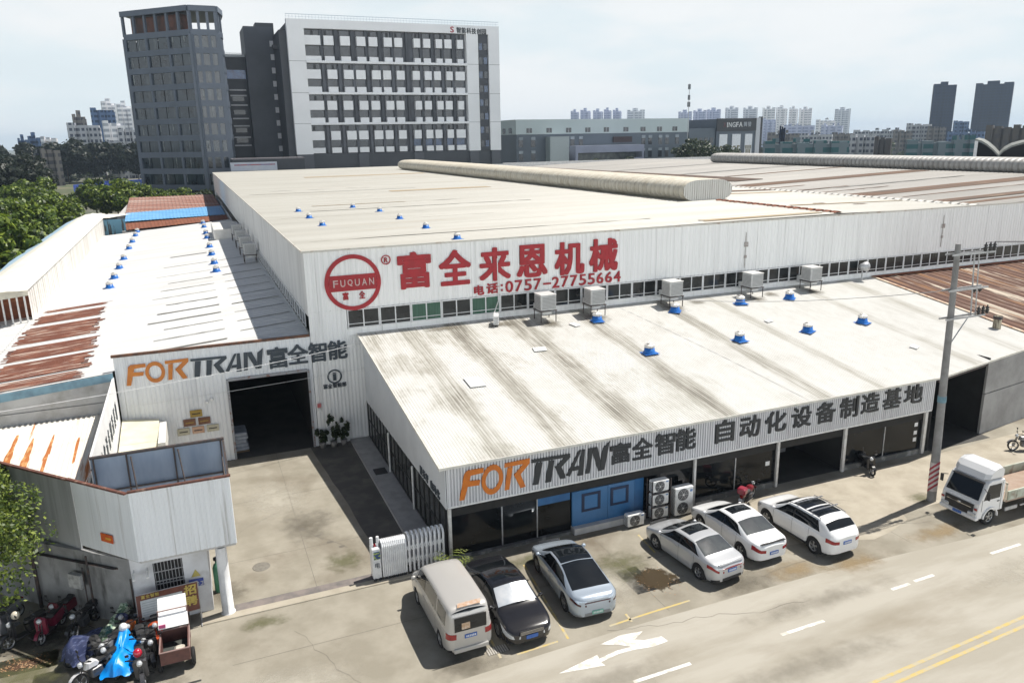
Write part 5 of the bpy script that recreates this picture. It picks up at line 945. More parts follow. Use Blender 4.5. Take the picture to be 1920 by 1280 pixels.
dk[0].location = (-52, 212, 0); dk[1].location = (-66, 215, 0); dk[1]['label'] = 'near black evergreen tree second in the front line of the dark belt'
k = 0
for row, (y, xs, hs) in enumerate(((200, range(-150, -42, 11), 1.0), (230, range(-150, -50, 11), 1.12), (270, range(-160, -48, 13), 1.25), (330, range(-150, -62, 14), 1.35), (400, range(-130, -30, 14), 1.55))):
    for x in xs:
        x2 = x + rr.uniform(-4, 4); y2 = y + rr.uniform(-9, 9); k += 1
        place(dk[k % 2], (x2, y2, 0), rr.uniform(0, 6.28), f'near black tree, {int((x - xs[0]) / xs.step) + 1} from left in row {row + 1} of the dark belt', None, hs * rr.uniform(.85, 1.1))
sb = [tree('dark_shrub', 'dark green shrub against the base of the dark tower', 'shrub', -9, 160, 5.5, 3.4, lf_mid, 1800, .35, 60, 'dark shrubs at the tower foot')]
for i, (x, y, s_) in enumerate(((-4.5, 158, 1.25), (-1, 156, 1.4), (-6.5, 163, 1.1), (1.5, 154.5, 1.3), (-8, 167, 1.0))): place(sb[0], (x, y, 0), i * 1.3, f'dark green shrub {i + 2} from the left at the base of the dark tower', None, s_)
ft = tree('dark_tree', 'broad dark green tree in front of the right end of the pale factory', 'tree', 158, 208, 15.5, 6.5, lf_mid, 2600, .5, 70)
place(ft, (166, 212, 0), 1.0, 'dark green tree left of the black lettered building', None, .95); place(ft, (173, 206, 0), 2.0, 'dark green tree at the corner of the black lettered building', None, .85); place(ft, (124, 214, 0), 2.4, 'small dark tree left under the lilac porch of the factory', None, .62); place(ft, (138, 214, 0), 3, 'small dark tree right under the lilac porch of the factory', None, .64)
hd_ = MB(); rs = np.random.default_rng(3)
tl, _ = crown(0, 0, 0, 1, 1, 1, 10, .1)
mass = MB()
for i in range(90):
    x = rs.uniform(150, 620); y = rs.uniform(320, 640)
    m_, _ = crown(x, y, 4, 9, 9, 6, 60, 1.6, 8, seed=100 + i); mass.add(m_.v, m_.f)
for i in range(60):
    x = rs.uniform(-260, -40); y = rs.uniform(380, 560)
    m_, _ = crown(x, y, 3.5, 9, 9, 5, 60, 1.6, 8, seed=300 + i); mass.add(m_.v, m_.f)
tag(mass.obj('far_trees', lf_mid), 'far dark green tree cover between the low houses', 'trees', None, 'stuff')
BHd = thing('hoarding', 'long blue construction hoarding on the cleared land left of the dark tower', 'fence', (-36, 325, 0))
hb = mat('hoarding_blue', (.015, .05, .28), .6, c2=(.03, .08, .36), scale=.05)
MB().slab([(-49, 318, 0), (-40, 345, 0), (-40, 346, 0), (-49, 319, 0)], (0, 0, 2.8)).obj('board', hb, BHd); MB().slab([(-40, 345, 0), (-20, 352, 0), (-20, 353, 0), (-40, 346, 0)], (0, 0, 2.8)).obj('board', hb, BHd)
for k in range(4):
    t = thing('site_hut', f'small blue and white site hut, {("first", "second", "third", "fourth")[k]} from the left on the cleared land', 'hut', (-41 + k * 4.2, 290, 0), 0, 'site huts'); MB().box(-42.5 + k * 4.2, 290, 0, -39 + k * 4.2, 294, 4).obj('wall', hb, t); MB().box(-41.6 + k * 4.2, 289.9, 1.4, -40.1 + k * 4.2, 289.97, 3.2).obj('white_panel', whs, t)
gl = MB().add([(-60, 255, .02), (-8, 255, .02), (-8, 400, .02), (-60, 400, .02)], [(0, 1, 2, 3)]).obj('cleared_land', mat('cleared', (.10, .11, .06), .95, c2=(.05, .075, .03), scale=.06, c3=(.2, .17, .12), scale3=.08)); tag(gl, kind='structure')
# near tree at the left edge
NT = thing('street_tree', 'leafy green tree reaching into the left edge above the parked motorbikes', 'tree', (-17.4, 2.6, 0))
cm, cs = crown(-17.0, .6, 4.2, 2.75, 2.5, 2.3, 15000, .078, 44, seed=9); cm.obj('crown', lf_near, NT)
f = MB(); f.tube((-17.4, 2.6, 0), (-17.3, 2.0, 3.0), .16, 10, .1)
for c in cs[:14]: f.tube((-17.3, 2.0, 2.9), tuple(c), .05, 5, .015)
f.obj('trunk', bark, NT)
NU = thing('street_tree', 'small bushy tree touching the gatehouse fence at the left edge', 'tree', (-18.2, 5.2, 0))
cm, cs = crown(-17.6, 4.3, 4.1, 1.6, 1.5, 1.6, 6000, .08, 24, seed=12); cm.obj('crown', lf_near, NU)
f = MB(); f.tube((-18.2, 5.2, 0), (-17.8, 4.5, 3.4), .1, 8, .06)
for c in cs[:8]: f.tube((-17.8, 4.5, 3.3), tuple(c), .035, 5, .012)
f.obj('trunk', bark, NU)
NV_ = thing('street_tree', 'dense tree outside the gatehouse fence shading the parked motorbikes', 'tree', (-21, 1.2, 0))
cm, cs = crown(-20.6, 1.2, 5.6, 3.0, 3.2, 2.6, 5200, .14, 34, seed=19); cm.obj('crown', lf_near, NV_)
f = MB(); f.tube((-21, 1.2, 0), (-20.8, 1.2, 4.2), .2, 10, .12)
for c in cs[:9]: f.tube((-20.8, 1.2, 4.0), tuple(c), .05, 5, .015)
f.obj('trunk', bark, NV_)
# palm by the gate and potted plants
lfp = leafmat('leaf_palm', (.10, .15, .03), (.20, .25, .05), (.32, .36, .10))
PM = thing('palm', 'small bright cycad palm between folding gate and black sedan', 'palm', (-.35, -1.35, 0)); fr = MB(); rr2 = random.Random(3)
for k in range(22):
    a = k * 2.399; L_ = rr2.uniform(.75, 1.05); up = rr2.uniform(.25, 1.0); pr = None
    for i in range(9):
        t = i / 8; x = math.cos(a) * L_ * t; y = math.sin(a) * L_ * t; z = .35 + up * math.sin(t * 2.3) * .6
        if pr and i > 0:
            for sd in (-1, 1):
                sx, sy = -math.sin(a) * sd, math.cos(a) * sd; w_ = .15 * math.sin(math.pi * min(1, t + .12)); fr.add([(x, y, z), (x + sx * w_ + math.cos(a) * .06, y + sy * w_ + math.sin(a) * .06, z - .02), (x + sx * w_ + math.cos(a) * .09, y + sy * w_ + math.sin(a) * .09, z - .025), (x + math.cos(a) * .045, y + math.sin(a) * .045, z)], [(0, 1, 2, 3)])
        pr = (x, y, z)
fr.obj('fronds', lfp, PM, world=False); MB().lathe([(.1, 0), (.14, .1), (.12, .4), (0, .45)], n=10).obj('trunk', bark, PM, world=False)
for i, (x, y, h, lb) in enumerate(((-2.95, 14.7, 1.0, 'low dark potted plant nearest the doorway'), (-2.35, 14.55, 1.9, 'tallest dark potted plant beside the doorway'), (-1.75, 14.6, 1.3, 'dark potted plant nearest the showroom corner'))):
    t = thing('potted_plant', lb, 'plant', (x, y, 0), 0, 'potted plants by the doorway'); cm, _ = crown(0, 0, .35 + h * .5, .38, .36, h * .5, 420, .1, 10, seed=80 + i); cm.obj('leaves', lf_mid, t, world=False); MB().lathe([(0, 0), (.15, 0), (.2, .36), (.17, .36), (.16, .3), (0, .3)], n=12).obj('pot', mat('pot_grey', (.2, .19, .18), .7), t, world=False)
# ------------------------------------------------------------------ things on the roofs
ventblue = mat('vent_blue', (.015, .12, .46), .4, c2=(.02, .17, .5), scale=5); ventwhite = mat('vent_metal', (.66, .65, .62), .35, .2, c2=(.5, .48, .45), scale=8)
def turbine(label, x, y, z, group, s=1.0):
    t = thing('turbine_vent', label, 'roof vent', (x, y, z), 0, group)
    f = MB(); f.lathe([(.43, .03), (.41, .08), (.34, .20), (.31, .44), (0, .44)], n=20); f.box(-.50, -.42, .0, .50, .42, .035); f.obj('blue_base', ventblue, t, world=False)
    f = MB(); f.lathe([(.27, .44), (.31, .47), (.325, .56), (.31, .66), (.22, .72), (0, .74)], n=28, star=.10, smooth=False); f.obj('vane_cap', ventwhite, t, world=False); f = MB(); f.lathe([(0, .75), (.20, .74), (.16, .79), (0, .81)], n=14); f.obj('top_plate', ventwhite, t, world=False)
    t.scale = (.9, .9, .74); return t
vt = turbine('blue based roof vent nearest the fascia at the left of the showroom roof', 14.3, 7.25, rz(7.25) + .03, 'roof vents on the showroom roof')
for x, y, lb in ((13.95, 12.7, 'blue based roof vent below the second cooler box on the showroom roof'), (19.7, 12.75, 'blue based roof vent directly below the third cooler box'), (20.5, 7.25, 'blue based roof vent in the middle of the front row on the showroom roof'), (24.9, 12.75, 'blue based roof vent below the fourth cooler box'), (25.6, 7.2, 'blue based roof vent third from left in the front row'), (29.0, 12.65, 'blue based roof vent furthest right in the back row'), (30.2, 7.35, 'blue based roof vent furthest right in the front row')):
    place(vt, (x, y, rz(y) + .03), x, lb)
LA = 'left row on the white shed roof'; LB = 'right row on the white shed roof'
ords = ['first', 'second', 'third', 'fourth', 'fifth', 'sixth', 'seventh', 'eighth']
for i, y in enumerate((43.2, 48.4, 54.6, 61, 70, 76.8, 84, 88.8)): place(vt, (-15.45, y, lz(-15.45) + .02), y, f'blue roof vent, {ords[i]} from the front in the {LA}', 'roof vents on the white shed roof', (.86, .86, .70))
for i, y in enumerate((43.2, 48.2, 54.6, 61, 70, 75, 83.4, 88.6)): place(vt, (-7.0, y, lz(-7) + .02), y, f'blue roof vent, {ords[i]} from the front in the {LB}', 'roof vents on the white shed roof', (.86, .86, .70))
for i, (x, y) in enumerate(((6.1, 15.9), (6.15, 22.7), (6.2, 29.9), (6.3, 37.0), (5.1, 42.4), (.1, 28.3), (.12, 34.8), (.15, 41.3))):
    place(vt, (x, y, roofz(x) + .02), y, f'small blue roof vent, {ords[i] if i < 5 else ords[i - 5]} from the front in the cream roof {"right" if i < 5 else "left"} row', 'roof vents on the big cream roof', (.62, .62, .50))
coolm = mat('cooler_plastic', (.56, .56, .55), .5, c2=(.46, .46, .45), scale=3); coolg = mat('cooler_grille', (.34, .34, .33), .6, c2=(.26, .26, .26), scale=14, stretch=(1, 1, 3))
def cooler(label, x, y, z, rzv, group, duct=True):
    t = thing('cooler_box', label, 'air cooler', (x, y, z), rzv, group); h0 = .72; 
    f = MB(); f.bbox(-.5, -.5, h0, .5, .5, h0 + .92, .03); f.obj('case', coolm, t, world=False)
    f = MB(); f.bbox(-.53, -.53, h0 + .925, .53, .53, h0 + .98, .02); f.obj('lid', coolm, t, world=False)
    for ax, sg in ((0, 1), (0, -1), (1, 1), (1, -1)):
        f = MB()
        for k in range(9):
            z0 = h0 + .1 + k * .085
            if ax == 0: f.box(*sorted((sg * .505, sg * .515))[:1], -.41, z0, sorted((sg * .505, sg * .515))[1], .41, z0 + .045)
            else: f.box(-.41, sorted((sg * .505, sg * .515))[0], z0, .48, sorted((sg * .505, sg * .515))[1], z0 + .05)
        f.obj('grille', coolg, t, world=False)
    f = MB()
    for sx in (-.5, .5):
        for sy in (-.5, .5): f.tube((sx, sy, 0), (sx, sy, h0), .03, 6)
    f.box(-.56, -.56, h0 - .06, .56, -.5, h0 - .01); f.box(-.56, .5, h0 - .06, .56, .56, h0 - .01); f.box(-.56, -.5, h0 - .06, -.5, .5, h0 - .01); f.box(.5, -.5, h0 - .06, .56, .5, h0 - .01); f.obj('stand', darksteel, t, world=False)
    f = MB(); f.box(-.3, -.3, h0 - .3, .3, .3, h0 - .07); f.box(-.3, .31, h0 - .28, .3, 1.1, h0 + .2); f.obj('duct', coolm, t, world=False)
    return t
cl = cooler('grey cooler box furthest left against the window strip above the showroom', 10.9, 13.75, rz(13.75) + .03, 0, 'cooler boxes on the showroom roof')
for x, lb in ((14.35, 'grey cooler box second from left, below the end of the phone number'), (20.15, 'grey cooler box in the middle of the five along the window strip'), (26.7, 'grey cooler box second from right along the window strip'), (31.9, 'grey cooler box furthest right along the window strip')): place(cl, (x, 13.8, rz(13.8) + .03), 0, lb)
for i, (y, lb) in enumerate(((45.5, 'grey cooler box nearest to us on the side wall above the white shed roof'), (51, 'grey cooler box second from the front on the side wall'), (57, 'grey cooler box third from the front on the side wall'), (63.5, 'grey cooler box furthest back on the side wall'))): place(cl, (-3.95, y, 6.72), -1.57, lb, 'cooler boxes on the side wall', 1.05)
dm = thing('roof_blocks', 'low square openings with dark rims lying by the coolers', 'roof hatch', (0, 0, 0)); bpy.data.objects.remove(dm)
DB = thing('duct_box', 'large pale duct box joining the warehouse wall above the white shed roof', 'duct', (-4.8, 72, lz(-4.8))); MB().bbox(-6.3, 67, lz(-6) + .02, -3.2, 76, 7.7, .06).obj('casing', mat('duct_white', (.7, .69, .66), .5, c2=(.6, .58, .54), scale=1), DB); MB().box(-6.35, 69.8, 6.6, -6.31, 70, 7.6).obj('seam', seammat, DB)
ACM = whitesteel; fanb = mat('fan_black', (.02, .02, .022), .5)
def ac(name, label, x, y, z, rzv, W_, D_, H_, fans, group):
    t = thing(name, label, 'air conditioner', (x, y, z), rzv, group); MB().bbox(-W_ / 2, -D_ / 2, .05, W_ / 2, D_ / 2, H_, .025).obj('case', ACM, t, world=False)
    r = min(W_ * .33, H_ / fans * .42); fx = -W_ * .08
    for k in range(fans):
        zc = .05 + (H_ - .05) * (k + .5) / fans; f = MB(); f.lathe([(0, -D_ / 2 - .015), (r, -D_ / 2 - .015), (r, -D_ / 2 + .01)], (fx, 0, zc), 26, 'y', False); fo = f.obj('fan_opening', fanb, t, world=False)
        f = MB()
        for q in (.35, .6, .85): 
            f.lathe([(r * q - .008, -D_ / 2 - .03), (r * q + .008, -D_ / 2 - .03)], (fx, 0, zc), 24, 'y', False)
        for a in range(6): f.tube((fx, -D_ / 2 - .025, zc), (fx + r * math.cos(a * 1.047), -D_ / 2 - .025, zc + r * math.sin(a * 1.047)), .007, 4)
        f.obj('fan_guard', greysteel, fo, world=False); f = MB(); f.lathe([(0, -D_ / 2 - .04), (r * .18, -D_ / 2 - .035)], (fx, 0, zc), 12, 'y'); f.obj('hub', whitesteel, fo, world=False)
    f = MB()
    for k in range(int(H_ / .07) - 2): f.box(W_ / 2 - .005, -D_ * .35, .12 + k * .07, W_ / 2 + .008, D_ * .35, .145 + k * .07); f.box(-W_ / 2 - .008, -D_ * .35, .12 + k * .07, -W_ / 2 + .005, D_ * .35, .145 + k * .07)
    f.obj('side_louvre', mat('louvre_dark', (.09, .09, .09), .6), t, world=False); MB().box(W_ * .3, -D_ / 2 - .012, H_ * .82, W_ * .44, -D_ / 2 + .001, H_ * .9).obj('badge', mat('badge', (.1, .2, .4), .5), t, world=False)
    f = MB(); f.box(-W_ * .4, -D_ / 2, 0, -W_ * .3, D_ / 2, .05); f.box(W_ * .3, -D_ / 2, 0, W_ * .4, D_ / 2, .05); f.obj('feet', blackframe, t, world=False)
    return t
ac('outdoor_unit', 'small white air conditioner unit standing on the showroom roof under a white hose', 7.75, 14.0, rz(14) + .03, 1.2, .8, .32, .62, 1, None)
MB_h = MB(); MB_h.path([(8.3, 15.0, 10.2), (8.32, 15.0, 8.2), (8.28, 14.9, 7.6), (7.9, 14.6, 7.0), (7.75, 14.3, 6.7)], .03, 6); tag(MB_h.obj('hose', whitesteel), 'white hose hanging down the wall to the roof air conditioner', 'hose')
for k, lb in enumerate(('white air conditioner at the bottom of the stack of three by the dark glass', 'white air conditioner in the middle of the stack of three', 'white air conditioner on top of the stack of three by the dark glass')): ac('outdoor_unit', lb, 9.95, -.62, .04 + k * .66, 0, .86, .36, .60, 1, 'stacked air conditioners')
ac('outdoor_unit', 'tall white air conditioner with two fans beside the stack of three', 11.15, -.75, .02, 0, .98, .4, 1.42, 2, None); ac('outdoor_unit', 'low white air conditioner on the ground in front of the blue panels', 8.55, -.80, .02, 0, .86, .36, .62, 1, None)
rk = thing('steel_rack', 'dark steel rack holding the stacked air conditioners', 'rack', (9.95, -.6, 0)); f = MB()
for sx in (-.5, .5):
    for sy in (-.22, .22): f.box(9.95 + sx - .02, -.62 + sy - .02, 0, 9.95 + sx + .02, -.62 + sy + .02, 2.0)
f.obj('uprights', darksteel, rk)
for k in range(3):
    for ya, yb in ((-.84, -.80), (-.44, -.40)): MB().box(9.43, ya, k * .66, 10.47, yb, .035 + k * .66).obj('shelf_bar', darksteel, rk)
# ridge ventilators
def ridgevent(label, x, y0, y1, z, w_, h):
    t = thing('ridge_ventilator', label, 'ventilator', (x, y0, z)); k = int((y1 - y0) / .75); prof = []
    for i in range(17):
        a = math.pi * i / 16; prof.append((math.copysign(abs(math.cos(a)) ** .55, math.cos(a)) * w_ / 2, 0))
    ang = [math.pi * (-.42 + 1.84 * i / 20) for i in range(21)]
    pr = [(math.copysign(abs(math.cos(a)) ** .6, math.cos(a)) * w_ / 2, h / 2 + math.copysign(abs(math.sin(a)) ** .8, math.sin(a)) * h / 2) for a in ang]
    V = []; F = []; n = len(pr)
    for i in range(k + 1):
        y = y0 + (y1 - y0) * i / k
        for sc, dy in ((1.0, 0), (1.0, .5 * (y1 - y0) / k), (1.035, .55 * (y1 - y0) / k), (1.035, .95 * (y1 - y0) / k)):
            if i == k and dy > 0: continue
            for a, b in pr: V.append((x + a * sc, y + dy, z + h / 2 + (b - h / 2) * sc))
    for r in range(len(V) // n - 1):
        for i in range(n - 1): F.append((r * n + i, r * n + i + 1, (r + 1) * n + i + 1, (r + 1) * n + i))
    MB().add(V, F, True).obj('shell', mat('ventilator_shell', (.60, .56, .47), .45, c2=(.46, .41, .32), scale=.9, stretch=(1, 2.5, 1), lo=.4, hi=.7) if x < 60 else mat('ventilator_shell_grey', (.42, .41, .39), .5, c2=(.33, .32, .30), scale=.9, stretch=(1, 2.5, 1)), t)
    f = MB(); m = len(pr); base = [(x + a, y0 - .02, z + b) for a, b in pr]
    k2 = 22; xs = np.linspace(-w_ / 2 * .985, w_ / 2 * .985, k2 + 1)
    def top(xx): u = min(1, abs(xx) / (w_ / 2)); c_ = u ** (1 / .6); return h / 2 + (max(0, 1 - c_ ** 2) ** .5) ** .8 * h / 2
    for a, b in zip(xs[:-1], xs[1:]):
        f.quad((x + a, y0 - .02, z + max(0, h - top(a))), (x + b - .06, y0 - .02, z + max(0, h - top(b))), (x + b - .06, y0 - .02, z + top(b)), (x + a, y0 - .02, z + top(a))); f.quad((x + b - .06, y0 - .06, z + max(0, h - top(b))), (x + b, y0 - .06, z + max(0, h - top(b))), (x + b, y0 - .06, z + top(b)), (x + b - .06, y0 - .06, z + top(b)))
    f.obj('end_plate', mat('end_plate', (.68, .67, .63), .5, c2=(.58, .57, .53), scale=2, stretch=(4, 1, .2)), t)
    f = MB(); f.box(x - w_ * .36, y0 + .3, z - .25, x + w_ * .36, y1 - .3, z + .05); f.obj('throat', mat('throat_dark', (.06, .045, .03), .8), t)
    return t
ridgevent('long cream rounded ventilator along the ridge of the big warehouse roof', 34.9, 30.3, 131, 11.42, 5.3, 1.92)
ridgevent('long grey rounded ventilator on the far right roof ridge', 83.5, 24, 92, 12.22, 5.0, 1.75)
PP = thing('roof_pipe', 'rusty upright pipe on the showroom roof near the rusty sheets', 'pipe', (38.1, 4.0, rz(4.0))); MB().lathe([(.24, 0), (.24, .78), (.21, .78), (.21, .1), (0, .1)], (38.1, 4.0, rz(4.0)), 16).obj('pipe_wall', mat('stained_pipe', (.42, .38, .28), .7, c2=(.16, .13, .09), scale=3, stretch=(3, 3, .4), lo=.45, hi=.6), PP); MB().lathe([(.27, .60), (.27, .80), (.245, .80)], (38.1, 4.0, rz(4.0)), 16).obj('rim', darksteel, PP)
FLt = thing('floodlight', 'grey floodlight on a short stand by the window strip', 'floodlight', (37.6, 14.6, rz(14.6))); MB().tube((37.6, 14.6, rz(14.6)), (37.6, 14.6, rz(14.6) + .9), .05, 8).obj('stand', greysteel, FLt); f = MB(); f.lathe([(0, -.35), (.2, -.32), (.3, 0), (.38, .25), (.36, .27), (0, .1)], (0, 0, 0), 18, 'x'); f.v = [(a + 37.6, b + 14.5, c + rz(14.6) + 1.05) for a, b, c in f.v]; f.obj('lamp_head', greysteel, FLt)
for i, (x, y, s_) in enumerate(((8.6, 9.6, .5), (3.66, 6.64, .75), (24.5, 9.4, .35), (12.3, 12.5, .4), (30, 3.2, .4))):
    f = MB(); z = rz(y) + .05; c, s2 = math.cos(i * 1.7), math.sin(i * 1.7); P = [(x + s_ * (a * c - b * s2), y + s_ * (a * s2 + b * c)) for a, b in ((-.8, -.5), (.7, -.6), (.9, .4), (-.6, .6))]; f.slab([(a, b, rz(b) + .05) for a, b in P], (0, 0, .03)); tag(f.obj('loose_sheet', roofleft), ('small white sheet scrap on the roof left of the second skylight band', 'largest white sheet scrap near the left roof edge', 'small white sheet scrap between two front vents', 'small sheet scrap below the first cooler box', 'small sheet scrap at the right end of the showroom roof')[i], 'sheet scrap', 'loose sheets on the showroom roof')
# ------------------------------------------------------------------ pole and wires
UP = thing('utility_pole', 'tall grey concrete utility pole with crossarms and red white stripes at its foot', 'utility pole', (22.85, -4.55, 0))
pt = aty(1795, 457, -4.35); base = np.array((22.85, -4.55, 0.)); topp = np.array((pt[0], -4.4, pt[2])); dirp = topp - base; dirp /= np.linalg.norm(dirp)
polem = mat('pole_concrete', (.27, .265, .26), .85, c2=(.2, .195, .19), scale=2)
MB().tube(base, topp, .21, 16, .115).obj('pole', polem, UP)
f = MB()
for k in range(5):
    a = base + dirp * (.62 + k * .27); n = 20; V = []
    for i in range(n + 1):
        t = 2 * math.pi * i / n; h = .24 * math.sin(t + 2.9); r = .214
        for dz in (0, .13): q = a + dirp * (h + dz); V.append((q[0] + r * math.cos(t), q[1] + r * math.sin(t), q[2]))
    f.add(V, [(2 * i, 2 * i + 2, 2 * i + 3, 2 * i + 1) for i in range(n)], True)
f.obj('red_stripes', mat('stripe_red', (.36, .04, .06), .6, c2=(.28, .03, .05), scale=5), UP)
a = base + dirp * .55; b = base + dirp * 2.0; MB().tube(a, b, .2125, 20, .206, caps=False).obj('white_band', mat('stripe_white', (.6, .55, .54), .6), UP)
a = base + dirp * 5.0; MB().tube(a, a + dirp * .3, .190, 16, .188, caps=False).obj('blue_tag', mat('tag_blue', (.16, .30, .36), .6, c2=(.12, .22, .28), scale=3), UP)
f = MB()
for h, x1 in ((11.9, 2.2), (10.3, 2.0), (9.0, 2.0)):
    c = base + dirp * h; f.box(c[0] - .5, c[1] - .2, c[2] - .04, c[0] + x1, c[1] - .14, c[2] + .04); f.box(c[0] - .5, c[1] + .14, c[2] - .04, c[0] + x1, c[1] + .2, c[2] + .04)
c1 = base + dirp * 12; c2 = base + dirp * 9.0; f.tube(c1 + (1.1, 0, 0), c2 + (1.3, 0, 0), .035, 6); f.tube(c1 + (1.4, 0, 0), c2 + (1.6, 0, 0), .03, 6); f.tube(c2 + (1.2, 0, 0), base + dirp * 7.6, .03, 6); f.obj('crossarms', greysteel, UP)
insm = mat('insulator', (.03, .028, .028), .35)
for h in (11.9, 9.0):
    c = base + dirp * h
    for dx in (1.55, 1.85, 2.12): MB().lathe([(.03, 0), (.09, .05), (.05, .1), (.1, .16), (.05, .22), (.09, .28), (.03, .34), (.02, .42), (0, .42)], (c[0] + dx, c[1] - .17, c[2] + .04), 10).obj('insulator', insm, UP)
for dx in (1.6, 1.95): c = base + dirp * 10.3; MB().lathe([(.03, 0), (.09, -.05), (.05, -.1), (.1, -.16), (.05, -.22), (0, -.3)], (c[0] + dx, c[1] + .17, c[2] - .03), 10).obj('insulator', insm, UP)
def wire(label, a, b, sag, r, m=greysteel):
    a = np.array(a, float); b = np.array(b, float); P = [a + (b - a) * t - np.array((0, 0, sag * 4 * t * (1 - t))) for t in np.linspace(0, 1, 15)]; tag(MB().path(P, r, 5).obj('cable', m), label, 'cable', None)
c = base + dirp * 10.3
wire('thin grey cable running from the pole along the window strip to the third cooler', c, (17.0, 14.7, 7.2), .5, .016); wire('thin pale cable crossing the yard sign to the showroom roof corner', (-24, 9.5, 6.0), (-.3, 14.6, 6.0), .35, .016, framewhite); wire('thin pale cable crossing the dark doorway', (-13.1, 14.95, 3.9), (-.2, 14.95, 4.4), .06, .012, framewhite)

c = base + dirp * 11.9
for dx, lb in ((1.55, 'thin overhead wire leaving the left top insulator towards the right edge'), (2.12, 'thin overhead wire leaving the right top insulator towards the right edge')): wire(lb, (c[0] + dx, c[1] - .17, c[2] + .45), (c[0] + 48, c[1] + 1.5, c[2] + .8), .9, .012, insm)
# ------------------------------------------------------------------ vehicles
carglass = mat('car_glass', (.006, .008, .010), .03, c2=(.012, .014, .016), scale=1, spec=.5)
rearglass = mat('rear_glass', (.05, .055, .06), .05, c2=(.08, .09, .09), scale=1.2, spec=.9)
tyrem = mat('tyre', (.016, .016, .017), .85); rimm = mat('rim', (.42, .43, .44), .3, .7, c2=(.32, .32, .33), scale=9); blackp = mat('black_plastic', (.02, .02, .022), .5); lampred = mat('lamp_red', (.30, .010, .012), .15, c2=(.2, .006, .01), scale=9, coat=.6); lampclear = mat('lamp_clear', (.62, .64, .66), .1, .2, c2=(.4, .42, .44), scale=14); plateblue = mat('plate_blue', (.03, .10, .36), .5, c2=(.05, .14, .42), scale=16); plategreen = mat('plate_green', (.10, .34, .26), .5, c2=(.2, .42, .34), scale=14); platewhite = mat('plate_ink', (.7, .72, .74), .5); chrome = mat('chrome', (.6, .6, .61), .12, 1.0, c2=(.5, .5, .5), scale=9); seamd = mat('panel_gap', (.02, .02, .02), .7)
def paint(name, c, met=0.0, r=.3): return mat(name, c, r, met, c2=tuple(x * .96 for x in c), scale=.8, coat=.7)
def wheel(par, x, y, r, wd, side):
    t = MB(); t.lathe([(r * .62, -wd / 2), (r * .93, -wd / 2), (r, -wd * .36), (r, wd * .36), (r * .93, wd / 2), (r * .62, wd / 2)], (x, y, r), 26, 'y'); w_ = t.obj('wheel', tyrem, par, world=False)
    yo = y + side * (wd / 2 - .02); f = MB(); f.lathe([(r * .66, yo), (r * .63, yo + side * .012), (r * .57, yo - side * .02)], (x, 0, r), 26, 'y')
    for k in range(5):
        a = k * 1.2566 + .3; c, s_ = math.cos(a), math.sin(a); p0 = np.array((c * r * .08, s_ * r * .08)); p1 = np.array((c * r * .62, s_ * r * .62)); n_ = np.array((-s_, c)) * r * .085
        q = [p0 - n_ * .8, p1 - n_ * 1.3, p1 + n_ * 1.3, p0 + n_ * .8]; f.slab([(x + u, yo - side * .03, r + v) for u, v in q], (0, side * .03, 0))
    f.lathe([(0, yo + side * .01), (r * .14, yo), (r * .15, yo - side * .03)], (x, 0, r), 14, 'y'); f.obj('rim', rimm, w_, world=False)
    f = MB(); f.lathe([(0, yo - side * .06), (r * .62, yo - side * .06)], (x, 0, r), 20, 'y'); f.obj('brake_disc', mat('brake_dark', (.05, .05, .052), .5), w_, world=False)
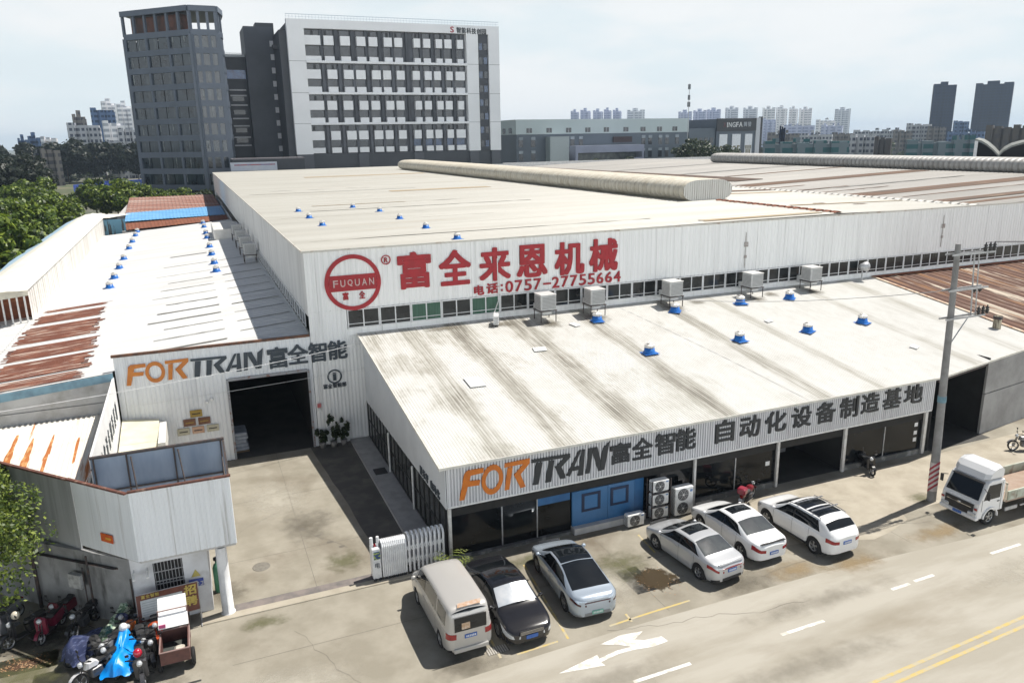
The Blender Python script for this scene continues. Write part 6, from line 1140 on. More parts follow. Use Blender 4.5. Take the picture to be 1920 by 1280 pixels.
class Car:
    """body surface P(x, t): x along the car, t climbs from the sill (0) over the shoulder (3) and roof edge (5) to the centre line (7)"""
    def __init__(s, L, W, H, top, belt, wr, xw, r=.33, roofw=.70, sill=.20, pw=8, pe=.2, hoodw=.93):
        s.L, s.W, s.H, s.r, s.xw, s.roofw, s.sill, s.pw, s.pe, s.hoodw = L, W, H, r, xw, roofw, sill, pw, pe, hoodw
        xs = np.linspace(-L / 2, L / 2, 161); ker = np.hanning(13); ker /= ker.sum()
        def sm(p):
            y = np.interp(xs, [a for a, b in p], [b for a, b in p]); y2 = np.convolve(np.pad(y, 6, 'edge'), ker, 'valid'); return y2
        s.xs = xs; s.ztop = sm(top); s.zb = sm(belt); s.wr = wr
    def ring(s, x):
        u = min(.9999, abs(2 * x / s.L)); w_ = s.W / 2 * (1 - u ** s.pw) ** s.pe; zt = float(np.interp(x, s.xs, s.ztop)); zB = float(np.interp(x, s.xs, s.zb)); zt = max(zt, zB + .02)
        zs = s.sill + .10 * u ** 8; arch = 0
        for xc in s.xw:
            d = abs(x - xc); R_ = s.r + .065
            if d < R_: arch = max(arch, s.r + math.sqrt(R_ * R_ - d * d))
        k = min(1, max(0, (zt - zB - .05) / max(.05, s.H - zB - .10))); k = k ** .8
        wt = (w_ * s.hoodw) * (1 - k) + min(w_, s.W / 2) * s.roofw / 1.0 * k
        ze = zB + (zt - zB) * (.55 + .34 * k)
        z0 = max(zs, arch); z1 = max(zs + .10, arch + .015); z2 = max(zs + (zB - zs) * .55, arch + .03)
        return np.array([(w_ * .93, z0), (w_ * .985, z1), (w_, z2), (w_ * .985, zB - .015), (w_ * (.955 if k > .1 else .965), zB + .02 * k + .01), (wt, ze), (wt * .80, zt - .018 - .02 * k), (0, zt)])
    def P(s, x, t, sg=1):
        q = s.ring(x); i = min(6, int(t)); f = t - i; p0 = q[max(0, i - 1)]; p1 = q[i]; p2 = q[i + 1]; p3 = q[min(7, i + 2)] if i < 6 else np.array((-q[6][0], q[6][1]))
        if i in (3, 4): p = p1 + (p2 - p1) * f + (0.012 * math.sin(math.pi * f) if i == 4 else 0) * np.array((1, 0))
        else:
            m1 = (p2 - p0) * .5; m2 = (p3 - p1) * .5
            if i in (2, 5): m1 = m1 if i == 2 else (p2 - p1) * .9; 
            if i == 2: m2 = (p2 - p1) * .8
            f2, f3 = f * f, f ** 3; p = (2 * f3 - 3 * f2 + 1) * p1 + (f3 - 2 * f2 + f) * m1 + (-2 * f3 + 3 * f2) * p2 + (f3 - f2) * m2
        return np.array((x, sg * p[0], p[1]))
    def body(s):
        L = s.L; base = np.linspace(-.5, .5, 86) * L; e = [-.497 * L, -.49 * L, -.48 * L, .48 * L, .49 * L, .497 * L]; X = sorted(set([round(float(v), 5) for v in list(base[1:-1]) + e])); T = [0, .5, 1, 1.5, 2, 2.4, 2.8, 3, 3.5, 4, 4.33, 4.66, 5, 5.25, 5.5, 5.75, 6, 6.33, 6.66, 7]
        m = MB(); V = []; n = len(T)
        for x in X:
            r_ = [s.P(x, t) for t in T]; V += r_ + [np.array((q[0], -q[1], q[2])) for q in r_[-2::-1]]
        k = 2 * n - 1; F = []
        for i in range(len(X) - 1):
            for j in range(k - 1): F.append((i * k + j, (i + 1) * k + j, (i + 1) * k + j + 1, i * k + j + 1))
        m.add(V, F, True)
        m.add(V[:k], [tuple(range(k))]); m.add(V[-k:], [tuple(range(k - 1, -1, -1))])
        return m
    def patch(s, m, x0, x1, t0, t1, nx=10, nt=6, eps=.006, sides=(1, -1)):
        for sg in sides:
            V = []; 
            for j in range(nt + 1):
                t = t0 + (t1 - t0) * j / nt; a = x0(j / nt) if callable(x0) else x0; b = x1(j / nt) if callable(x1) else x1
                for i in range(nx + 1):
                    x = a + (b - a) * i / nx; p = s.P(x, t); dx = s.P(min(x + .02, s.L * .4999), t) - s.P(max(x - .02, -s.L * .4999), t); dt = s.P(x, min(7, t + .05)) - s.P(x, max(0, t - .05)); n = np.cross(dx, dt); ln = np.linalg.norm(n); n = -n / ln if ln > 1e-9 else np.array((0, 0, 1.)); 
                    q = p + n * eps; V.append((q[0], sg * q[1], q[2]))
            F = [(j * (nx + 1) + i, j * (nx + 1) + i + 1, (j + 1) * (nx + 1) + i + 1, (j + 1) * (nx + 1) + i) for j in range(nt) for i in range(nx)]
            if sg < 0: F = [f[::-1] for f in F]
            m.add(V, F, True)
        return m
def build_car(name, label, cat, loc, rz_, c, col, g, group=None):
    t = thing(name, label, cat, loc, rz_, group); L, W, H = c.L, c.W, c.H
    c.body().obj('body', col, t, world=False)
    f = MB(); f.box(-L * .44, -W * .44, c.sill - .02, L * .44, W * .44, c.sill + .06); f.obj('underbody', blackp, t, world=False)
    f = MB()
    for xc in c.xw: f.box(xc - c.r - .05, -W * .465, c.r * .4, xc + c.r + .05, W * .465, c.r * 2 + .02)
    f.obj('wheel_well', blackp, t, world=False)
    for xc in c.xw:
        for sg in (1, -1): wheel(t, xc, sg * (W / 2 - .125), c.r, .215, sg)
    ws0, ws1, rr0, rr1 = g['ws'][0], g['ws'][1], g['rw'][0], g['rw'][1]      # cowl, roof front, roof rear, rear glass foot
    c.patch(MB(), lambda u: ws1 + .02 + (1 - u) * g.get('wcurve', 0), lambda u: ws0 - .05 - (1 - u) * .12, 5.32, 7, 12, 8).obj('windscreen', g.get('wsm', carglass), t, world=False)
    c.patch(MB(), lambda u: rr1 + .06 + (1 - u) * .04, lambda u: rr0 - .02 - (1 - u) * .02, 5.36, 7, 12, 8).obj('rear_window', g.get('rwm', carglass), t, world=False)
    sf, sfr, sr, srr, bp = g['side']       # front at belt, front at roof, rear at belt, rear at roof, pillar x
    for sg in (1, -1):
        c.patch(MB(), bp + .03, lambda u: sf + (sfr - sf) * u, 4.12, 4.90, 8, 6, .006, (sg,)).obj('front_side_window', carglass, t, world=False)
        c.patch(MB(), lambda u: sr + (srr - sr) * u, bp - .03, 4.12, 4.90, 8, 6, .006, (sg,)).obj('rear_side_window', g.get('swm', carglass), t, world=False)
        c.patch(MB(), bp - .035, bp + .035, 4.12, 4.90, 2, 6, .004, (sg,)).obj('pillar', blackp, t, world=False)
        for xd in g['doors']: c.patch(MB(), xd - .006, xd + .006, .6, 3.9, 1, 8, .003, (sg,)).obj('door_gap', seamd, t, world=False)
        for xd in g['handles']:
            f = MB(); p = c.P(xd, 2.75); f.bbox(xd - .09, sg * p[1] - .02, p[2] - .015, xd + .09, sg * p[1] + .02, p[2] + .015, .006); f.obj('door_handle', g.get('hm', col), t, world=False)
        p = c.P(sf - .12, 4.1); f = MB(); f.lathe([(0, -.07), (.06, -.06), (.085, 0), (.075, .05), (0, .06)], (0, 0, 0), 12, 'x'); f.v = [(sf - .12 + a * .9, sg * (p[1] + .11) + b * 1.15, p[2] + .09 + cc * .95) for a, b, cc in f.v]; f.tube((sf - .1, sg * (p[1] - .02), p[2] + .04), (sf - .11, sg * (p[1] + .08), p[2] + .06), .025, 6); f.obj('wing_mirror', g.get('mm', col), t, world=False)
    tl = g.get('tail', (2.2, 2.95, .09))
    for sg in (1, -1):
        c.patch(MB(), -L * .4985, -L * .5 + L * tl[2], tl[0], tl[1], 8, 4, .008, (sg,)).obj('tail_light', g.get('tlm', lampred), t, world=False)
        c.patch(MB(), lambda u: L * .5 - L * g.get('hl', .12) * (1 - .35 * (1 - u)), L * .4985, g.get('hlt', (2.3, 3.0))[0], g.get('hlt', (2.3, 3.0))[1], 8, 4, .008, (sg,)).obj('headlight', lampclear, t, world=False)
    zr = c.P(-L * .49, 2.2)[2]; xr = -L * .497
    zp = g.get('rplate', .62); f = MB(); f.box(xr - .022, -.22, zp - .07, xr + .01, .22, zp + .07); pl = f.obj('number_plate', g.get('pm', plateblue), t, world=False)
    f = MB()
    for k in range(6): f.box(xr - .026, -.18 + k * .062, zp - .035, xr - .023, -.14 + k * .062, zp + .035)
    f.obj('plate_characters', platewhite, pl, world=False)
    xf = L * .497; f = MB(); f.box(xf - .01, -.22, .40, xf + .022, .22, .54); f.obj('number_plate', g.get('pm', plateblue), t, world=False)
    f = MB(); f.box(xf - .03, -W * .25, .58, xf + .012, W * .25, .74); gr_ = f.obj('grille', blackp, t, world=False)
    f = MB()
    for k in range(3): f.box(xf + .0125, -W * .24, .60 + k * .045, xf + .02, W * .24, .615 + k * .045)
    f.obj('grille_bars', chrome, gr_, world=False)
    f = MB(); c.patch(f, -L * .4985, -L * .43, .1, .95, 6, 2, .006); f.box(xr - .006, -W * .27, c.sill + .1, xr + .01, W * .27, c.sill + .22); f.obj('rear_skirt', g.get('skirt', blackp), t, world=False)
    for sp in g.get('extras', []): sp(c, t)
    return t
def sunroof(x0, x1, t0=6.05):
    def fn(c, t): c.patch(MB(), x0, x1, t0, 7, 6, 6, .008).obj('sunroof', carglass, t, world=False)
    return fn
def tailbar(z, m, h=.05):
    def fn(c, t): f = MB(); x = -c.L * .497; f.box(x - .018, -c.W * .27, z, x + .01, c.W * .27, z + h); f.obj('tail_bar', m, t, world=False)
    return fn
def spoiler(m, dz=.03):
    def fn(c, t):
        f = MB(); x = -c.L * .478; p = c.P(x, 6)[2]; f.slab([(x - .05, -c.W * .34, p + dz), (x + .07, -c.W * .34, p + dz), (x + .07, c.W * .34, p + dz), (x - .05, c.W * .34, p + dz)], (0, 0, .02)); f.obj('spoiler', m, t, world=False)
    return fn
PI = math.pi
def sedan(L=4.75, W=1.82, H=1.46, fast=False):
    h = L / 2
    if fast: top = [(-h, .88), (-h + .12, 1.0), (-h + .42, 1.06), (-.62, 1.40), (-.1, H), (.45, H - .03), (1.42, .98), (h - .5, .86), (h - .1, .70), (h, .6)]; belt = [(-h, .74), (-h + .3, .90), (-1, .95), (.8, .90), (1.4, .86), (h - .4, .76), (h, .58)]
    else: top = [(-h, .80), (-h + .08, .98), (-h + .55, 1.05), (-h + .72, 1.08), (-.82, 1.40), (-.25, H), (.35, H - .02), (1.32, .98), (h - .55, .85), (h - .12, .70), (h, .58)]; belt = [(-h, .72), (-h + .25, .92), (-1, .95), (.8, .90), (1.4, .85), (h - .45, .74), (h, .56)]
    return Car(L, W, H, top, belt, .7, (-1.33, 1.37), .325, .74)
whitep = paint('paint_white', (.74, .745, .75)); silverp = paint('paint_silver', (.50, .51, .525), .35, .32); icep = paint('paint_ice', (.40, .46, .53), .35, .25); blackpt = paint('paint_black', (.010, .010, .012), 0, .12); beigep = paint('paint_beige', (.47, .455, .43), .25, .38)
SG_ = dict(ws=(1.28, .38), rw=(-.78, -1.62), side=(1.12, .42, -1.32, -.92, -.12), doors=(1.02, -.12, -1.05), handles=(.05, -.92), hlt=(2.25, 3.0))
def G_(**k): d = dict(SG_); d.update(k); return d
build_car('sedan', 'silver grey sedan with small sunroof, parked left of the white sedan', 'car', (9.28, -4.25, 0), PI / 2 + .10, sedan(4.62, 1.80, 1.44), silverp, G_(rwm=rearglass, rplate=.70, tail=(2.5, 2.98, .11), extras=[sunroof(-.35, .22), tailbar(.80, lampred, .03), spoiler(silverp)]), 'cars parked in front of the showroom')
build_car('sedan', 'white sedan with red tail lights between the silver sedan and the white SUV', 'car', (12.0, -3.65, 0), PI / 2 + .02, sedan(4.72, 1.83, 1.48), whitep, G_(rwm=rearglass, rplate=.55, tail=(2.3, 2.98, .085), skirt=whitep, extras=[sunroof(-.3, .25), spoiler(blackp)]), 'cars parked in front of the showroom')
build_car('sedan', 'black sedan parked nose out between the beige van and the pale electric car', 'car', (.72, -4.45, 0), -PI / 2 + .01, sedan(4.85, 1.84, 1.47), blackpt, G_(hl=.16, hlt=(2.15, 3.05), wcurve=.03, extras=[sunroof(-.45, .1), lambda c, t: MB().box(c.L * .492, -.42, .70, c.L * .502, .42, .715).obj('chrome_strip', chrome, t, world=False), lambda c, t: c.patch(MB(), .44, 1.16, 5.5, 7, 8, 6, .012).obj('windscreen_shade', mat('sunshade', (.72, .74, .76), .12, .5, c2=(.5, .55, .6), scale=1.5), t, world=False)]), 'cars parked in front of the showroom')
ev = Car(4.98, 1.90, 1.48, [(-2.49, .90), (-2.38, 1.04), (-2.05, 1.07), (-.85, 1.38), (-.15, 1.48), (.5, 1.44), (1.5, .98), (2.0, .84), (2.38, .70), (2.49, .58)], [(-2.49, .76), (-2.2, .94), (-1, .96), (.8, .90), (1.5, .85), (2.0, .76), (2.49, .56)], .7, (-1.44, 1.46), .35, .72)
build_car('electric_car', 'pale blue silver fastback with black glass roof and green plate', 'car', (3.72, -4.0, 0), PI / 2 - .07, ev, icep, dict(ws=(1.40, .55), rw=(-.5, -1.98), side=(1.22, .5, -1.62, -1.05, -.1), doors=(1.1, -.1, -1.1), handles=(.05, -.95), tail=(2.62, 3.0, .10), tlm=mat('smoked_lamp', (.06, .015, .018), .12, coat=.6), pm=plategreen, rplate=.42, skirt=mat('skirt_grey', (.2, .21, .22), .5), extras=[lambda c, t: c.patch(MB(), -.48, .54, 5.45, 7, 12, 6, .007).obj('glass_roof', carglass, t, world=False), tailbar(.82, mat('smoked_lamp', (.06, .015, .018), .12, coat=.6), .035)]), 'cars parked in front of the showroom')
suv = Car(4.62, 1.90, 1.65, [(-2.31, .95), (-2.22, 1.15), (-2.02, 1.30), (-1.72, 1.54), (-1.3, 1.63), (-.2, 1.65), (.35, 1.60), (1.28, 1.10), (1.9, .98), (2.22, .84), (2.31, .7)], [(-2.31, .88), (-2.1, 1.02), (-1, 1.04), (.8, 1.0), (1.3, .97), (1.9, .90), (2.31, .68)], .7, (-1.38, 1.42), .365, .76, .25)
def rails(c, t):
    for sg in (1, -1):
        f = MB(); P_ = [np.array((x, sg * (c.P(x, 5.1)[1] - .02), c.P(x, 5.3)[2] + .06)) for x in np.linspace(-1.45, .3, 8)]; f.path(P_, .018, 6); f.tube(P_[0], P_[0] - (0, 0, .06), .018, 6); f.tube(P_[-1], P_[-1] - (0, 0, .06), .018, 6); f.obj('roof_rail', chrome, t, world=False)
    for x in (-.98, -.12): f = MB(); y = c.P(x, 5.1)[1] + .02; f.box(x - .03, -y, 1.73, x + .03, y, 1.76); f.obj('crossbar', rimm, t, world=False)
build_car('suv', 'white SUV with black roof panels and crossbars beside the white sedan', 'car', (15.0, -4.6, 0), PI / 2 + .03, suv, whitep, dict(ws=(1.22, .40), rw=(-1.68, -2.08), side=(1.06, .42, -1.62, -1.38, -.12), doors=(1.0, -.12, -1.08), handles=(.05, -.92), tail=(2.4, 3.0, .075), rplate=.78, skirt=whitep, extras=[sunroof(-1.28, -.62, 5.75), sunroof(-.52, .18, 5.75), rails, lambda c, t: MB().box(-1.0, -c.W / 2 - .04, .30, 1.0, c.W / 2 + .04, .36).obj('running_board', blackp, t, world=False)]), 'cars parked in front of the showroom')
van = Car(4.75, 1.74, 1.96, [(-2.375, 1.25), (-2.34, 1.60), (-2.24, 1.86), (-2.05, 1.93), (-.5, 1.96), (.75, 1.92), (1.05, 1.84), (1.85, 1.12), (2.15, 1.0), (2.33, .86), (2.375, .7)], [(-2.375, 1.02), (-2.1, 1.06), (0, 1.06), (1.3, 1.03), (1.8, .98), (2.375, .68)], .7, (-1.42, 1.42), .32, .83, .24, 14, .16)
def vanx(c, t):
    for sg in (1, -1):
        c.patch(MB(), -2.0, -1.12, 4.15, 4.85, 8, 6, .006, (sg,)).obj('cargo_window', rearglass, t, world=False); f = MB(); c.patch(f, -2.1, -.2, 3.05, 3.15, 6, 1, .012, (sg,)); f.obj('slide_rail', seamd, t, world=False)
    f = MB(); x = -c.L * .4985; f.bbox(x - .06, -c.W * .36, .30, x + .05, c.W * .36, .46, .02); f.obj('rear_bumper', beigep, t, world=False); f = MB(); f.box(x - .012, -c.W * .33, 1.10, x + .01, c.W * .33, 1.62); f.obj('tailgate_glass', carglass, t, world=False)
    f = MB(); f.box(x - .017, .02, 1.16, x - .0125, .32, 1.40); f.obj('sticker', mat('sticker', (.42, .27, .16), .6, c2=(.6, .5, .4), scale=9), t, world=False); MB().slab([(-2.2, -.45, 1.90), (-2.02, -.5, 1.945), (-2.02, .35, 1.945), (-2.2, .4, 1.90)], (0, 0, .006)).obj('rust_patch', mat('van_rust', (.42, .26, .16), .8, c2=(.5, .42, .36), scale=8), t, world=False)
build_car('van', 'dusty beige van parked nose in beside the folding gate', 'van', (-1.38, -4.1, 0), PI / 2 + .005, van, beigep, dict(ws=(1.75, 1.0), rw=(-2.20, -2.33), side=(1.52, 1.12, -1.02, -1.0, .30), doors=(1.35, .28, -1.05), handles=(.4, .12), tail=(2.3, 3.1, .05), rplate=.86, swm=rearglass, extras=[vanx]), 'cars parked in front of the showroom')
# ------------------------------------------------------------------ light truck
TK = thing('light_truck', 'white light truck with empty brown loading bed by the striped pole', 'truck', (25.0, -6.4, 0), PI)      # nose along -X of the place
tw = paint('truck_white', (.72, .725, .73)); bedg = mat('bed_green', (.38, .42, .34), .7, c2=(.52, .53, .46), scale=1.5, c3=(.25, .2, .15), scale3=2.2); bedfloor = mat('bed_floor', (.31, .22, .165), .85, c2=(.37, .29, .23), scale=1.5, detail=8)
cab = [(1.15, .62), (1.15, 2.02), (1.22, 2.12), (2.05, 2.16), (2.28, 2.02), (2.62, 1.30), (2.72, 1.12), (2.78, .62), (2.78, .42), (2.5, .38), (2.42, .62)]
f = MB(); f.soft(cab, 1.82, .06, .965); f.obj('cab', tw, TK, world=False)
f = MB(); V = []
fair = [(1.15, 2.12), (1.15, 2.58), (1.35, 2.72), (1.65, 2.74), (1.95, 2.62), (2.18, 2.40), (2.30, 2.14)]; f.soft(fair, 1.72, .22, .74); f.obj('roof_fairing', tw, TK, world=False)
f = MB(); f.slab([(2.655, -.80, 1.26), (2.335, -.74, 1.99), (2.335, .74, 1.99), (2.655, .80, 1.26)], (.02, 0, .012)); f.obj('windscreen', carglass, TK, world=False)
for sg in (1, -1):
    f = MB(); y0, y1 = sorted((sg * .905, sg * .918)); f.slab([(1.42, y0, 1.26), (2.46, y0, 1.26), (2.20, y0, 1.95), (1.42, y0, 1.95)], (0, y1 - y0, 0)); f.obj('side_window', carglass, TK, world=False)
    f = MB(); f.box(1.34, y0, .66, 1.355, y1, 2.0); f.box(2.52, y0, .75, 2.535, y1, 1.3); f.obj('door_gap', seamd, TK, world=False); MB().bbox(1.42, sg * .92 - .02, 1.08, 1.58, sg * .92 + .02, 1.12, .008).obj('door_handle', blackp, TK, world=False)
    f = MB(); f.tube((2.5, sg * .9, 1.85), (2.62, sg * 1.12, 1.8), .018, 6); f.bbox(2.52, sg * 1.16 - .08, 1.42, 2.58, sg * 1.16 + .08, 1.78, .02); f.obj('wing_mirror', blackp, TK, world=False)
    MB().bbox(2.74, sg * .66 - .2, .50, 2.815, sg * .66 + .2, .68, .02).obj('headlight', lampclear, TK, world=False); MB().box(2.775, sg * .82 - .07, .82, 2.80, sg * .82 + .07, .92).obj('indicator', lampred, TK, world=False)
    for xc in (1.95,): wheel(TK, xc, sg * .80, .39, .22, sg)
    for yy in (.82, .58): wheel(TK, -1.35, sg * yy, .39, .2, sg)
    f = MB(); R_ = .48; 
    for k in range(12):
        a, b = math.pi * k / 12, math.pi * (k + 1) / 12; f.slab([(1.95 + R_ * math.cos(a), sg * .93 - .04, .39 + R_ * math.sin(a)), (1.95 + R_ * math.cos(b), sg * .93 - .04, .39 + R_ * math.sin(b)), (1.95 + .42 * math.cos(b), sg * .93 - .04, .39 + .42 * math.sin(b)), (1.95 + .42 * math.cos(a), sg * .93 - .04, .39 + .42 * math.sin(a))], (0, .08, 0))
    f.obj('mudguard', tw, TK, world=False)
f = MB(); f.box(2.765, -.70, .70, 2.795, .70, 1.06); f.obj('grille', blackp, TK, world=False); f = MB(); f.box(2.796, -.6, .88, 2.803, .6, .91); f.lathe([(0, 2.81), (.07, 2.808), (.08, 2.798)], (0, 0, .91), 14, 'x'); f.obj('grille_bar', chrome, TK, world=False)
f = MB(); f.bbox(2.62, -.92, .34, 2.84, .92, .52, .03); f.obj('bumper', tw, TK, world=False); MB().box(2.842, -.22, .40, 2.855, .22, .52).obj('number_plate', plateblue, TK, world=False); MB().box(2.70, -.5, .54, 2.80, .5, .77).obj('lower_grille', blackp, TK, world=False)
f = MB(); f.box(2.30, -.76, 2.0, 2.40, .76, 2.06); f.obj('sun_visor', blackp, TK, world=False)
f = MB(); put(f, '富', (1.75, -.915, .98), X1, U1, .16, .16, .006, .0); f.obj('door_mark', slateletters, TK, world=False)
f = MB(); f.bbox(-3.2, -.95, .92, 1.0, .95, 1.02, .01); f.obj('bed_floor', bedfloor, TK, world=False)
for sg in (1, -1):
    f = MB(); y0, y1 = sorted((sg * .93, sg * .98)); f.box(-3.2, y0, 1.02, .98, y1, 1.42)
    for k in range(8): f.box(-3.15 + k * .58, min(sg * .98, sg * 1.0), 1.02, -3.08 + k * .58, max(sg * .98, sg * 1.0), 1.42)
    f.box(-3.2, min(y0, y1) - .01, 1.42, .98, max(y0, y1) + .01, 1.46); f.obj('side_board', bedg, TK, world=False)
f = MB(); f.box(-3.25, -.95, 1.02, -3.2, .95, 1.46); f.obj('tailboard', bedg, TK, world=False)
f = MB(); f.box(1.0, -.93, .95, 1.06, -.87, 1.85); f.box(1.0, .87, .95, 1.06, .93, 1.85); f.box(1.0, -.93, 1.8, 1.06, .93, 1.87); f.box(1.0, -.9, 1.4, 1.05, .9, 1.44); f.obj('headboard', mat('bed_cream', (.6, .55, .44), .6, c2=(.45, .38, .3), scale=3), TK, world=False)
f = MB(); f.box(-3.1, -.45, .55, 2.3, -.35, .72); f.box(-3.1, .35, .55, 2.3, .45, .72); f.box(-.5, -.9, .35, .7, -.6, .8); f.obj('chassis', blackp, TK, world=False); f = MB(); f.box(.1, .85, .45, .9, .9, .62); f.box(-.9, .86, .5, -.1, .9, .58); f.obj('side_guard', greysteel, TK, world=False)
# ------------------------------------------------------------------ two wheelers
seatm = mat('seat_black', (.018, .018, .02), .55, c2=(.03, .03, .03), scale=6); frameb = mat('bike_frame', (.03, .03, .032), .4, .4)
def bike_wheel(par, x, r):
    f = MB(); f.lathe([(r * .78, -.045), (r * .95, -.05), (r, 0), (r * .95, .05), (r * .78, .045)], (x, 0, r), 20, 'y'); w_ = f.obj('wheel', tyrem, par, world=False)
    f = MB(); f.lathe([(r * .80, -.03), (r * .74, -.03), (r * .74, .03), (r * .80, .03)], (x, 0, r), 20, 'y')
    for k in range(5): a = k * 1.2566; f.tube((x, 0, r), (x + r * .76 * math.cos(a), 0, r + r * .76 * math.sin(a)), .018, 4)
    f.lathe([(0, -.07), (.06, -.07), (.06, .07), (0, .07)], (x, 0, r), 10, 'y'); f.obj('rim', rimm, w_, world=False)
def motorbike(name, label, x, y, rz_, col, kind='scooter', box=None, group='motorbikes parked by the gatehouse', lean=.08, helmet=None):
    t = thing(name, label, 'scooter' if kind == 'scooter' else 'motorbike', (x, y, 0), rz_, group); r = .25 if kind == 'scooter' else .30; t.rotation_euler = (lean, 0, rz_)
    bike_wheel(t, .62, r); bike_wheel(t, -.60, r)
    f = MB(); f.tube((.62, .06, r), (.42, .05, .88), .022, 6); f.tube((.62, -.06, r), (.42, -.05, .88), .022, 6); f.obj('fork', frameb, t, world=False); f = MB(); f.tube((-.6, .08, r), (-.25, .08, .42), .025, 6); f.tube((-.6, -.08, r), (-.25, -.08, .42), .025, 6); f.tube((-.6, .1, r), (-.52, .1, .68), .025, 6); f.tube((-.6, -.1, r), (-.52, -.1, .68), .025, 6); f.obj('rear_suspension', frameb, t, world=False); f = MB(); f.tube((.05, .16, .2), (-.05, .3, .02), .014, 5); f.obj('side_stand', frameb, t, world=False)
    cm_ = mat('bike_' + col[0], col[1], .3, coat=.5)
    if kind == 'scooter':
        f = MB(); f.soft([(.44, .30), (.50, .34), (.47, .92), (.40, .98), (.36, .92), (.38, .36)], .42, .08, .8); f.obj('leg_shield', cm_, t, world=False); f = MB(); f.bbox(-.08, -.17, .24, .40, .17, .31, .02); f.obj('floorboard', blackp, t, world=False)
        f = MB(); f.soft([(-.05, .30), (0, .62), (-.62, .72), (-.82, .66), (-.74, .50), (-.40, .32)], .34, .08, .8); f.obj('rear_body', cm_, t, world=False)
    else:
        f = MB(); f.soft([(.38, .62), (.32, .84), (.05, .86), (-.12, .70), (-.05, .60)], .30, .09, .7); f.obj('tank', cm_, t, world=False); f = MB(); f.bbox(-.16, -.15, .24, .24, .15, .58, .04)
        for k in range(4): f.box(-.1, -.18, .40 + k * .04, .16, .18, .42 + k * .04)
        f.obj('engine', mat('engine_grey', (.16, .16, .165), .4, .6), t, world=False); f = MB(); f.soft([(-.45, .56), (-.5, .68), (-.85, .72), (-.8, .6)], .22, .05, .8); f.obj('rear_body', cm_, t, world=False); f = MB(); f.tube((.1, -.2, .28), (-.75, -.22, .36), .04, 8, .05); f.obj('exhaust', chrome, t, world=False)
    f = MB(); f.soft([(.0, .66), (-.04, .76), (-.32, .73), (-.40, .80), (-.74, .82), (-.78, .74)], .29, .07, .8); f.obj('seat', seatm, t, world=False)
    f = MB(); f.path([(.34, .34, 1.0), (.40, .16, .98), (.41, 0, .94), (.40, -.16, .98), (.34, -.34, 1.0)], .016, 6); f.tube((.33, .25, 1.0), (.31, .40, 1.01), .022, 6); f.tube((.33, -.25, 1.0), (.31, -.40, 1.01), .022, 6); h_ = f.obj('handlebar', frameb, t, world=False)
    for sg in (1, -1): f = MB(); f.tube((.36, sg * .22, 1.0), (.34, sg * .30, 1.16), .008, 4); f.bbox(.32, sg * .31 - .06, 1.14, .35, sg * .31 + .06, 1.23, .01); f.obj('mirror', blackp, h_, world=False)
    f = MB(); f.lathe([(0, .56), (.08, .54), (.10, .44), (0, .40)], (0, 0, .86), 12, 'x'); f.obj('headlight', lampclear, t, world=False); f = MB(); f.bbox(-.88, -.07, .60, -.80, .07, .68, .015); f.obj('tail_light', lampred, t, world=False)
    for xc, s in ((.62, 1), (-.6, -1)):
        f = MB()
        for k in range(7):
            a, b = math.pi * (.12 + .11 * k), math.pi * (.12 + .11 * (k + 1)); ra = r + .04; f.quad((xc + ra * math.cos(a), -.07, r + ra * math.sin(a)), (xc + ra * math.cos(b), -.07, r + ra * math.sin(b)), (xc + ra * math.cos(b), .07, r + ra * math.sin(b)), (xc + ra * math.cos(a), .07, r + ra * math.sin(a)))
        f.obj('mudguard', cm_, t, world=False)
    if box: f = MB(); f.bbox(-1.02, -.2, .80, -.62, .2, 1.12, .05); f.obj('top_box', mat('box_' + box[0], box[1], .4, coat=.4), t, world=False)
    MB().box(-.92, -.09, .42, -.905, .09, .56).obj('number_plate', mat('plate_white_blue', (.5, .55, .62), .5), t, world=False)
    if helmet: f = MB(); f.lathe([(.10, 0), (.14, .06), (.145, .14), (.11, .22), (.05, .26), (0, .27)], (.2, .0, .98) if kind == 'scooter' else (.1, 0, .88), 16); f.obj('helmet_' + helmet[0] if False else 'helmet', mat('helmet_' + helmet[0], helmet[1], .2, coat=.7), t, world=False)
    return t
BK = ('black', (.015, .015, .017)); RD_ = ('red', (.20, .012, .02)); GY = ('grey', (.22, .22, .23)); NV = ('navy', (.02, .03, .09)); WH_ = ('white', (.62, .62, .63)); MR = ('maroon', (.12, .015, .025)); OR = ('orange', (.5, .12, .02)); CR_ = ('cream', (.6, .55, .45))
motorbike('scooter', 'black scooter with cream helmet and white rimmed front wheel, leftmost by the wall', -15.75, .95, -2.5, BK, helmet=CR_)
motorbike('scooter', 'maroon scooter with bright pink red front shield in the shade', -14.95, .95, -2.0, ('pinkred', (.16, .012, .035)))
motorbike('scooter', 'dark maroon scooter deep in the shade against the oblique wall', -14.6, 1.75, -2.2, MR)
motorbike('motorbike', 'black motorbike in the shade left of the green camouflage cover', -13.85, .75, -2.1, BK, 'motorcycle')
motorbike('scooter', 'grey scooter with silver mudguard standing in the shade under the tree', -16.7, 2.3, -2.3, GY)
motorbike('scooter', 'black scooter with white leg shield left of the blue tarpaulin', -13.05, -1.75, -1.2, BK, box=None)
motorbike('motorbike', 'black motorbike with white tank nearest the bottom edge left of the tarpaulin', -13.15, -2.55, -2.5, WH_, 'motorcycle')
motorbike('motorbike', 'black motorbike with silver engine right of the blue tarpaulin', -11.75, -1.75, -1.4, BK, 'motorcycle', lean=.06)
motorbike('scooter', 'dark scooter with shiny red helmet at the bottom edge right of the tarpaulin', -11.75, -3.0, -1.5, ('darkgrey', (.05, .05, .055)), helmet=('red', (.42, .012, .035)))
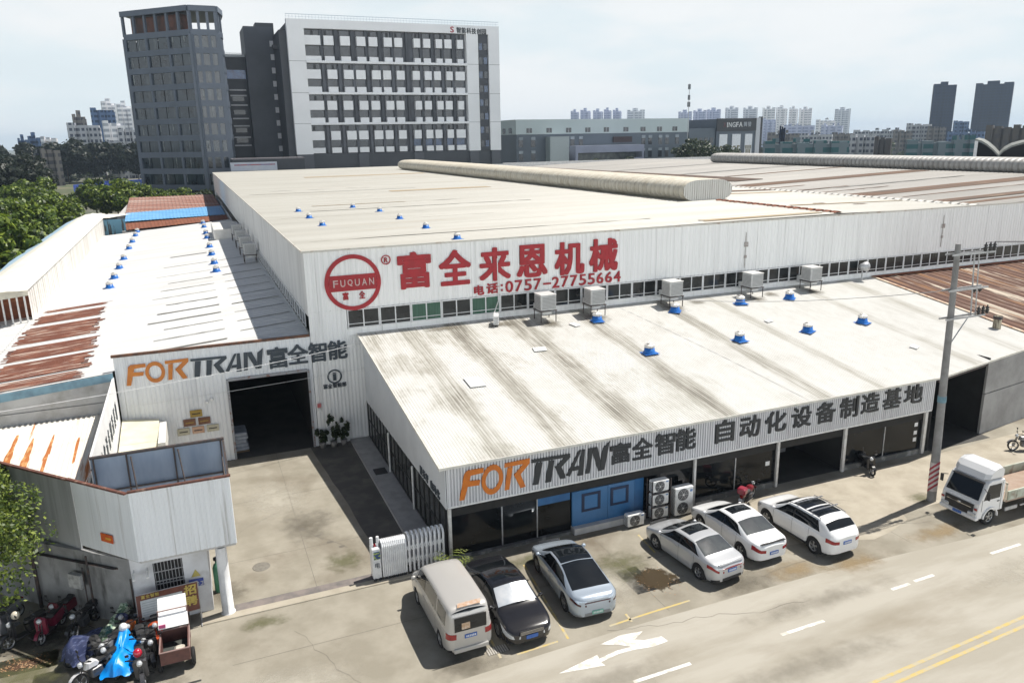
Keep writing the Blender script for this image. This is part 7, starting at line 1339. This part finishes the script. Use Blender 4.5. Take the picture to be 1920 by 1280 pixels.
motorbike('motorbike', 'black motorbike with orange indicator box in front of the notice board', -12.15, -.65, -1.7, OR, 'motorcycle')
motorbike('scooter', 'orange red scooter next to the cargo tricycle', -11.35, -.95, -1.5, ('orangered', (.5, .07, .015)))
motorbike('motorbike', 'motorbike with red tank and red top box before the showroom post', 14.7, -1.05, .5, RD_, 'motorcycle', ('red', (.26, .012, .035)), None)
motorbike('scooter', 'black scooter with top box outside the right showroom window', 22.75, -.72, -1.9, BK, 'scooter', ('black', (.02, .02, .02)), None)
motorbike('motorbike', 'silver and black motorbike cut off at the right edge by the grey wall', 32.6, -2.4, 2.6, GY, 'motorcycle', None, None)
motorbike('motorbike', 'black motorbike with grey tank in the bottom row, just right of the navy cover', -12.75, -1.55, -2.0, GY, 'motorcycle')
motorbike('scooter', 'dark navy scooter squeezed between camouflage cover and notice board', -12.3, .05, -1.9, NV)
motorbike('scooter', 'black scooter between the orange red scooter and the cargo tricycle', -11.5, -1.95, -1.5, BK, lean=.03)
# covered two wheelers
def cover(name, label, x, y, rz_, m, L=1.75, W=.62, H=1.08, seed=1):
    r = np.random.default_rng(seed); t = thing(name, label, 'cover', (x, y, 0), rz_, None); f = MB(); nx, ny = 26, 20; V = []
    ph = r.uniform(0, 6.28, 6)
    for i in range(nx + 1):
        u = i / nx; xx = (u - .5) * L; ridge = np.interp(u, [0, .08, .2, .45, .72, .8, .92, 1], [.30, .62, .74, .76, .98, H, .86, .32])
        for j in range(ny + 1):
            v = -1 + 2 * j / ny; a = abs(v); yy = v * W * (.42 + .42 * a) * (1 - .25 * abs(u - .5)) ; drop = .25 + .04 * math.sin(9 * u + ph[0]); z = ridge - (ridge - drop) * max(0, (a - .30) / .70) ** 1.15
            fold = .045 * math.sin(18 * u + ph[1] + 3 * v) * a + .03 * math.sin(31 * u + ph[2] - 5 * v) * a + .02 * math.sin(11 * v + ph[3] + 6 * u)
            V.append((xx + .03 * math.sin(7 * v + ph[4]), yy + fold * (1 if v > 0 else -1), z + fold * .5))
    F = [(i * (ny + 1) + j, (i + 1) * (ny + 1) + j, (i + 1) * (ny + 1) + j + 1, i * (ny + 1) + j + 1) for i in range(nx) for j in range(ny)]
    f.add(V, F, True); f.obj('tarpaulin', m, t, world=False)
    bike_wheel(t, .66, .25); bike_wheel(t, -.62, .25); return t
cv = cover('covered_scooter', 'scooter under a bright blue tarpaulin with a white helmet on its end', -12.45, -2.15, -1.75 + math.pi, mat('tarp_blue', (.0, .28, .80), .38, c2=(.0, .22, .68), scale=3), 1.8, .66, 1.12, 2)
MB().lathe([(.10, 0), (.14, .06), (.145, .14), (.11, .22), (.05, .26), (0, .27)], (.62, 0, 1.02), 16).obj('helmet', whitep, cv, world=False)
cover('covered_scooter', 'scooter under a pale green camouflage cover by the gatehouse wall', -12.75, -.35, -2.2 + math.pi, mat('camo', (.42, .50, .38), .8, c2=(.10, .17, .10), scale=7, detail=3, lo=.48, hi=.54, c3=(.05, .16, .15), scale3=2, lo3=.55, hi3=.62), 1.8, .66, 1.15, 4)
cover('covered_scooter', 'scooter under a navy blue striped cover left of the camouflage cover', -13.6, -.95, -2.4, mat('tarp_navy', (.02, .03, .09), .6, c2=(.08, .1, .2), scale=1.5, stretch=(1, 7, 7), lo=.55, hi=.6), 1.7, .6, 1.0, 6)
cover('covered_scooter', 'scooter under a grey cover in the shade at the far left edge', -16.95, 1.55, -2.5, mat('tarp_grey', (.10, .105, .115), .6, c2=(.05, .05, .055), scale=3), 1.6, .6, 1.0, 8)
# cargo tricycle
TR = thing('cargo_tricycle', 'brown cargo tricycle with raised white lid in front of the notice board', 'tricycle', (-10.72, -2.75, 0), 0)
brb = mat('tricycle_brown', (.13, .055, .045), .6, c2=(.09, .04, .035), scale=4); f = MB()
x0, x1, y0, y1, z0, z1 = -11.18, -10.26, -3.35, -2.05, .48, .95
f.box(x0, y0, z0, x1, y0 + .05, z1); f.box(x0, y1 - .05, z0, x1, y1, z1); f.box(x0, y0 + .05, z0, x0 + .05, y1 - .05, z1); f.box(x1 - .05, y0 + .05, z0, x1, y1 - .05, z1); f.obj('cargo_box', brb, TR); MB().box(x0 + .05, y0 + .05, z0, x1 - .05, y1 - .05, z0 + .04).obj('box_floor', mat('box_dark', (.05, .055, .05), .8), TR)
f = MB()
for a in (x0, x1): f.tube((a, y0, z1), (a, y1, z1), .025, 6); f.tube((a, y1, z0), (a, y1, 1.75), .022, 6)
f.tube((x0, y0, z1), (x1, y0, z1), .025, 6); f.tube((x0, y1, z1), (x1, y1, z1), .025, 6); f.tube((x0, y1, 1.72), (x1, y1, 1.72), .022, 6); f.obj('box_rail', mat('tricycle_rail', (.3, .2, .18), .5), TR)
f = MB(); f.slab([(x0 - .02, y1 - .3, 1.2), (x1 + .02, y1 - .3, 1.2), (x1 + .0, y1 + .45, 1.95), (x0 + .02, y1 + .45, 1.95)], (0, -.02, .03)); f.obj('white_lid', mat('lid_white', (.80, .80, .80), .5, c2=(.74, .74, .74), scale=3), TR); MB().box(x0 + .0, y1 - .32, 1.26, x0 + .22, y1 - .30, 1.38).obj('pink_label', mat('pink', (.6, .1, .25), .5), TR)
for a in (x0 - .06, x1 + .06):
    f = MB(); f.lathe([(.20, -.06), (.28, -.06), (.30, 0), (.28, .06), (.20, .06)], (a, -2.9, .30), 20, 'x'); w_ = f.obj('wheel', tyrem, TR); f = MB(); f.lathe([(0, -.03), (.2, -.03), (.2, .03), (0, .03)], (a, -2.9, .30), 14, 'x'); f.obj('rim', rimm, w_)
f = MB(); f.lathe([(.20, -.06), (.28, -.06), (.30, 0), (.28, .06), (.20, .06)], (-10.72, -1.15, .30), 20, 'x'); f.obj('wheel', tyrem, TR)
f = MB(); f.tube((-10.72, -1.15, .3), (-10.72, -1.45, 1.0), .03, 6); f.path([(-11.05, -1.6, 1.06), (-10.72, -1.45, 1.02), (-10.39, -1.6, 1.06)], .02, 6); f.tube((-10.72, -1.45, .8), (-10.72, -2.05, .55), .04, 6); f.obj('front_frame', frameb, TR); MB().bbox(-10.9, -2.0, .72, -10.54, -1.65, .82, .03).obj('seat', seatm, TR)
wsk = tag(MB().bbox(-10.75, -3.2, .53, -10.4, -2.8, .80, .06).obj('sack', mat('sack_pale', (.55, .52, .45), .8, c2=(.4, .36, .3), scale=6)), 'pale sack lying in the box of the cargo tricycle', 'sack')
# notice board
NB = thing('notice_board', 'red brown framed recruitment notice board with big yellow characters', 'notice board', (-10.9, -.45, 0))
P0 = np.array((-11.95, -.62, .55)); dx = np.array((2.05, .14, 0)); up = np.array((0, .18, 1.02)); fn = np.cross(dx, up); fn /= np.linalg.norm(fn)
redb = mat('board_red', (.16, .05, .03), .5, c2=(.11, .036, .024), scale=3)
MB().slab([P0, P0 + dx, P0 + dx + up, P0 + up], -fn * .05).obj('panel', redb, NB)
MB().slab([P0 + dx * .06 + up * .10 + fn * .004, P0 + dx * .74 + up * .10 + fn * .004, P0 + dx * .74 + up * .80 + fn * .004, P0 + dx * .06 + up * .80 + fn * .004], fn * .006).obj('paper', mat('board_paper', (.55, .58, .58), .5, c2=(.46, .49, .49), scale=4), NB)
yl = mat('board_yellow', (.58, .44, .10), .5, c2=(.48, .36, .08), scale=6); ux = dx / np.linalg.norm(dx); uu = up / np.linalg.norm(up)
for i, ch in enumerate('招聘'): put(MB(), ch, P0 + dx * .77 + up * (.60 - i * .40) + fn * .004, ux, uu, .42, .38, .012, .04).obj('character', yl, NB)
f = MB()
for i, ch in enumerate('富全智能'): put(f, ch, P0 + dx * (.08 + i * .075) + up * .86 + fn * .004, ux, uu, .13, .13, .008, .02)
f.obj('heading', yl, NB)
f = MB(); n_ = 5
for a, b in ((0, 1), (1, 1)): pass
for s in (.0, 1.0): q = P0 + dx * s; f.tube((q[0], q[1] + .02, 0), q + up * 1.02 - fn * .03, .03, 8); f.tube((q[0], q[1] - .35, .03), (q[0], q[1] + .45, .03), .025, 6)
f.tube(P0 - fn * .03, P0 + dx - fn * .03, .025, 6); f.tube(P0 + up - fn * .03, P0 + dx + up - fn * .03, .025, 6); f.obj('stand', greysteel, NB)
f = MB()
for k in range(7): f.slab([P0 + dx * .08 + up * (.18 + k * .085) + fn * .0105, P0 + dx * random.uniform(.45, .7) + up * (.18 + k * .085) + fn * .0105, P0 + dx * .5 + up * (.2 + k * .085) + fn * .0105, P0 + dx * .08 + up * (.2 + k * .085) + fn * .0105], fn * .002)
f.obj('printed_lines', mat('print_grey', (.36, .40, .42), .6), NB)
# gas bottle and litter by the gatehouse
GB = thing('gas_bottle', 'green upright gas bottle behind the gatehouse side wall', 'gas bottle', (-9.2, 1.4, 0)); MB().lathe([(0, 0), (.16, .02), (.16, 1.05), (.11, 1.2), (.04, 1.25), (.04, 1.4), (0, 1.4)], (-9.2, 1.4, 0), 16).obj('cylinder', mat('bottle_green', (.04, .16, .09), .5, c2=(.06, .2, .12), scale=4), GB); MB().lathe([(.05, 1.36), (.1, 1.38), (.1, 1.48), (0, 1.5)], (-9.2, 1.4, 0), 12).obj('valve', blackframe, GB)
lv = MB(); r3 = random.Random(8)
for k in range(160): x, y = -15.6 + r3.gauss(0, .45), -.55 + r3.gauss(0, .25); a = r3.uniform(0, 6.28); s = r3.uniform(.02, .05); lv.add([(x + s * math.cos(a), y + s * math.sin(a), .008), (x - s * .5 * math.sin(a), y + s * .5 * math.cos(a), .012), (x - s * math.cos(a), y - s * math.sin(a), .008), (x + s * .5 * math.sin(a), y - s * .5 * math.cos(a), .006)], [(0, 1, 2, 3)])
for k in range(60): x, y = r3.uniform(6.2, 8.4), r3.uniform(-6.2, -4.2); a = r3.uniform(0, 6.28); s = r3.uniform(.015, .04); lv.add([(x + s * math.cos(a), y + s * math.sin(a), .012), (x - s * .5 * math.sin(a), y + s * .5 * math.cos(a), .012), (x - s * math.cos(a), y - s * math.sin(a), .012), (x + s * .5 * math.sin(a), y - s * .5 * math.cos(a), .012)], [(0, 1, 2, 3)])
tag(lv.obj('fallen_leaves', mat('dry_leaves', (.30, .14, .06), .8, c2=(.45, .35, .22), scale=20)), 'dry fallen leaves scattered on the concrete', 'leaves', None, 'stuff')
# ------------------------------------------------------------------ haze
hm = bpy.data.materials.new('haze'); hm.use_nodes = True; ht = hm.node_tree; ht.nodes.clear()
hv = ht.nodes.new('ShaderNodeVolumePrincipled'); hv.inputs['Color'].default_value = (.66, .82, 1.0, 1); hv.inputs['Density'].default_value = .00016; hv.inputs['Anisotropy'].default_value = .1
ho = ht.nodes.new('ShaderNodeOutputMaterial'); ht.links.new(hv.outputs['Volume'], ho.inputs['Volume'])
hz_ = MB().box(-3600, -320, -1.1, 5300, 6600, 92).obj('haze', hm); hz_['kind'] = 'stuff'
